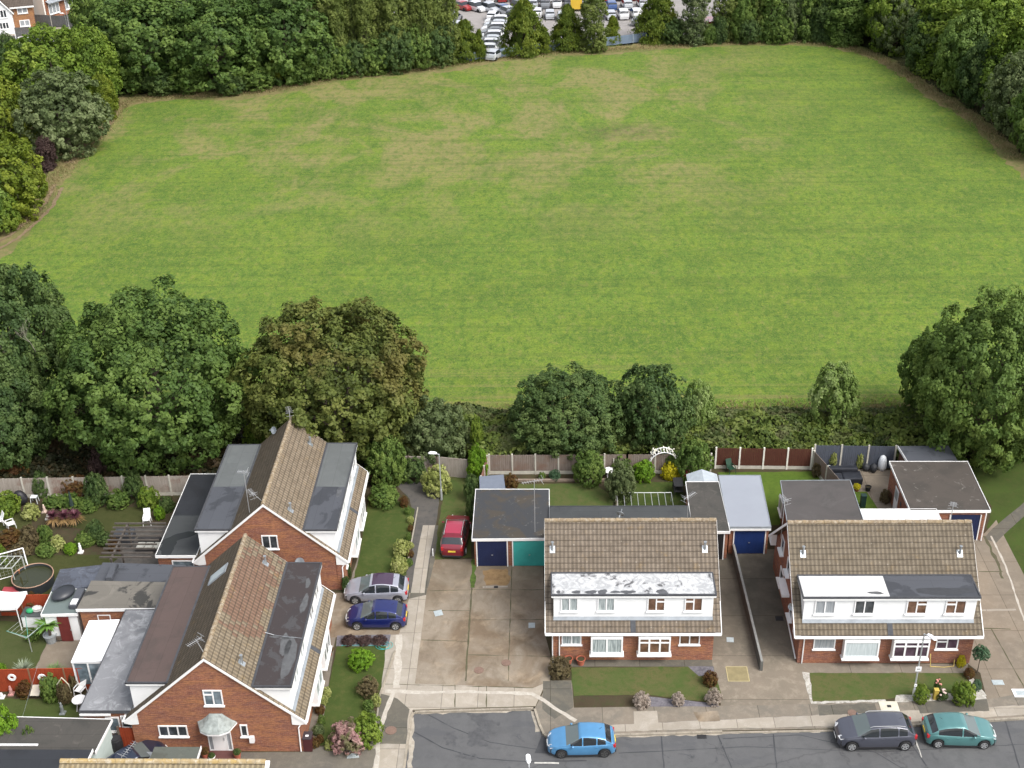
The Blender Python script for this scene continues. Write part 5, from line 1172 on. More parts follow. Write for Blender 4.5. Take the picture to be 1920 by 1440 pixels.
# ================================================================ cars
def paint(name, c, metal=.35): 
    k = NT(name, .28, .5); k.b.inputs['Metallic'].default_value = metal; k.b.inputs['Coat Weight'].default_value = 1.0; k.b.inputs['Coat Roughness'].default_value = .08
    f = k.noise(k.co('Object'), 2.0, 3); return k.out(k.ramp(f, (.3, tuple(x*.92 for x in c)), (.7, c)))
M_tyre = plain('tyre_rubber', (.018,.018,.019), .9)
M_rim = plain('alloy_rim', (.50,.51,.52), .35, .6)
M_trim = plain('black_trim', (.02,.02,.022), .6)
M_glass = NT('car_glass', .05, .8).out((.018,.022,.026))
M_glassL = NT('windscreen_glass', .10, .8).out((.10,.125,.125))
M_headl = NT('headlamp_lens', .1, .6).out((.62,.64,.66))
M_tail = NT('tail_lamp_lens', .2, .5).out((.38,.02,.025))
M_plateY = plain('yellow_number_plate', (.62,.45,.05), .5)
M_plateW = plain('white_number_plate', (.7,.7,.68), .5)
def lerpk(keys, x):
    if x <= keys[0][0]: return keys[0][1]
    for (a, va), (b, vb) in zip(keys, keys[1:]):
        if x <= b:
            t = (x-a)/(b-a); return va+(vb-va)*t
    return keys[-1][1]
def smoothk(keys, x, w=.05):
    return sum(lerpk(keys, x+d*w) for d in (-1,-.5,0,.5,1))/5
def car_profile(L, H, suv=0, stub=0):
    f = L/2
    top = [(-f,.42),(-f+.02,.78+.1*suv),(-f+.10,.95+.12*suv),(-f+.24+.1*stub,1.02+.12*suv),(-f+.60+.1*stub,H-.17+.05*suv),(-f+1.05,H-.06+.03*suv),(-f+1.6,H-.005),(-f+2.05,H-.01),(f-1.78,H-.10),(f-1.05,.98+.12*suv),(f-.85,.95+.12*suv),(f-.30,.80+.13*suv),(f-.08,.66+.1*suv),(f,.46)]
    belt = [(-f,.40),(-f+.02,.74+.1*suv),(-f+.12,.90+.1*suv),(-f+.5,.96+.12*suv),(0,.90+.12*suv),(f-1.15,.90+.11*suv),(f-.85,.88+.1*suv),(f-.30,.74+.12*suv),(f-.08,.60+.1*suv),(f,.42)]
    return top, belt
def car(label, x, y, rz, col, L=3.95, W=1.72, H=1.48, suv=0, roof=None, group='cars parked at the houses', rails=False, rimc=None, windscreen=None, yellow=True):
    t = thing('parked_car', label, 'car', (x, y, 0), rz, group)
    t.location.z = 0
    top, belt = car_profile(L, H, suv); f = L/2; wr = .31+.03*suv
    wx = (f-.78, -f+.68)
    xs = sorted(set([round(-f+L*i/58, 4) for i in range(59)]+[wx[0], wx[1], f-1.06, f-1.78, -f+.26, -f+.60]))
    hw = [(-f,.60),(-f+.05,.76),(-f+.2,.88),(-f+.6,.97),(0,1),(f-1.0,.98),(f-.45,.92),(f-.15,.78),(f-.04,.66),(f,.52)]
    base = .20+.05*suv; paintm = paint(label.split()[0]+'_car_paint', col)
    rows = []
    for X in xs:
        zt = smoothk(top, X); zb = min(smoothk(belt, X), zt-.015); w_ = smoothk(hw, X, .03)*W/2
        zs = base+.06*abs(X/f)**6
        for c in wx:
            if abs(X-c) < wr+.055: zs = max(zs, wr+math.sqrt(max(0, (wr+.055)**2-(X-c)**2))-.0)
        zs = min(zs, zb-.12)
        gh = zt-zb; wt = w_*(1-.32*min(1, gh/.62)*.72) - .05*min(1, gh/.3)
        sec = [(w_*.95, zs), (w_*.995, zs+(zb-zs)*.25), (w_*1.0, zs+(zb-zs)*.5), (w_*.985, zs+(zb-zs)*.8), (w_*.955, zb)]
        p0 = (w_*.94, zb+.015*min(1, gh/.1)); p1 = (wt, zt-.055*min(1, gh/.3))
        for k in range(5): a = k/4; sec.append((p0[0]+(p1[0]-p0[0])*a+.012*math.sin(a*PI), p0[1]+(p1[1]-p0[1])*a))
        for a, dz in ((.92,.018),(.7,.006),(.35,.001),(0,0)): sec.append((wt*a, zt-dz*min(1, gh/.3+.3)))
        rows.append(sec)
    ns = len(rows[0]); body = MB(); ws = MB(); rw = MB(); sw = MB(); rf = MB()
    V = []
    for X, sec in zip(xs, rows): V += [(X, yy, z) for yy, z in sec]+[(X, -yy, z) for yy, z in sec[-2::-1]]
    m = 2*ns-1; F = {'b': [], 'w': [], 'r': [], 's': [], 'f': []}
    for i in range(len(xs)-1):
        xm = (xs[i]+xs[i+1])/2; gh = smoothk(top, xm)-smoothk(belt, xm)
        for j in range(m-1):
            jj = j if j < ns-1 else m-2-j
            kind = 'b'
            if 5 <= jj <= 8 and gh > .13 and -f+.62 < xm < f-1.28:
                bp = abs(xm+.02) < .045 or abs(xm-(-f+1.12)) < .03
                if not bp and jj >= 5 and not (jj == 8 and False): kind = 's'
            if jj >= 9 and f-1.78 < xm < f-1.06: kind = 'w'
            if jj >= 9 and -f+.27 < xm < -f+.60: kind = 'r'
            if jj >= 10 and -f+.95 < xm < f-1.95 and roof: kind = 'f'
            F[kind].append((i*m+j, (i+1)*m+j, (i+1)*m+j+1, i*m+j+1))
    F['b'].append(tuple(range(m))[::-1]); F['b'].append(tuple((len(xs)-1)*m+k for k in range(m)))
    def part(name, faces, mat, par):
        if not faces: return None
        mb = MB(); used = sorted({v for q in faces for v in q}); mp = {v: k for k, v in enumerate(used)}
        mb.add([V[v] for v in used], [tuple(mp[v] for v in q) for q in faces])
        o = mb.build(name, mat, par, smooth=True); bm = bmesh.new(); bm.from_mesh(o.data); bmesh.ops.recalc_face_normals(bm, faces=bm.faces)
        c = sum((f_.calc_center_median().z*f_.normal.z for f_ in bm.faces)); up = sum(f_.normal.z*f_.calc_area() for f_ in bm.faces)
        if up < 0: bmesh.ops.reverse_faces(bm, faces=bm.faces)
        bm.to_mesh(o.data); bm.free(); return o
    b = part('body', F['b'], paintm, t)
    part('windscreen', F['w'], windscreen or M_glassL, t); part('rear_window', F['r'], M_glass, t)
    part('side_window', [q for q in F['s'] if V[q[0]][1] > 0], M_glass, t); part('side_window', [q for q in F['s'] if V[q[0]][1] <= 0], M_glass, t)
    if roof: part('sunroof', F['f'], roof, t)
    # inside floor so the arches are closed
    MB().box(-f+.15, f-.15, -W*.40, W*.40, .18, .62).build('underbody', M_trim, t)
    for c in wx:
        for s in (-1, 1):
            wb_ = MB(); yc = s*(W/2-.115); prof = [(wr*.60,-.09),(wr*.93,-.10),(wr,-.06),(wr,.06),(wr*.93,.10),(wr*.60,.09)]
            vs = []; n = 20
            for r, q in prof:
                for i in range(n): a = 2*PI*i/n; vs.append((c+r*math.cos(a), yc+q, wr+r*math.sin(a)))
            fs = [(k*n+i, k*n+(i+1)%n, (k+1)*n+(i+1)%n, (k+1)*n+i) for k in range(5) for i in range(n)]+[tuple(range(n)), tuple(5*n+i for i in range(n))]
            wb_.add(vs, fs)
            tyre = wb_.build('wheel', M_tyre, t, smooth=False)
            r_ = MB(); yo = yc+s*.105
            for k in range(5):
                a = k*2*PI/5+.3; ca, sa = math.cos(a), math.sin(a); pr = Vector((-sa, 0, ca))*.05
                p0 = Vector((c, yo, wr)); p1 = Vector((c+ca*wr*.60, yo, wr+sa*wr*.60))
                vv = [p0-pr, p1-pr*.8, p1+pr*.8, p0+pr]
                r_.add([v for v in vv]+[v-Vector((0, s*.03, 0)) for v in vv], [(0,1,2,3),(7,6,5,4),(0,4,5,1),(1,5,6,2),(2,6,7,3),(3,7,4,0)])
            vs = []
            for r, q in ((wr*.64,-.01),(wr*.64,.012),(wr*.57,.012),(wr*.57,-.01)):
                for i in range(n): a = 2*PI*i/n; vs.append((c+r*math.cos(a), yo+s*(q), wr+r*math.sin(a)))
            r_.add(vs, [(k*n+i, k*n+(i+1)%n, ((k+1)%4)*n+(i+1)%n, ((k+1)%4)*n+i) for k in range(4) for i in range(n)])
            r_.build('rim', rimc or M_rim, tyre)
    # lamps, mirrors, bumpers, plates, handles
    zb_ = .62+.12*suv
    for s in (-1, 1):
        w_ = smoothk(hw, f-.2)*W/2
        m = MB(); m.slab([(f-.05,s*w_*.50,zb_-.03),(f-.14,s*w_*.97,zb_-.01),(f-.36,s*w_*1.03,zb_+.10),(f-.22,s*w_*.60,zb_+.12)][::s if s == 1 else -1], .03); 
        q = [(v[0]+.02, v[1], v[2]+.025) for v in m.v]; m.v = q; m.build('headlight', M_headl, t)
        wl = smoothk(hw, -f+.1)*W/2
        m = MB(); m.box(-f+.02, -f+.20, s*(wl*.80), s*(wl+.03), .66+.1*suv, .90+.12*suv); m.build('tail_light', M_tail, t, bevel=.02)
        m = MB(); m.blob((f-1.42, s*(W/2+.06), .98+.12*suv), (.09,.11,.07), 1, 1, 0); m.build('wing_mirror', paintm, t, smooth=True)
        for xx in (.02-.28, -f+1.0-.0+.15):
            m = MB(); m.box(xx-.08, xx+.08, s*(W/2-.012), s*(W/2+.012), .80+.12*suv, .825+.12*suv); m.build('door_handle', paintm, t)
        m = MB(); m.box(-f+.9, f-1.05, s*(W*.5*.93), s*(W*.5*.985), base-.02, base+.06); m.build('side_skirt', M_trim, t)
        if rails: m = MB(); m.path([(-f+.75, s*W*.33, H-.03), (-f+1.1, s*W*.335, H+.035), (f-1.95, s*W*.335, H+.02), (f-1.75, s*W*.33, H-.07)], .022); m.build('roof_rail', M_rim, t)
    MB().box(-f-.02, -f+.06, -W*.36, W*.36, .24, .40).build('rear_bumper', M_trim, t, bevel=.02)
    MB().box(f-.05, f+.015, -W*.27, W*.27, .30+.05*suv, .46+.1*suv).build('grille', M_trim, t, bevel=.02)
    MB().box(-f-.012, -f+.035, -.26, .26, .62+.05*suv, .73+.05*suv).build('number_plate', M_plateY, t)
    MB().box(f-.0, f+.03, -.26, .26, .40, .50).build('number_plate', M_plateW, t)
    m = MB(); m.tube((-f+.95,0,H-.01),(-f+.78,0,H+.12), .008, n=5); m.build('antenna', M_trim, t)
    return t
def cpx(px, py, z=.6): return G(px, py, z)
x, y = cpx(1090, 1385); car('light blue small hatchback parked at the kerb of the road below the middle pair', x, y, PI+.03, (.085,.27,.50), 3.92, 1.70, 1.45, windscreen=M_glassL, rimc=plain('dark_steel_wheel', (.06,.06,.06), .6)).location.z = -.11
x, y = cpx(1640, 1370); car('dark grey family car with chrome window line, nose left, at the kerb on the right', x, y, PI+.02, (.075,.08,.105), 4.5, 1.86, 1.62, 1, rails=True).location.z = -.11
x, y = cpx(1799, 1367); car('teal green hatchback facing right, rightmost on the road', x, y, -.03, (.085,.225,.225), 4.05, 1.76, 1.46).location.z = -.11
x, y = cpx(706, 1104); car('silver hatchback with dark purple tinted glass roof beside the blue one', x, y, PI+.02, (.36,.37,.43), 4.3, 1.84, 1.50, roof=NT('dark_glass_roof', .08, .8).out((.05,.028,.055)))
x, y = cpx(706, 1153); car('dark blue hatchback on the drive in front of the silver one', x, y, PI, (.010,.018,.12), 3.98, 1.74, 1.47)
x, y = cpx(854, 998, .8); car('red tall hatchback seen from behind beside the double garage', x, y, PI/2-.06, (.20,.008,.022), 4.4, 1.84, 1.66, 1, rails=True, roof=NT('red_roof_panel', .18, .6).out((.30,.03,.06)))
x, y = G(252, 1428, .6); car('dark car nosing out by the mint wall at the lower left', x, y, .75, (.02,.03,.06), 3.95, 1.7, 1.45)

# ---- the far car park
def far_car_mesh(name, H=1.5, L=4.3, W=1.8):
    top, belt = car_profile(L, H); f = L/2; xs = [-f, -f+.12, -f+.3, -f+.62, -f+1.1, 0, f-1.78, f-1.06, f-.4, f-.08, f]
    m = MB(); V = []
    for X in xs:
        zt = lerpk(top, X); zb = min(lerpk(belt, X), zt-.02); w_ = W/2*(1 if abs(X) < f-.4 else .82); g_ = min(1, (zt-zb)/.5)
        V += [(X,w_*.96,.22),(X,w_,.55),(X,w_*.97,zb),(X,w_*(1-.22*g_),zt-.04*g_),(X,0,zt),(X,-w_*(1-.22*g_),zt-.04*g_),(X,-w_*.97,zb),(X,-w_,.55),(X,-w_*.96,.22)]
    m.v = V
    for i in range(len(xs)-1):
        for j in range(8):
            jj = j if j < 4 else 7-j; gl = (jj == 2 and 3 <= i <= 6) or (jj == 3 and i in (2, 6))
            m.f.append((i*9+j, i*9+j+1, (i+1)*9+j+1, (i+1)*9+j)); m.m.append(1 if gl else 0)
    m.f.append(tuple(range(9))[::-1]); m.m.append(0); m.f.append(tuple((len(xs)-1)*9+k for k in range(9))); m.m.append(0)
    for c in (f-.8, -f+.75):
        for s in (-1, 1): m.tube((c, s*(W/2-.18), .31), (c, s*(W/2+.01), .31), .31, n=10, mi=2)
    o = m.build(name, [paint('far_paint', (.5,.5,.5)), M_glass, M_tyre]); me = o.data; bpy.data.objects.remove(o)
    bm = bmesh.new(); bm.from_mesh(me); bmesh.ops.recalc_face_normals(bm, faces=bm.faces); bm.to_mesh(me); bm.free(); return me
FARC = [far_car_mesh('parked_car'), far_car_mesh('parked_car', 1.65, 4.5, 1.85)]
CC = {'white': (.78,.78,.79), 'silver': (.48,.50,.53), 'grey': (.20,.21,.23), 'black': (.025,.025,.03), 'blue': (.05,.10,.26), 'red': (.35,.03,.03), 'pale blue': (.35,.46,.58)}
CM = {k: paint(k.replace(' ', '_')+'_far_car_paint', v, .2) for k, v in CC.items()}
def far_car(x, y, rz, c, where, k=0):
    o = bpy.data.objects.new('parked_car', FARC[k % 2]); COL.objects.link(o); o.location = (x, y, 0); o.rotation_euler.z = rz
    o.material_slots[0].link = 'OBJECT'; o.material_slots[0].material = CM[c]
    return tag(o, f'{c} car {where}', 'car', f'{c} cars {where}')
M_park = m_ground('car_park_tarmac', [(.30,.28,.27),(.26,.245,.235),(.34,.32,.31)], .15, 1, 8, .85, .1)
sheet('car_park', [(-30,202),(-16,201),(-8,205.5),(6,208),(20,212),(60,214),(60,300),(-35,300)], -.01, M_park)
rr = random.Random(5); wts = ['white']*5+['silver']*4+['grey']*3+['black']*4+['blue']*3+['red','red','pale blue']
# diagonal column of cars side-on, from the fence up
p0, p1 = G(930, 90, .7), G(950, 38, .7)
for i in range(8):
    t_ = i/7; x = p0[0]+(p1[0]-p0[0])*t_; y = p0[1]+(p1[1]-p0[1])*t_
    far_car(x-1.6, y, PI+rr.uniform(-.04,.04), ['white','white','silver','white','black','white','silver','white','black','pale blue','white'][i], 'in the side-on row stacked up behind the blue fence', i)
def row(pa, pb, n, rz, where, ph=0, skip=()):
    a, b = G(*pa, .7), G(*pb, .7)
    for i in range(n):
        if i in skip: continue
        q = i/(max(1, n-1)); far_car(a[0]+(b[0]-a[0])*q, a[1]+(b[1]-a[1])*q, rz+rr.uniform(-.05,.05), rr.choice(wts), where, rr.randint(0, 1))
row((868,10),(945,16), 4, -.9, 'in the angled rear row left of the largest cypress')
row((955,22),(975,8), 2, -.9, 'in the angled rear row left of the largest cypress')
row((925,28),(960,25), 2, 1.35, 'in the second row left of the largest cypress')
row((1008,22),(1054,28), 3, PI/2, 'between the largest cypress and its right neighbour')
row((1000,6),(1090,2), 5, PI/2, 'in the rear row between the cypresses')
row((850,32),(862,48), 2, 1.2, 'at the left corner of the car park')
row((1144,26),(1192,24), 3, PI/2+.1, 'right of the tall pale poplar')
row((1146,8),(1205,5), 3, PI/2+.1, 'in the rear row right of the tall pale poplar')
row((1208,40),(1212,60), 1, 0, 'by the broad cypress')
row((870,-6),(1210,-10), 15, PI/2, 'along the top edge of the car park')
row((880,-20),(1330,-24), 20, PI/2, 'beyond the top edge of the car park')
far_car(*G(928,100,.7), 1.2, 'silver', 'alone against the blue fence')
# red parcel van among the trees at the far edge
x, y = G(1332, 50, 1); t = thing('delivery_van', 'red van glimpsed between the weeping birch and the far screen of trees', 'van', (x, y, 0), PI/2)
MB().prism([(-2.4,-1),(1.1,-1),(1.1,1),(-2.4,1)], .4, 2.4).prism([(1.1,-.95),(2.3,-.9),(2.3,.9),(1.1,.95)], .4, [2.1,1.1,1.1,2.1]).build('body', paint('red_van_paint', (.40,.015,.02), .1), t)
MB().slab([(1.25,-.8,2.06),(2.2,-.8,1.22),(2.2,.8,1.22),(1.25,.8,2.06)], .02).build('windscreen', M_glass, t)
for c in (-1.6,1.5):
    for s in (-1,1): MB().tube((c,s*.8,.36),(c,s*1.02,.36), .36, n=14).build('wheel', M_tyre, t)
x, y = G(1080, 5, 1); t = thing('warning_trailer', 'yellow van standing in the car park behind the poplar', 'van', (x, y, 0), PI/2)
MB().prism([(-2.4,-1),(1.1,-1),(1.1,1),(-2.4,1)], .4, 2.3).prism([(1.1,-.95),(2.3,-.9),(2.3,.9),(1.1,.95)], .4, [2.1,1.1,1.1,2.1]).build('body', paint('yellow_van_paint', (.65,.42,.03), .1), t)
t.name = 'delivery_van'
MB().slab([(1.25,-.8,2.06),(2.2,-.8,1.22),(2.2,.8,1.22),(1.25,.8,2.06)], .02).build('windscreen', M_glass, t)
for c in (-1.6,1.5):
    for s in (-1,1): MB().tube((c,s*.8,.36),(c,s*1.02,.36), .36, n=14).build('wheel', M_tyre, t)

# ---- blue palisade fence
def panel_fence(name, label, pts, z, panel_mat, post_mat, h=1.8, step=1.85, posts=True, board=True, group=None, cap=False, boardmat=None, pr=.06, base=0.0, postup=.08):
    t = thing(name, label, 'fence', (*pts[0], 0), 0, group); ox, oy = pts[0]
    for (ax_, ay_), (bx2, by2) in zip(pts, pts[1:]):
        a = Vector((ax_-ox, ay_-oy, 0)); b = Vector((bx2-ox, by2-oy, 0)); L = (b-a).length; d = (b-a)/L; nrm = Vector((-d.y, d.x, 0)); n = max(1, round(L/step))
        for i in range(n+1):
            p = a+d*(L*i/n)
            if posts: m = MB(); q = [p-d*pr-nrm*pr, p+d*pr-nrm*pr, p+d*pr+nrm*pr, p-d*pr+nrm*pr]; m.prism([(v.x, v.y) for v in q], 0, h+postup); m.build('post', post_mat, t)
            if i == n: break
            q0 = a+d*(L*i/n+pr+.004); q1 = a+d*(L*(i+1)/n-pr-.004)
            m = MB(); k = max(2, int((q1-q0).length/.14)); w_ = (q1-q0).length/k
            for j in range(k):
                u = q0+d*(w_*j); v = q0+d*(w_*(j+1)-.012); o_ = nrm*(.012+.008*(j % 2))
                c = [u-o_, v-o_, v+o_, u+o_]; m.prism([(e.x, e.y) for e in c], (.30 if board else .03)+base, h-.02*(j*7 % 3)/3)
            if cap: c = [q0-nrm*.03, q1-nrm*.03, q1+nrm*.03, q0+nrm*.03]; m.prism([(e.x, e.y) for e in c], h+.002, h+.04)
            m.build('panel', panel_mat, t)
            if board: c = [q0-nrm*.025, q1-nrm*.025, q1+nrm*.025, q0+nrm*.025]; MB().prism([(e.x, e.y) for e in c], 0, .28).build('gravel_board', boardmat or post_mat, t)
    return t
def m_wood(name, a, b, c, sc=6):
    k = NT(name, .9, .12); uv = k.co('UV', scale=(1,.12,1)); n = k.noise(uv, sc, 5, .7); n2 = k.noise(k.co('Object'), .8, 4)
    col = k.mix(k.ramp(n, (.35,0),(.65,1)), a, b); return k.out(k.mix(k.ramp(n2, (.5,0),(.66,.8)), col, c))
M_fgrey = m_wood('weathered_fence_boards', (.17,.135,.115), (.25,.21,.18), (.20,.13,.10))
M_fpale = m_wood('pale_fence_boards', (.27,.235,.20), (.36,.32,.28), (.20,.12,.09))
M_fbrown = m_wood('dark_brown_fence_boards', (.075,.028,.02), (.10,.04,.028), (.085,.035,.025))
M_fslate = m_wood('slate_blue_fence_boards', (.072,.082,.105), (.09,.10,.125), (.075,.08,.095))
M_fred = m_wood('red_stained_fence_boards', (.27,.048,.022), (.33,.062,.026), (.23,.045,.02))
M_cpost = plain('concrete_post', (.46,.44,.38), .85, var=.12)
M_wpost = plain('dark_timber_post', (.12,.09,.07), .9, var=.2)
panel_fence('garden_fence', 'weathered grey board fence with pale concrete posts behind the middle garden', [(-4.6,83.2),(2.5,83.2),(6.0,83.2),(12.4,83.2)], 0, M_fgrey, M_cpost, 1.75, 1.83)
panel_fence('garden_fence', 'dark brown board fence with white concrete posts right of the rose arch', [(12.85,83.9),(20.15,83.7)], 0, M_fbrown, plain('white_post', (.68,.66,.60), .8), 1.85, 1.83, boardmat=M_cpost)
panel_fence('garden_fence', 'slate blue board fence with tall concrete posts by the corner shed', [(20.4,84.0),(26.5,83.8)], 0, M_fslate, M_cpost, 2.0, 1.83, board=False)
panel_fence('garden_fence', 'short fence run between the brown fence end and the grey mottled roof', [(20.3,83.6),(20.9,81.6),(21.5,79.5)], 0, M_fgrey, M_cpost, 1.7, 1.8)
panel_fence('garden_fence', 'brown board fence behind the lamp post at the path end', [(-13.0,83.2),(-8.6,83.0),(-6.2,82.6)], 0, M_fpale, M_wpost, 1.7, 1.83, board=False, cap=True)
panel_fence('garden_fence', 'low reddish fence beside the clipped lime hedge', [(-4.75,83.1),(-5.1,80.3)], 0, m_wood('faded_red_boards', (.22,.12,.09), (.26,.15,.11), (.2,.1,.08)), M_cpost, 1.7, 1.4, board=False)
panel_fence('garden_fence', 'thin wire and post divider between the two middle lawns', [(4.95,83.1),(4.95,77.4)], 0, M_fgrey, M_cpost, .25, 1.9, board=False, pr=.035, postup=1.2)
panel_fence('garden_fence', 'pink and grey mottled fence along the back of the upper left garden', [(-48,80.0),(-41.8,80.2),(-34,80.35),(-26.9,80.5)], 0, M_fpale, M_cpost, 1.75, 1.83)
panel_fence('garden_fence', 'bright red-brown stained fence at the lower left', [(-38,59.05),(-34,59.1),(-27.6,59.3)], 0, M_fred, plain('brown_timber_post', (.22,.12,.07), .85), 1.75, 1.83, board=False, cap=True, pr=.045)
panel_fence('garden_fence', 'short red fence behind the white gazebo', [(-39,66.3),(-35.0,66.35),(-32.75,66.4)], 0, M_fred, plain('brown_timber_post2', (.22,.12,.07), .85), 1.7, 1.83, board=False, cap=True, pr=.045)
panel_fence('garden_fence', 'dark red fence below the clouded grey roof', [(-25.0,54.45),(-23.95,54.4)], 0, M_fred, M_wpost, 1.6, 1.1, board=False)
M_bluepal = plain('blue_painted_palisade', (.15,.20,.27), .6, var=.2, scale=.6)
pts = GP([(842,112),(890,116),(945,108),(1040,96),(1130,88),(1215,78),(1235,72)], 0)
panel_fence('palisade_fence', 'blue painted steel fence between the field and the car park', [(p[0], p[1]+.3) for p in pts], 0, M_bluepal, plain('grey_blue_post', (.28,.33,.38), .6), 1.4, 2.7, board=False)
# low wall between the two driveways
t = thing('boundary_wall', 'low dark rendered wall with pale coping between the two driveways', 'wall', (14.1, 66.6, 0))
a, b = Vector((*G(1374,1040), 0)), Vector((*G(1427,1258), 0)); o_ = Vector((14.1,66.6,0)); d = (b-a).normalized(); n = Vector((-d.y,d.x,0))*.09
MB().prism([(v.x,v.y) for v in (a-o_-n,b-o_-n,b-o_+n,a-o_+n)], 0, [.85,.75,.75,.85]).build('wall_face', plain('dark_render', (.085,.085,.078), .9, var=.25, scale=1.5), t)
n = n*.8; MB().slab([(a-o_-n)+Vector((0,0,.91)),(b-o_-n)+Vector((0,0,.81)),(b-o_+n)+Vector((0,0,.81)),(a-o_+n)+Vector((0,0,.91))], .055).build('coping', plain('pale_coping', (.22,.22,.21), .8), t)
# ================================================================ street furniture
M_galv = plain('galvanised_steel', (.50,.52,.52), .45, .5, var=.08)
M_lampw = plain('lamp_housing', (.80,.81,.82), .35)
def lamp(label, x, y, h, ang, signs=(), cone=True):
    t = thing('street_lamp', label, 'street lamp', (x, y, 0)); m = MB()
    m.tube((0,0,0),(0,0,.9), .085, .085, 12); m.tube((0,0,.9),(0,0,1.0), .085, .05, 12); m.tube((0,0,1.0),(0,0,h), .05, .038, 12)
    a = Vector((math.cos(ang), math.sin(ang), 0)); m.tube((0,0,h-.03), Vector((0,0,h+.05))+a*.25, .032, n=8); m.build('pole', M_galv, t)
    b = Vector((-a.y, a.x, 0)); c = Vector((0,0,h+.06))
    p = [c+a*.15-b*.07, c+a*.35-b*.15, c+a*.75-b*.13, c+a*.85, c+a*.75+b*.13, c+a*.35+b*.15, c+a*.15+b*.07]
    m = MB(); n = len(p); top = [q+Vector((0,0,.10)) - (q-(c+a*.45))*.25 for q in p]
    m.add(p+top, [tuple(range(n-1,-1,-1)), tuple(range(n,2*n))]+[(i,(i+1)%n,(i+1)%n+n,i+n) for i in range(n)]); m.build('lamp_head', M_lampw, t, bevel=.015)
    for z, wd, hh in signs:
        MB().box(-wd/2, wd/2, -.075, -.055, z, z+hh).build('sign_plate', M_lampw, t)
        MB().box(-wd*.28, wd*.28, -.082, -.0755, z+hh*.35, z+hh*.65).build('sign_marking', plain('grey_sign_print', (.35,.36,.36), .6), t)
    return t
x, y = G(1711,1313); lamp('street lamp with two small sign plates in front of the right pair', x, y, 5.15, -.9, ((2.35,.34,.34),(1.15,.16,.18)))
x, y = G(828,937); lamp('street lamp at the end of the tarmac path beside the shrub', x, y, 4.05, PI-.1)
x, y = G(992,1440, 4.9); lamp('street lamp with only its white head showing at the bottom edge', x, y+.25, 4.75, PI/2+.1)

def cover(label, px, py, wd, hh, mat, rz=0, rnd=False, z=.016, name='manhole_cover'):
    x, y = G(px, py); m = MB()
    if rnd: m.lathe([(wd/2,0),(wd/2,.02)], n=20)
    else:
        m.box(-wd/2, wd/2, -hh/2, hh/2, 0, .018)
        m.box(-wd/2+.07, wd/2-.07, -hh/2+.07, hh/2-.07, .018, .024)
    o = m.build(name, mat, None, (x, y, z), rotz=rz); return tag(o, label, 'manhole cover')
M_iron = plain('rusty_iron_cover', (.17,.11,.085), .7, var=.2, scale=8); M_steelc = plain('steel_cover', (.42,.47,.48), .4, .3, var=.15, scale=8)
cover('round brown manhole cover in the apron, left of two', 898,1257,.62,.62,M_iron,rnd=True); cover('round brown manhole cover in the apron, right of two', 949,1243,.60,.60,M_iron,rnd=True)
cover('round rusty manhole cover on the path left of the road head', 733,1370,.68,.68,M_iron,rnd=True)
cover('square steel cover in the apron near the blue car', 822,1150,.55,.55,M_steelc,.3); cover('square steel cover in the apron near the middle pair', 997,1173,.42,.50,M_steelc)
cover('square steel cover on the drive right of the middle pair', 1369,1200,.45,.45,M_steelc,-.1); cover('steel cover in the right hand driveway', 1871,1280,.68,.42,M_steelc)
cover('brown round cover on the pavement by the dark grey car', 1598,1337,.55,.55,M_iron,rnd=True)
cover('steel cover by the pink hydrangea', 662,1416,.7,.5,M_steelc,.1)
x, y = G(1667,1325); t = thing('manhole_cover', 'cream slab with small black hatch on the pavement behind the dark grey car', 'manhole cover', (x,y,.016))
MB().box(-.55,.55,-.42,.42,0,.02).build('slab', plain('cream_slab', (.52,.49,.40), .8), t); MB().box(-.12,.12,-.1,.1,.0205,.03).build('hatch', M_trim, t)
x, y = G(1915,1300); t = thing('manhole_cover', 'white framed steel hatch in the drive at the right edge', 'manhole cover', (x,y,.016))
MB().box(-.5,.5,-.35,.35,0,.02).build('slab', M_upvc, t); MB().box(-.32,.32,-.2,.2,.0205,.03).build('hatch', M_steelc, t)
x, y = G(1383,1264); t = thing('driveway_patch', 'yellowish square concrete patch framed with straw coloured edging in the drive', 'patch', (x,y,.0125))
MB().box(-.62,.62,-.62,.62,0,.008).build('slab', plain('yellow_grey_concrete', (.215,.18,.095), .9, scale=2, var=.2), t)
m = MB()
for s in (-1,1): m.box(-.66,.66,s*.62,s*.67,0,.014); m.box(s*.62,s*.67,-.619,.619,0,.013)
m.build('edging', plain('straw_edging', (.38,.32,.17), .9), t)
cover('small dark grating in the apron puddle', 930,1101,.28,.2,M_trim,name='drain_grating'); cover('black drain grating at the foot of the brick wall of the right pair', 1461,1160,.5,.45,M_trim,name='drain_grating')
cover('dark gully grating in the kerb channel right of the light blue car', 1316,1379,.55,.3,M_trim,z=-.10,name='drain_grating')

# ================================================================ garden things
M_wplas = plain('white_plastic', (.80,.80,.80), .4, var=.02)
def chair(label, x, y, rz, rec=.25, z=0):
    t = thing('garden_chair', label, 'chair', (x,y,z), rz, 'white plastic garden chairs'); s = .24
    MB().box(-s,s,-s,s,.40,.44).build('seat', M_wplas, t)
    MB().slab([(-s,s,.42),(s,s,.42),(s,s+rec,1.0),(-s,s+rec,1.0)], .03).build('backrest', M_wplas, t)
    for a in (-1,1):
        MB().box(a*s-.025,a*s+.025,-s,s+.06,.62,.65).build('armrest', M_wplas, t)
        for b in (-1,1): MB().tube((a*s,b*s,.64 if True else .4),(a*(s+.04),b*(s+.05),0), .025, n=6).build('leg', M_wplas, t)
    return t
x,y = G(22,990); chair('white plastic garden chair nearer the middle of the left lawn', x, y, 2.2)
x,y = G(-2,985); chair('white plastic garden chair cut by the left edge of the photo', x, y, -.9)
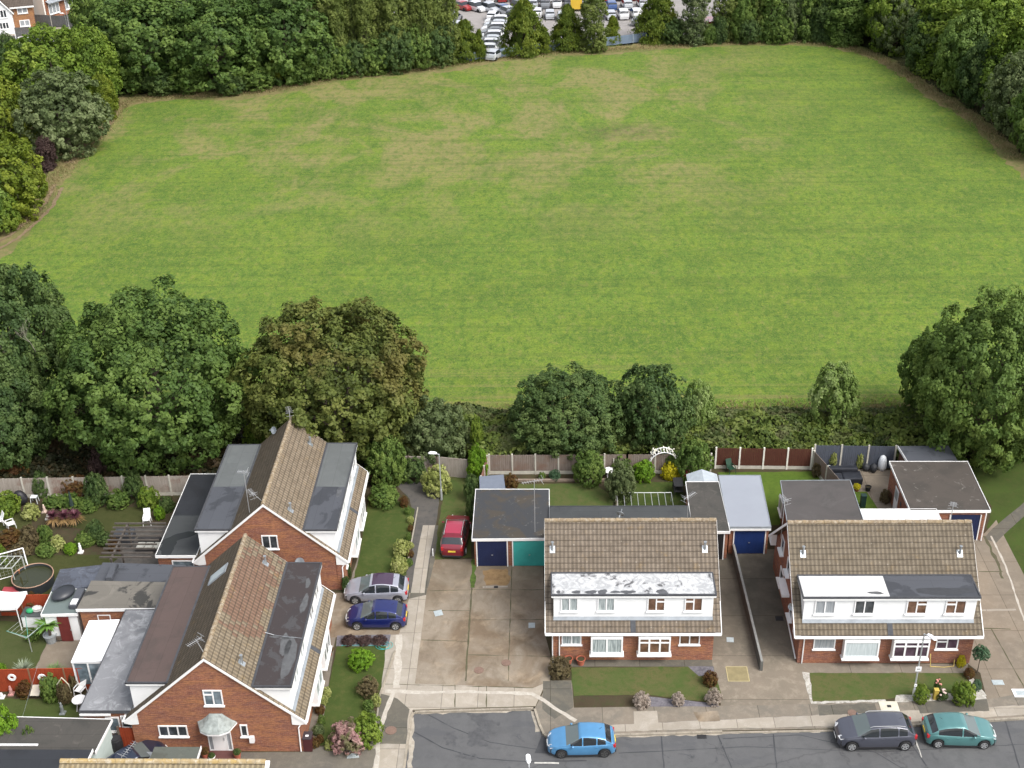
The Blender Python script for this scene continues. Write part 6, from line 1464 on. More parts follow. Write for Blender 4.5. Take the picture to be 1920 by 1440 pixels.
x,y = G(277,982); chair('tall backed white reclining garden chair beside the pergola', x, y, .15, .35)
def stool(label, x, y, mat, r=.25, h=.5):
    t = thing('stool', label, 'stool', (x,y,0)); MB().box(-r,r,-r*.8,r*.8,h,h+.06).build('seat', mat, t, bevel=.02)
    for a in (-1,1):
        for b in (-1,1): MB().tube((a*r*.85,b*r*.65,h),(a*r,b*r*.8,0),.025,n=6).build('leg', mat, t)
x,y = G(66,942); stool('pale plastic stool beside the covered barbecue', x, y, plain('pale_blue_plastic', (.62,.66,.68), .5))
x,y = G(40,945); m = MB(); m.blob((0,0,.55),(.62,.45,.62),3,3,.10); tag(m.build('covered_barbecue', plain('black_pvc_cover', (.018,.018,.022), .5, var=.3), None, (x,y,0), smooth=True), 'barbecue under a crumpled black cover by the back fence', 'barbecue')
def figure(label, px, py, h, mat, name='statue'):
    x, y = G(px, py); m = MB(); m.lathe([(.14,0),(.15,.08),(.09,.12),(.12,h*.35),(.09,h*.55),(.11,h*.68),(.05,h*.76),(.07,h*.85),(.06,h*.95),(.01,h)], n=10)
    t = thing(name, label, name.replace('_',' '), (x,y,0)); m.build('figure', mat, t, smooth=True); MB().box(-.17,.17,-.17,.17,0,.09).build('plinth', mat, t)
figure('tall white garden statue at the dark bed edge below the lawn', 152,1036,.85,M_wplas); figure('small pinkish statue by the yellow and red shrub', 84,960,.7,plain('pinkish_stone',(.55,.42,.36),.8))
figure('small pale stone bird figure beside the pinkish statue', 90,973,.4,plain('pale_stone',(.5,.5,.46),.8))
x,y = G(138,962); t = thing('closed_parasol', 'closed dark parasol standing at the back of the left lawn', 'parasol', (x,y,0)); MB().tube((0,0,0),(0,0,2.0),.03).build('pole', M_trim, t); MB().tube((0,0,.7),(0,0,1.9),.16,.05,10).build('canopy', plain('dark_green_cloth',(.02,.035,.03),.8), t)
# pergola
M_perg = plain('weathered_pergola_timber', (.09,.078,.068), .9, var=.2)
x,y = G(262,1012,2.2); t = thing('pergola', 'grey timber pergola with spaced rafters over the dark patio', 'pergola', (x,y,0))
MB().box(-1.5,-1.38,-2.1,2.1,2.0,2.14).build('beam', M_perg, t)
for i in range(9): yy = -2.0+i*.49; MB().box(-2.2-.05*i*.3,1.35,yy-.035,yy+.035,2.15,2.27).build('rafter', M_perg, t)
for yy in (-2.0,0,2.0): MB().box(-1.5,-1.39,yy-.06,yy+.06,0,1.998).build('post', M_perg, t)
x,y = G(282,1030); t = thing('garden_sofa', 'grey outdoor sofa with pale cushions under the pergola', 'sofa', (x,y,0)); MB().box(-.9,.9,-.45,.45,0,.35).box(-.9,.9,.30,.45,.35,.75).build('frame', plain('dark_rattan',(.035,.033,.035),.8), t, bevel=.02)
for xx in (-.6,0,.6): MB().box(xx-.27,xx+.27,-.42,.25,.355,.47).build('cushion', plain('pale_cushion',(.42,.42,.38),.9), t, bevel=.03)
x,y = G(235,1012); t = thing('covered_table', 'dark grey covered table at the left side of the pergola', 'table', (x,y,0)); MB().box(-.7,.7,-.5,.5,.0,.7).build('cover', plain('dark_grey_cover',(.05,.055,.065),.7), t, bevel=.06); MB().box(-.45,.45,-.3,.3,.705,.75).build('folded_sheet', plain('dark_grey_cover2',(.06,.066,.075),.7), t, bevel=.02)
# football goal
x,y = G(-10,1072); t = thing('football_goal', 'white framed football goal with net at the left edge', 'goal', (x,y,0)); m = MB()
A,B,C_,D_ = Vector((0,0,1.3)), Vector((1.9,1.0,1.3)), Vector((1.9,1.0,0)), Vector((0,0,0)); q = Vector((.55,-.95,0))
m.path([D_,A,B,C_], .045); m.path([A,A+q-Vector((0,0,1.3)),C_+q,B], .035); m.build('frame', M_wplas, t)
m = MB(); 
for i in range(9):
    s = i/8; m.tube(A.lerp(B,s), (A+q-Vector((0,0,1.3))).lerp(C_+q,s), .003, n=3); m.tube(A.lerp(A+q-Vector((0,0,1.3)),s), B.lerp(C_+q,s), .003, n=3)
m.build('net', plain('grey_net',(.55,.56,.56),.8), t)
# pool
x,y = G(62,1083,.6); t = thing('paddling_pool', 'round above-ground pool with terracotta rim and dark green water at the left', 'pool', (x,y,0)); n = 28
m = MB(); m.lathe([(1.32,0),(1.38,.75),(1.33,.76),(1.28,.05)], n=n); m.build('wall', plain('dark_pool_wall',(.03,.035,.04),.6), t, smooth=False)
MB().lathe([(1.30,0),(1.30,.02)], (0,0,.60), n).build('water', NT('dark_green_water', .08, .6).out((.028,.032,.014)), t)
m = MB(); 
for i in range(n): a, b = 2*PI*i/n, 2*PI*(i+1)/n; m.tube((1.37*math.cos(a),1.37*math.sin(a),.78),(1.37*math.cos(b),1.37*math.sin(b),.78), .035, n=6)
m.build('rim', plain('terracotta_rim',(.38,.24,.17),.6), t)
m = MB(); m.tube((-1.0,.25,.8),(-.85,0,1.25),.05,n=7); m.build('pool_filter', plain('orange_pipe',(.50,.20,.10),.5), t)
# climbing frame
x,y = G(10,1090); t = thing('climbing_frame', 'pale grey metal climbing ladder frame beside the round pool', 'climbing frame', (x,y,0)); m = MB()
m.path([(-1,-.6,0),(-1,-.6,1.6),(-.6,.6,1.7),(-.6,.6,0)],.035); m.path([(1,-.6,0),(1,-.6,1.6),(1.3,.6,1.7),(1.3,.6,0)],.035); m.tube((-1,-.6,1.6),(1,-.6,1.6),.035,n=6); m.tube((-.6,.6,1.7),(1.3,.6,1.7),.035,n=6)
for i in range(1,4): m.tube((-1+i*.5,-.6,1.6),(-.6+i*.475,.6,1.7),.03,n=6)
m.build('frame', plain('pale_metal',(.38,.40,.37),.5), t)
x,y = G(25,1112); m = MB(); m.box(-.7,.7,-.3,.3,0,.35); tag(m.build('toy_box', plain('red_toy_plastic',(.32,.05,.06),.5), None, (x,y,0), bevel=.08), 'red and purple plastic toy behind the white gazebo', 'toy')
# gazebo
x,y = G(12,1124,1.9); t = thing('gazebo', 'white fabric gazebo with sagging peaked top at the left edge', 'gazebo', (x,y,0)); R4 = [(-1.1,-.75),(.95,-.85),(1.05,.8),(-.95,.85)]
m = MB(); n = 6; pk = Vector((0,0,2.45)); vs = []; fs = []
for k in range(n+1):
    s = k/n
    for i in range(4):
        a = Vector((*R4[i],1.95)); b = Vector((*R4[(i+1)%4],1.95))
        for j in range(4): p = a.lerp(b, j/4); p.z += -.10*math.sin(PI*j/4); w_ = pk.lerp(p, s); w_.z -= .13*math.sin(PI*s); vs.append(w_)
for k in range(n):
    for i in range(16): fs.append((k*16+i,(k+1)*16+i,(k+1)*16+(i+1)%16,k*16+(i+1)%16))
b0 = n*16; vs += [v-Vector((0,0,.22)) for v in vs[b0:b0+16]]; fs += [(b0+i,b0+16+i,b0+16+(i+1)%16,b0+(i+1)%16) for i in range(16)]
m.add(vs, fs); m.build('canopy', plain('white_fabric',(.82,.83,.84),.8,var=.02), t, smooth=False)
for a,b in R4: MB().tube((a,b,0),(a,b,1.93),.03,n=6).build('leg', M_wplas, t)
x,y = G(22,1150); t = thing('garden_bench', 'dark wooden bench with yellow cushions under the white gazebo', 'bench', (x,y,0)); MB().box(-.7,.7,-.3,.3,.35,.42).build('seat', M_wpost, t); MB().box(-.7,.7,.26,.32,.45,.85).build('backrest', M_wpost, t); MB().box(-.35,.35,-.25,.22,.425,.5).build('cushion', plain('mustard_cushion',(.30,.22,.05),.9), t, bevel=.03)
for a in (-.62,.62): MB().box(a-.04,a+.04,-.28,.28,0,.35).build('leg', M_wpost, t)
# rotary clothes line
x,y = G(60,1222); t = thing('rotary_clothes_line', 'green armed rotary clothes line on the shady lawn', 'clothes line', (x,y,0)); MB().tube((0,0,0),(0,0,1.35),.03).build('pole', M_galv, t); m = MB(); tips = []
for i in range(4): a = i*PI/2+.35; p = Vector((1.15*math.cos(a),1.15*math.sin(a),2.05)); tips.append(p); m.tube((0,0,1.2),p,.022,n=6)
m.build('arm', plain('green_painted_metal',(.05,.22,.17),.5), t); m = MB()
for f_ in (.4,.6,.8,.97):
    q = [Vector((0,0,1.2)).lerp(p,f_) for p in tips]
    for i in range(4): m.tube(q[i], q[(i+1)%4], .006, n=4)
m.build('line', plain('pale_line',(.45,.48,.45),.7), t)
# pots and palms
def pot(par, r, h, mat, z=0): return MB().lathe([(r*.72,0),(r,h),(r*1.08,h),(r*1.08,h+.03),(r*.9,h+.03),(r*.85,h-.05)], (0,0,z), 14).build('pot', mat, par)
def fronds(name, par, n, L, z, mat, seed=0, wd=.06, droop=.5, loc=None, label=None, cat=None, up=.8):
    rr = random.Random(seed); m = MB()
    for i in range(n):
        a = rr.uniform(0,2*PI); e = rr.uniform(.15,1.3)*up; l = L*rr.uniform(.7,1.1); P_ = []
        for k in range(5):
            s = k/4; P_.append(Vector((math.cos(a)*l*s*math.cos(e*(1-s*.3)), math.sin(a)*l*s*math.cos(e*(1-s*.3)), z+l*s*math.sin(e)-droop*l*s*s*.6)))
        sd = Vector((-math.sin(a),math.cos(a),0))*wd
        for k in range(4):
            w0, w1 = math.sin(PI*(k/4*.85+.15)), math.sin(PI*min(.98,((k+1)/4*.85+.15)))
            m.add([P_[k]-sd*w0, P_[k]+sd*w0, P_[k+1]+sd*w1, P_[k+1]-sd*w1], [(0,1,2,3)])
    o = m.build(name, mat, par, loc)
    return tag(o, label, cat) if label else o
M_palm = plain('palm_green', (.10,.20,.03), .6, var=.3); M_cordp = plain('purple_cordyline', (.10,.03,.045), .6, var=.3); M_cordt = plain('tan_cordyline', (.24,.15,.06), .6, var=.3)
x,y = G(97,1203); t = thing('potted_palm', 'fan palm in a big grey pot outside the white outhouse', 'palm', (x,y,0)); pot(t,.42,.6,plain('grey_pot',(.27,.29,.30),.6)); MB().tube((0,0,.55),(.05,0,1.3),.10,.08).build('trunk', M_bark, t)
fronds('fronds', t, 60, 1.0, 1.35, M_palm, 3, .09, .5)
x,y = G(113,1200); t = thing('plant_pot', 'round bronze glazed pot beside the fan palm', 'pot', (x,y,0)); MB().lathe([(.15,0),(.27,.2),(.25,.42),(.2,.45),(.17,.40)],n=14).build('pot', plain('bronze_glaze',(.09,.07,.055),.3), t); MB().lathe([(.17,0),(.16,.02)],(0,0,.38),12).build('soil', M_soil, t)
for i,(px,py) in enumerate([(103,985),(124,985),(144,984)]):
    x,y = G(px,py); t = thing('cordyline', ['leftmost spiky purple cordyline with tan skirt','middle spiky purple cordyline with tan skirt','rightmost spiky purple cordyline with tan skirt'][i], 'plant', (x,y,0), 0, 'purple cordylines')
    MB().tube((0,0,0),(0,0,.7),.05).build('stem', M_bark, t); fronds('leaves', t, 110, .62, .8, M_cordp, i, .03, .25, up=1.2); fronds('old_leaves', t, 70, .75, .55, M_cordt, i+9, .028, .9, up=.5)
x,y = G(45,1262); fronds('grass_clump', None, 160, .95, .05, plain('silver_green_blades',(.22,.26,.18),.7,var=.3), 5, .022, .3, (x,y,0), 'silver green ornamental grass clump behind the red fence', 'plant', 1.4)
x,y = G(105,1262); fronds('grass_clump', None, 140, .8, .05, plain('fresh_green_blades',(.13,.20,.07),.7,var=.3), 6, .022, .4, (x,y,0), 'green spiky clump on the patio edge behind the red fence', 'plant', 1.3)
# things on the outhouse roof
x,y = G(120,1117,2.3); m = MB(); m.blob((0,0,.25),(.85,.62,.32),4,3,.05); tag(m.build('roof_box', plain('black_car_roof_box',(.03,.033,.04),.4), None, (x,y,2.3), smooth=True, rotz=1.0), 'dark rounded roof box lying on the green-grey outhouse roof', 'roof box')
x,y = G(146,1117,2.7); t = thing('storage_crate', 'narrow dark crate with a white sheet on top beside the roof box', 'crate', (x-.1,y,2.3), .0); MB().box(-.25,.25,-.9,.9,.0,.30).build('crate', F_slate, t); MB().box(-.2,.2,-.75,-.2,.302,.32).build('sheet', M_wplas, t)
x,y = G(70,1168); t = thing('storage_bench', 'garden store with junk and green sack on its lid left of the white outhouse', 'store', (x,y,0)); MB().box(-.75,.75,-.45,.45,0,.9).build('box', M_render, t); MB().box(-.8,.8,-.5,.5,.905,.96).build('lid', plain('dark_lid',(.07,.08,.08),.7), t)
MB().blob((-.25,-.1,1.1),(.25,.2,.18),2,2,.1).build('green_sack', plain('green_sack',(.03,.30,.12),.6), t); MB().blob((.2,.1,1.12),(.35,.25,.2),5,2,.15).build('white_sack', plain('white_sack',(.55,.55,.52),.7), t)
x,y = G(78,1138); MB; tag(MB().slab([(-.7,-.6,.55),(.6,-.5,.5),(.7,.7,.5),(-.5,.6,.6)],.05).build('board', plain('grey_brown_board',(.22,.19,.15),.9,var=.3), None, (x,y,0)), 'grey brown board propped behind the white outhouse', 'board')
# lower left garden
def table_round(label, px, py, r, h, mat, z=0):
    x,y = G(px,py,h); t = thing('garden_table', label, 'table', (x,y,0)); MB().lathe([(r,0),(r,.04)],(0,0,h),18).build('tabletop', mat, t)
    for i in range(3): a = i*2*PI/3; MB().tube((.1*math.cos(a),.1*math.sin(a),h),(r*.8*math.cos(a),r*.8*math.sin(a),0),.025,n=6).build('leg', mat, t)
table_round('small white round table next to the clouded grey roof', 148,1312,.42,.7,M_wplas)
x,y = G(152,1302); chair('pale plastic chair behind the small white round table', x, y, -.3)
table_round('white round table beside the big hedge bush by the grey fence', 1142,882,.42,.72,M_wplas)
for px,py,lb in ((21,1271,'round white wall ornament hanging on the red fence, left of two'),(78,1270,'round white wall ornament hanging on the red fence, right of two')):
    x,y = G(px,py,1.35); m = MB(); n=16; vs=[]
    for r,q in ((.26,0),(.26,.05),(.12,.05),(.12,0)):
        for i in range(n): a=2*PI*i/n; vs.append((r*math.cos(a),-q,r*math.sin(a)))
    m.add(vs,[(k*n+i,k*n+(i+1)%n,((k+1)%4)*n+(i+1)%n,((k+1)%4)*n+i) for k in range(4) for i in range(n)]); tag(m.build('wall_ornament', M_wplas, None, (x,58.98,1.3)), lb, 'ornament')
x,y = G(70,1305); tag(MB().slab([(-.28,-.35,.35),(.28,-.35,.35),(.28,.35,.6),(-.28,.35,.6)],.05).box(-.05,.05,-.05,.05,0,.4).build('bird_tray', plain('cream_wood',(.55,.5,.42),.8), None, (x,y,0)), 'tilted cream tray on a post in front of the red fence', 'tray')
figure('small pink garden figure at the foot of the red fence', 22,1302,.7,plain('pink_glaze',(.50,.26,.24),.5)); figure('small white duck ornament at the left edge by the red fence', 4,1308,.4,M_wplas)
x,y = G(125,1318); t = thing('wheelbarrow_planter','leaning garden arch frame with hanging greenery beside the white round table','planter',(x,y,0)); t.name='garden_arch'; m = MB(); m.path([(-.5,0,0),(-.35,.1,1.4),(0,.15,1.9),(.35,.1,1.4),(.45,0,0)],.03); m.build('frame', plain('cream_pipe',(.55,.52,.40),.6), t); crown_obj('greenery', BUSH[0], 'brownbush', t, (.05,-.1,.8), (.45,.35,.8))
x,y = G(118,1338); figure('grey heron ornament beside the leaning arch', 118,1338,.9,plain('grey_resin',(.20,.22,.22),.6))
m = MB(); a = Vector((*G(70,1250,2.6),2.6)); b = Vector((*G(42,1344,.4),.4)); m.tube((0,0,0), b-a, .008, n=5); tag(m.build('guy_wire', M_alu, None, a), 'thin cable slanting down across the lower left lawn', 'cable')
x,y = G(222,1408); t = thing('water_butt', 'black round water butt between the mint wall and the gable', 'water butt', (x,y,0)); MB().lathe([(.32,0),(.36,.5),(.33,.95),(.30,1.0),(.05,1.03)],n=16).build('barrel', M_trim, t); MB().lathe([(.30,0),(.30,.03)],(0,0,1.035),16).build('lid', plain('black_lid',(.03,.03,.033),.5), t)
x,y = G(238,1408,1.6); t = thing('tv_aerial', 'fallen grey television aerial lying above the black water butt', 'aerial', (x,y,1.5)); aerial(t, (0,0,-1.5), 1.7, 1.2, 1.3)
x,y = G(264,1432,1); tag(MB().slab([(-.45,-.8,.9),(.45,-.8,.9),(.45,.8,1.1),(-.45,.8,1.1)],.05).box(-.4,.4,-.7,-.65,0,.88).build('garden_store', plain('grey_tarpaulin',(.22,.24,.26),.6), None, (x,y,0)), 'sloping grey tarpaulin cover next to the dark car', 'cover')
# bins and pots by the lower left house
x,y = G(578,1392,.5); t = thing('wheelie_bin', 'dark maroon wheelie bin at the corner of the lower left gable', 'bin', (x,y,0)); MB().prism([(-.24,-.28),(.24,-.28),(.24,.28),(-.24,.28)],0.05,1.0).build('body', plain('maroon_plastic',(.065,.018,.02),.5), t); MB().box(-.27,.27,-.31,.32,1.004,1.07).build('lid', plain('dark_grey_lid',(.045,.035,.04),.5), t, bevel=.02); MB().box(-.1,.08,-.12,.02,1.075,1.085).build('lid_label', M_wplas, t)
for s in (-1,1): MB().tube((s*.2,.27,.1),(s*.27,.27,.1),.1,n=12).build('wheel', M_tyre, t)
M_terra = plain('terracotta', (.34,.10,.06), .8, var=.15)
def terra(label, px, py, r, h, soil=True, mat=None):
    x,y = G(px,py); t = thing('flower_pot', label, 'flower pot', (x,y,.01)); pot(t, r, h, mat or M_terra); MB().lathe([(r*.85,0),(r*.84,.01)],(0,0,h-.04),12).build('soil', M_soil, t); return t
terra('terracotta pot on the front path of the middle pair, left of two',1066,1243,.26,.36); terra('terracotta pot on the front path of the middle pair, right of two',1089,1245,.28,.42)
t = terra('terracotta planter with red brown shrub left of the white front door',386,1422,.22,.4); crown_obj('plant', BUSH[1], 'red', t, (0,0,.55), (.25,.25,.25))
t = terra('terracotta planter right of the white front door',446,1422,.22,.4); crown_obj('plant', BUSH[2], 'deep', t, (0,0,.5), (.22,.22,.2))
t = terra('white low planter on the doorstep of the lower left house',398,1424,.2,.22,mat=M_wplas); crown_obj('plant', BUSH[0], 'deep', t, (0,0,.3), (.2,.2,.15))
x,y = G(345,1420); t = terra('terracotta pot with orange flowers beside the bay windows near the blue car',618,1228,.18,.3); crown_obj('plant', BUSH[0], 'red', t, (0,0,.45), (.3,.3,.25))
# hose
m = MB(); x,y = G(714,1212); pts=[(x+.42*math.cos(a)+.01*i,y+.36*math.sin(a),.03+.002*i) for i,a in enumerate([k*.35 for k in range(40)])]; m.path([(G(640,1211)[0],G(640,1211)[1],.03),(G(680,1210)[0],G(680,1210)[1],.03)]+pts,.018,5)
m.v=[(a-x,b-y,c) for a,b,c in m.v]; tag(m.build('garden_hose', plain('turquoise_hose',(.05,.32,.30),.5), None,(x,y,0)), 'coiled turquoise hose at the top of the front lawn', 'hose')
m = MB(); x,y = G(1785,1250); m.path([(-1.2,.15,.9),(-1.15,-.05,.05),(-.3,-.1,.05),(.3,.0,.05),(.35,.2,.4)],.025,6); tag(m.build('garden_hose', plain('yellow_hose',(.50,.38,.12),.5), None,(x-.2,y,0)), 'yellow hose hanging on the brick front of the right pair', 'hose')
# yellow grit box + roses + pink flag
x,y = G(1753,1310); t = thing('grit_box','narrow yellow grit bin among the shrubs in front of the right pair','bin',(x,y,0)); MB().prism([(-.13,-.12),(.13,-.12),(.13,.12),(-.13,.12)],0,.7).build('body', plain('yellow_plastic',(.42,.31,.06),.5), t); MB().box(-.15,.15,-.14,.14,.704,.76).build('lid', plain('yellow_plastic2',(.42,.32,.07),.5), t, bevel=.02)
def flowers(label, px, py, r, h, col, n=26, seed=0, bush='deep', name='rose_bush'):
    x,y = G(px,py,h*.4); t = thing(name, label, 'shrub', (x,y,0)); crown_obj('foliage', BUSH[seed%3], bush, t, (0,0,h*.4), (r,r,h*.5)); rr = random.Random(seed); m = MB()
    for i in range(n): a=rr.uniform(0,6.3); q=rr.uniform(0,1)**.5*r*.95; m.blob((q*math.cos(a),q*math.sin(a),h*.42+h*.5*math.sqrt(max(0,1-(q/r)**2))),(.08,.08,.06),i,1,.1)
    m.build('flowers', plain(label.split()[0]+'_petals',col,.8), t); return t
flowers('pink white rose bush beside the yellow grit bin',1766,1303,.35,.8,(.55,.42,.38),9,1); flowers('salmon single rose spray standing in the lawn of the right pair',1757,1288,.2,1.2,(.55,.24,.20),6,2)
# rose arch
x,y = G(1243,888); t = thing('rose_arch','white lattice garden arch covered with climbing roses','arch',(x,y,0)); m = MB(); n=14
for yy in (-.35,.35):
    P_=[(-1.05,yy,0),(-1.05,yy,1.1)]+[(-1.05*math.cos(PI*i/n),yy,1.1+1.05*math.sin(PI*i/n)) for i in range(1,n)]+[(1.05,yy,1.1),(1.05,yy,0)]
    m.path(P_,.04)
for i in range(n+1): a=PI*i/n; m.tube((-1.05*math.cos(a),-.35,1.1+1.05*math.sin(a)),(-1.05*math.cos(a),.35,1.1+1.05*math.sin(a)),.028,n=5)
for z in (.25,.5,.75,1.0):
    for s in (-1,1): m.tube((s*1.05,-.35,z),(s*1.05,.35,z),.025,n=5)
m.build('frame', M_wplas, t); crown_obj('climbing_rose', BUSH[1], 'mid', t, (.75,.1,1.35), (.6,.5,.65)); rr=random.Random(3); m=MB()
for i in range(46): a=rr.uniform(.1,PI*.95); m.blob((-1.12*math.cos(a)+rr.uniform(-.15,.15),rr.uniform(-.45,.3),1.15+1.1*math.sin(a)+rr.uniform(-.1,.15)),(.07,.07,.06),i,1,.1)
m.build('flowers', plain('cream_petals',(.72,.70,.60),.8), t)
# cold frame / metal rack
x,y = G(1209,936,.8); t = thing('metal_rack','low galvanised metal frame with eight bays on the small lawn','frame',(x,y,0)); m=MB(); X=2.02; Y=.85
for yy in (-Y,Y): m.tube((-X,yy,.8),(X,yy,.8),.03,n=6)
for i in range(9): xx=-X+2*X*i/8; m.tube((xx,-Y,.8),(xx,Y,.8),.025,n=6)
m.build('top_rail', M_galv, t)
for xx in (-X,X):
    for yy in (-Y,Y): MB().tube((xx,yy,0),(xx,yy,.79),.03,n=6).build('leg', M_galv, t)
MB().box(-X,X,-Y-.1,-Y+.02,.25,.38).build('shelf', M_galv, t)
# things by the dark felt roofed garage
x,y = G(1278,925); t = thing('garden_table_set','dark metal shelving with a grey ball beside the dark felt roofed garage','shelf',(x-.3,y,0)); MB().box(-.35,.35,-.6,.6,.5,.54).box(-.35,.35,-.6,.6,1.0,1.04).build('shelf', M_trim, t)
for a in (-.33,.33):
    for b in (-.58,.58): MB().box(a-.02,a+.02,b-.02,b+.02,0,1.04).build('leg', M_trim, t)
t.name='metal_shelving'
x,y = G(1287,897); tag(MB().box(-.25,.25,-.2,.2,0,.5).blob((.05,0,.62),(.2,.17,.14),1,2,.1).build('toy_car', plain('red_pink_plastic',(.42,.05,.08),.4), None, (x,y,0), bevel=.04), 'red plastic toy next to the grey plastic shed', 'toy')
x,y = G(1370,886); t = chair('dark green garden chair in front of the dark brown fence', x, y, .4)
for c in [q for q in bpy.data.objects if q.parent == t]: c.data.materials.clear(); c.data.materials.append(plain('dark_green_plastic',(.015,.05,.03),.5) if 'dark_green_plastic' not in bpy.data.materials else bpy.data.materials['dark_green_plastic'])
t['group'] = 'other garden chairs'
x,y = G(1585,890,.5); t = thing('covered_furniture','garden furniture under glossy black covers against the slate blue fence','furniture',(x,y,0)); MB().box(-1.5,-.3,-1.0,0,0,.72).build('cover', plain('glossy_black_cover',(.02,.022,.028),.35,var=.3), t, bevel=.12)
MB().box(-.28,1.2,-.75,.45,0,.62).build('cover', bpy.data.materials['glossy_black_cover'], t, bevel=.12); MB().box(-1.2,1.0,.2,.75,0,.9).build('cover', bpy.data.materials['glossy_black_cover'], t, bevel=.12)
x,y = G(1653,880); tag(MB().lathe([(.30,0),(.34,.3),(.32,.8),(.22,1.15),(.05,1.28)],n=14).build('covered_patio_heater', plain('white_cover',(.72,.75,.78),.5), None, (x,y,0), smooth=True), 'tall white covered object standing by the slate blue fence', 'cover')
x,y = G(1553,890); tag(MB().blob((0,0,.4),(.38,.35,.4),7,2,.08).build('plastic_sack', plain('pale_blue_sack',(.42,.47,.50),.5), None, (x,y,0), smooth=True), 'pale grey blue sack left of the black furniture covers', 'sack')
x,y = G(1637,885); tag(MB().blob((0,0,.35),(.3,.3,.4),8,2,.08).blob((-.5,.2,.3),(.3,.3,.35),9,2,.08).build('dark_planters', plain('dark_planter',(.03,.032,.036),.6), None, (x,y,0)), 'pair of dark planters left of the tall white covered object', 'planter')
x,y = G(1606,922); t=terra('yellow flowering pot at the head of the small bright lawn',1606,920,.2,.2); crown_obj('plant', BUSH[0], 'gold', t, (0,0,.35), (.28,.28,.25))
terra('dark pot right of the yellow flowering pot',1627,920,.22,.35,mat=M_trim); 
x,y = G(1617,950); tag(MB().box(-.18,.18,-.18,.18,0,1.0).box(-.2,.2,-.2,.2,1.002,1.05).build('garden_bin', plain('dark_green_bin',(.01,.03,.025),.5), None, (x,y,0)), 'slim dark green bin on the small bright lawn', 'bin')
m = MB(); x,y = G(842,1018); tag(MB().box(-.03,.03,-.03,.03,0,.5).box(-.035,.035,-.035,.035,.51,.6).build('marker_post', M_wplas, None, (*G(812,1042),0)), 'short white marker post at the foot of the grass strip', 'post')
m = MB(); m.box(-.05,.05,-2.4,2.4,0,.10); tag(m.build('lawn_edging', plain('stone_edging',(.26,.23,.18),.9,var=.2), None, (*G(724,1270),0), rotz=-.13), 'stone edging strip between the front lawn and the pale path', 'edging')
m = MB(); m.box(-.04,.04,-3.1,3.1,0,.14); tag(m.build('lawn_edging', plain('stone_edging2',(.30,.27,.22),.9,var=.2), None, (*G(775,1000),0), rotz=-.02), 'stone edging along the tarmac path beside the upper lawn', 'edging')
m = MB(); m.box(-3.6,3.6,-.07,.07,0,.18); tag(m.build('bed_edging', plain('timber_edging',(.24,.19,.15),.9,var=.2), None, (*G(1048,902),0)), 'pale timber edging between the soil bed and the lawn behind the double garage', 'edging')

# ================================================================ shrubs
S = [
 ('big round grey green pruned bush in front of the grey board fence',1105,876,30,2.6,'mid'),('light green small leafed shrub left of the yellow one',1207,882,20,1.6,'lime'),('dark green shrub right of the white round table',1165,872,20,1.5,'mid'),
 ('bright yellow shrub under the rose arch',1258,882,17,1.3,'gold'),('mass of climbing leaves between the rose arch and the brown fence',1300,862,33,3.2,'mid'),('pale green feathery young tree between the two middle lawns',1164,905,27,3.0,'grey'),
 ('low silvery green shrub in the soil bed behind the lawn',1040,890,11,.7,'teal'),('tiny green plant beside the silvery low shrub',1016,892,7,.6,'mid'),('rusty orange green shrub right of the small blue-grey shed',957,903,14,1.1,'red'),
 ('tall clipped bright lime hedge end by the grey fence',895,870,19,3.0,'lime'),('dark hedge running behind the red car, upper piece',885,915,15,2.2,'deep'),('dark hedge running behind the red car, lower piece',886,950,13,2.0,'deep'),
 ('yellowing green shrub at the foot of the path lamp post',818,900,26,2.2,'variegated'),('dark shrub left of the yellowing one by the lamp post',776,880,22,1.8,'deep'),('loose green shrub against the light fence run',745,885,22,1.6,'mid'),
 ('round bright green bush at the top of the upper lawn',720,928,28,1.5,'mid'),('reddish spiky shrub at the corner of the tarmac path',757,940,8,.9,'red'),
 ('square clipped variegated box bush, farther of two',753,1028,15,1.2,'variegated'),('square clipped variegated box bush, nearer of two',748,1058,15,1.2,'variegated'),
 ('olive green spreading shrub in the front lawn island',676,1235,24,1.1,'lime'),('straggly brown green shrub lower on the front lawn',690,1288,20,1.1,'brownbush'),('pale flowered plant on the edge of the front lawn',705,1312,9,.8,'variegated'),
 ('pink headed hydrangea beside the yellow edged bush',652,1380,36,1.6,'pinkfl'),('large yellow edged green bush at the end of the front lawn',686,1368,30,1.8,'bright'),
 ('twiggy brown bush at the left end of the front garden',1049,1250,21,1.2,'brownbush'),('dry pale lavender ball on the slate bed, leftmost of three',1203,1312,16,.95,'lavgrey'),('dry pale lavender ball on the slate bed, middle one of three',1271,1310,12,.75,'lavgrey'),('dry pale lavender ball on the slate bed, rightmost of three',1338,1306,15,.95,'lavgrey'),
 ('bushy green shrub at the right end of the middle front lawn',1332,1272,14,.9,'red'),('round green bush right of the sign lamp post',1727,1300,15,1.1,'bright'),('larger round green bush right of the roses',1808,1299,21,1.4,'bright'),
 ('small grey green ball shrub on white gravel',1832,1284,9,.7,'teal'),('golden domed shrub by the brick front of the right pair',1803,1240,8,.8,'gold'),('red and green low bed plants beside the right drive',1818,1262,10,.6,'red'),
 ('climber on the brick wall left of the blue car',648,1095,8,1.2,'deep'),('dark potted plants at the corner of the upper left house',652,1068,6,1.4,'deep'),
]
for i,(lb,cx,cy,r,h,mt) in enumerate(S): shrub(lb, cx, cy, r, h, mt, i)
crown_obj
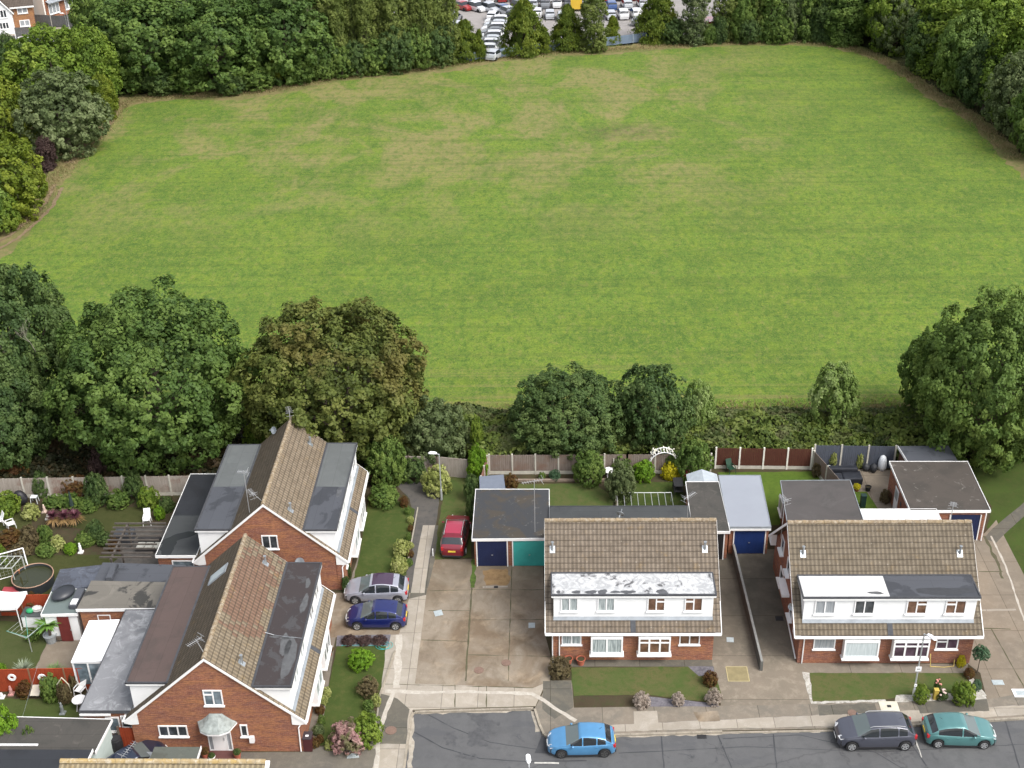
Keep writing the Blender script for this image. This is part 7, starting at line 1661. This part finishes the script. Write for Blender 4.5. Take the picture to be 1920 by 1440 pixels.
x,y = G(1832,1262); t = thing('standard_tree','small lollipop tree with thin stem at the corner of the right drive','tree',(x,y,0)); MB().tube((0,0,0),(0,0,1.3),.035,.025).build('trunk', M_bark, t); crown_obj('crown', BUSH[1], 'teal', t, (0,0,1.6), (.5,.5,.5))
# rows of heathers, border plants
rr = random.Random(9)
for i,px in enumerate((655,683,712)): shrub(['dark purple heather mound, left of three by the drive','dark purple heather mound, middle of three by the drive','dark purple heather mound, right of three by the drive'][i], px, 1200, 14, .35, 'purple', i)
B = [(600,1330),(606,1312),(603,1350),(596,1368),(600,1385),(612,1298),(690,1322),(698,1340),(590,1392),(618,1396)]
for i,(px,py) in enumerate(B): shrub('small flowering border plant beside the front lawn of the lower left house', px, py, 7+rr.uniform(0,4), .6, ['red','variegated','mid','grey'][i%4], i, 'border plants round the front lawn')
for i in range(7): shrub('low plant along the tarmac path edge of the upper lawn', 768+rr.uniform(-4,4), 958+i*16, 5+rr.uniform(0,3), .5, ['mid','variegated','red'][i%3], i, 'plants along the tarmac path edge')
L_ = [
 ('bright round bush at the left edge of the upper left garden',8,945,28,1.8,'bright'),('yellow and red shrub behind the white chairs',58,960,16,1.1,'variegated'),('dark conical shrub against the left back fence, first from left',76,908,16,2.0,'deep'),
 ('dark tall conifer against the back fence, left of two',180,918,22,2.8,'deep'),('dark conifer against the back fence, right of two',250,912,18,2.4,'deep'),('rusty shrub hanging on the back fence',140,912,24,1.6,'red'),
 ('clipped bright green square bush near the black extension',277,933,20,1.7,'bright'),('yellow green small bush left of the black extension',298,962,10,1.0,'lime'),('medium green shrub between the conifers and the clipped bush',222,935,20,1.3,'mid'),
 ('low grey shrub bed under the rusty shrub',130,940,22,1.0,'mid'),('shrub bed under the left conifer',165,945,20,.9,'mid'),('dark shrubs in front of the stone ledge',100,940,18,.9,'mid'),
 ('brown conical bush in the middle bed of the left garden',55,1005,18,1.6,'brownbush'),('bright yellow green shrub in the middle bed',108,1018,13,1.1,'variegated'),('fresh green low shrub beside the bright yellow one',132,1028,12,.8,'lime'),
 ('dark round tree-like shrub behind the middle bed',178,995,16,1.7,'deep'),('rusty topped round shrub at the end of the middle bed',215,1022,12,1.0,'red'),('olive shrub between the cordylines and the dark round shrub',160,1010,18,1.0,'mid'),
 ('green plants right of the brown conical bush',82,1000,14,1.3,'mid'),('low red green plants at the left edge of the middle bed',18,1008,22,1.0,'red'),('green low plants below the brown conical bush',85,1030,18,.8,'mid'),('leafy plant at the left edge near the goal',2,1040,10,1.8,'bright'),
 ('shrub at the left end of the middle bed',40,1030,20,.8,'brownbush'),('climbing plant mass beside the gazebo',62,1130,18,1.4,'red'),('green plants by the clothes line',60,1190,14,.7,'mid'),('round green bush in front of the red fence',95,1290,20,1.7,'mid'),
 ('sparse brown shrub in front of the red fence',45,1292,14,1.1,'red'),('small shrub at the right end of the red fence',138,1280,9,1.3,'brownbush'),('leafy lime bush growing over the black garage roof',12,1378,34,3.4,'lime'),('trailing green growth on the black garage roof',60,1398,14,2.7,'mid'),
 ('bright leaves at the left edge by the shady lawn',2,1255,10,.8,'lime'),('dark shrubs beside the pergola post',195,1010,14,.9,'deep'),('shrubs at the corner by the black extension',312,945,14,1.2,'deep'),
 ('reddish fern bush behind the left back fence',25,880,30,1.8,'red'),('purple elder behind the back fence',185,872,18,2.2,'purple'),('grey green shrubs under the right tree by the corner shed',1795,868,16,1.5,'mid'),
 ('dark leafy bush behind the slate blue fence posts',1535,880,12,1.2,'brownbush'),('yellow tipped potted palm by the slate fence, left of two',1562,862,7,1.4,'variegated'),('yellow tipped potted palm by the slate fence, right of two',1612,862,7,1.4,'variegated'),('bush against the white door of the mossy garage',1660,930,10,1.1,'brownbush'),
]
for i,(lb,cx,cy,r,h,mt) in enumerate(L_): shrub(lb, cx, cy, r, h, mt, i+1)

# ================================================================ far houses at the upper left
M_paleR = plain('cream_render', (.72,.69,.64), .8, var=.04, scale=.3); M_orange = m_brick('orange_brick', (.42,.20,.07), (.36,.16,.06), (.46,.24,.09)); M_fartile = m_tile('dark_far_tiles', (.13,.105,.09), (.10,.085,.075), lw=.02, orange=.05)
def far_house(label, x, y, W_, D_2, eave, rz, wallm, wins, gabled_front=False, front=None, wallname='wall'):
    t = thing('detached_house', label, 'house', (x, y, 0), rz); hx, hy = W_/2, D_2/2; rg_ = eave+hy*.85
    m = MB(); pts = [(-hy,0),(hy,0),(hy,eave),(0,rg_-.1),(-hy,eave)]; v = [(a, b, z) for a in (-hx, hx) for b, z in pts]
    m.add(v, [(0,4,3,2,1),(5,6,7,8,9)]+[(i,(i+1)%5,(i+1)%5+5,i+5) for i in range(5)]); m.build('wall', wallm, t)
    for s in (-1,1):
        q = [(-hx-.3,s*(hy+.4),eave-.3),(hx+.3,s*(hy+.4),eave-.3),(hx+.3,0,rg_),(-hx-.3,0,rg_)]
        MB().slab(q if s < 0 else [q[1],q[0],q[3],q[2]], .12).build('roof', M_fartile, t)
        MB().box(-hx-.3,hx+.3,s*(hy+.4),s*(hy+.45),eave-.5,eave-.25).build('fascia', M_fascia, t)
    for a, b, z0, z1, n in wins: window(t, 'x', a, b, z0, z1, -hy, -1, n, 'grey', fr=.14)
    if front:
        a, b, dpt, ev, mt = front; m = MB(); yb = -hy-dpt; c = (a+b)/2
        pts = [(a,0),(b,0),(b,ev),(c,ev+(b-a)*.62),(a,ev)]; v = [(px_, yy, z) for yy in (yb, -hy+1.5) for px_, z in pts]
        m.add(v, [(0,1,2,3,4),(9,8,7,6,5)]+[((i+1)%5,i,i+5,(i+1)%5+5) for i in range(5)]); w_ = m.build('gable_wing', mt, t)
        zt = ev+(b-a)*.62
        MB().slab([(a-.3,yb-.2,ev-.35),(c,yb-.2,zt+.1),(c,0,zt+.1),(a-.3,0,ev-.35)][::-1], .1).slab([(c,yb-.2,zt+.1),(b+.3,yb-.2,ev-.35),(b+.3,0,ev-.35),(c,0,zt+.1)][::-1], .1).build('wing_roof', M_fartile, t)
        m = MB(); 
        for p0, p1 in (((a-.3,ev-.38),(c,zt+.06)),((b+.3,ev-.38),(c,zt+.06))): m.tube((p0[0],yb-.22,p0[1]),(p1[0],yb-.22,p1[1]),.11,n=6)
        m.build('bargeboard', M_fascia, w_); window(t, 'x', c-.8, c+.8, ev-.9, ev+.5, yb, -1, 3, 'dark', fr=.12); window(t, 'x', c-.8, c+.8, .9, 2.1, yb, -1, 3, 'dark', fr=.12)
    return t
x,y = G(18,62); far_house('orange brick house with white front gable in the top left corner', x-1.6, y+3.6, 9.5, 7, 4.5, .35, M_orange, [(2.2,3.9,3.0,4.1,2),(2.2,3.9,.8,1.9,2)], front=(-1.9,1.3,1.2,3.7,M_render))
x,y = G(90,38); t = far_house('tall house showing a blank cream side wall, right of the orange brick one', x+4*math.cos(1.12)-4.5*math.sin(1.12), y+4*math.sin(1.12)+4.5*math.cos(1.12), 8, 9, 6.2, 1.12, m_brick('far_red_brick'), [(-3.4,-.8,3.4,5.0,3),(.6,3.2,3.4,5.0,3),(-3.4,-.8,.8,2.6,3),(.6,3.2,.8,2.6,3)])
MB().prism([(-4.03,-4.4),(-4.03,4.4),(-4.35,4.4),(-4.35,-4.4)], 0, 6.0).build('side_wall', M_paleR, t); MB().slab([(-3.8,-5.3,2.9),(3.8,-5.3,2.9),(3.8,-4.5,3.3),(-3.8,-4.5,3.3)], .1).build('porch_roof', M_lead, t)
x,y = G(-10,0); far_house('dark roofed house behind the orange brick one', x, y+6, 12, 9, 5.2, .3, M_orange, [])
panel_fence('garden_fence','dark grey board fence below the cream wall in the far top left',[G(52,48),G(98,50),G(142,52)],0,m_wood('dark_grey_boards',(.10,.10,.10),(.14,.14,.14),(.08,.09,.07)),M_cpost,2.0,4.0,board=False)
panel_fence('garden_fence','dark fence with white posts behind two white cars in the far top left',[G(30,72),G(60,70),G(105,72)],0,bpy.data.materials['dark_grey_boards'],M_wplas,1.8,3.6,board=False)
sheet('road', GP([(-60,68),(45,66),(150,66),(150,50),(50,52),(-60,60)]), -.04, M_pale)
sheet('grass_verge', GP([(-60,100),(150,95),(150,66),(-60,68)]), -.045, M_tarm)
far_car(*G(52,78,.6), .1, 'white', 'left of two in front of the dark fence in the top left corner'); far_car(*G(82,76,.6), .1, 'white', 'right of two in front of the dark fence in the top left corner')
x,y = G(131,58); lamp('tall street lamp at the far top left beside the dark oaks', x, y, 8.5, 2.6); x,y = G(134,95); lamp('shorter street lamp over the bright tree', x, y, 6.0, PI)
for i,(cx,cy,r,h,mt) in enumerate([(8,92,24,4.5,'deep'),(32,96,16,3.5,'deep'),(110,76,10,2.5,'mid'),(160,50,22,8,'mid')]): tpx('broadleaf_tree', ['dark bush cluster left of the two far white cars','small dark bush beside the cluster left of the white cars','little green bush below the far lamp post','mid green tree right of the far lamp post'][i], None, cx, cy, r, h, mt, FAR, i, base=-.05)
print('OBJECTS', len(bpy.data.objects), 'POLYS', sum(len(m.polygons) for m in bpy.data.meshes))
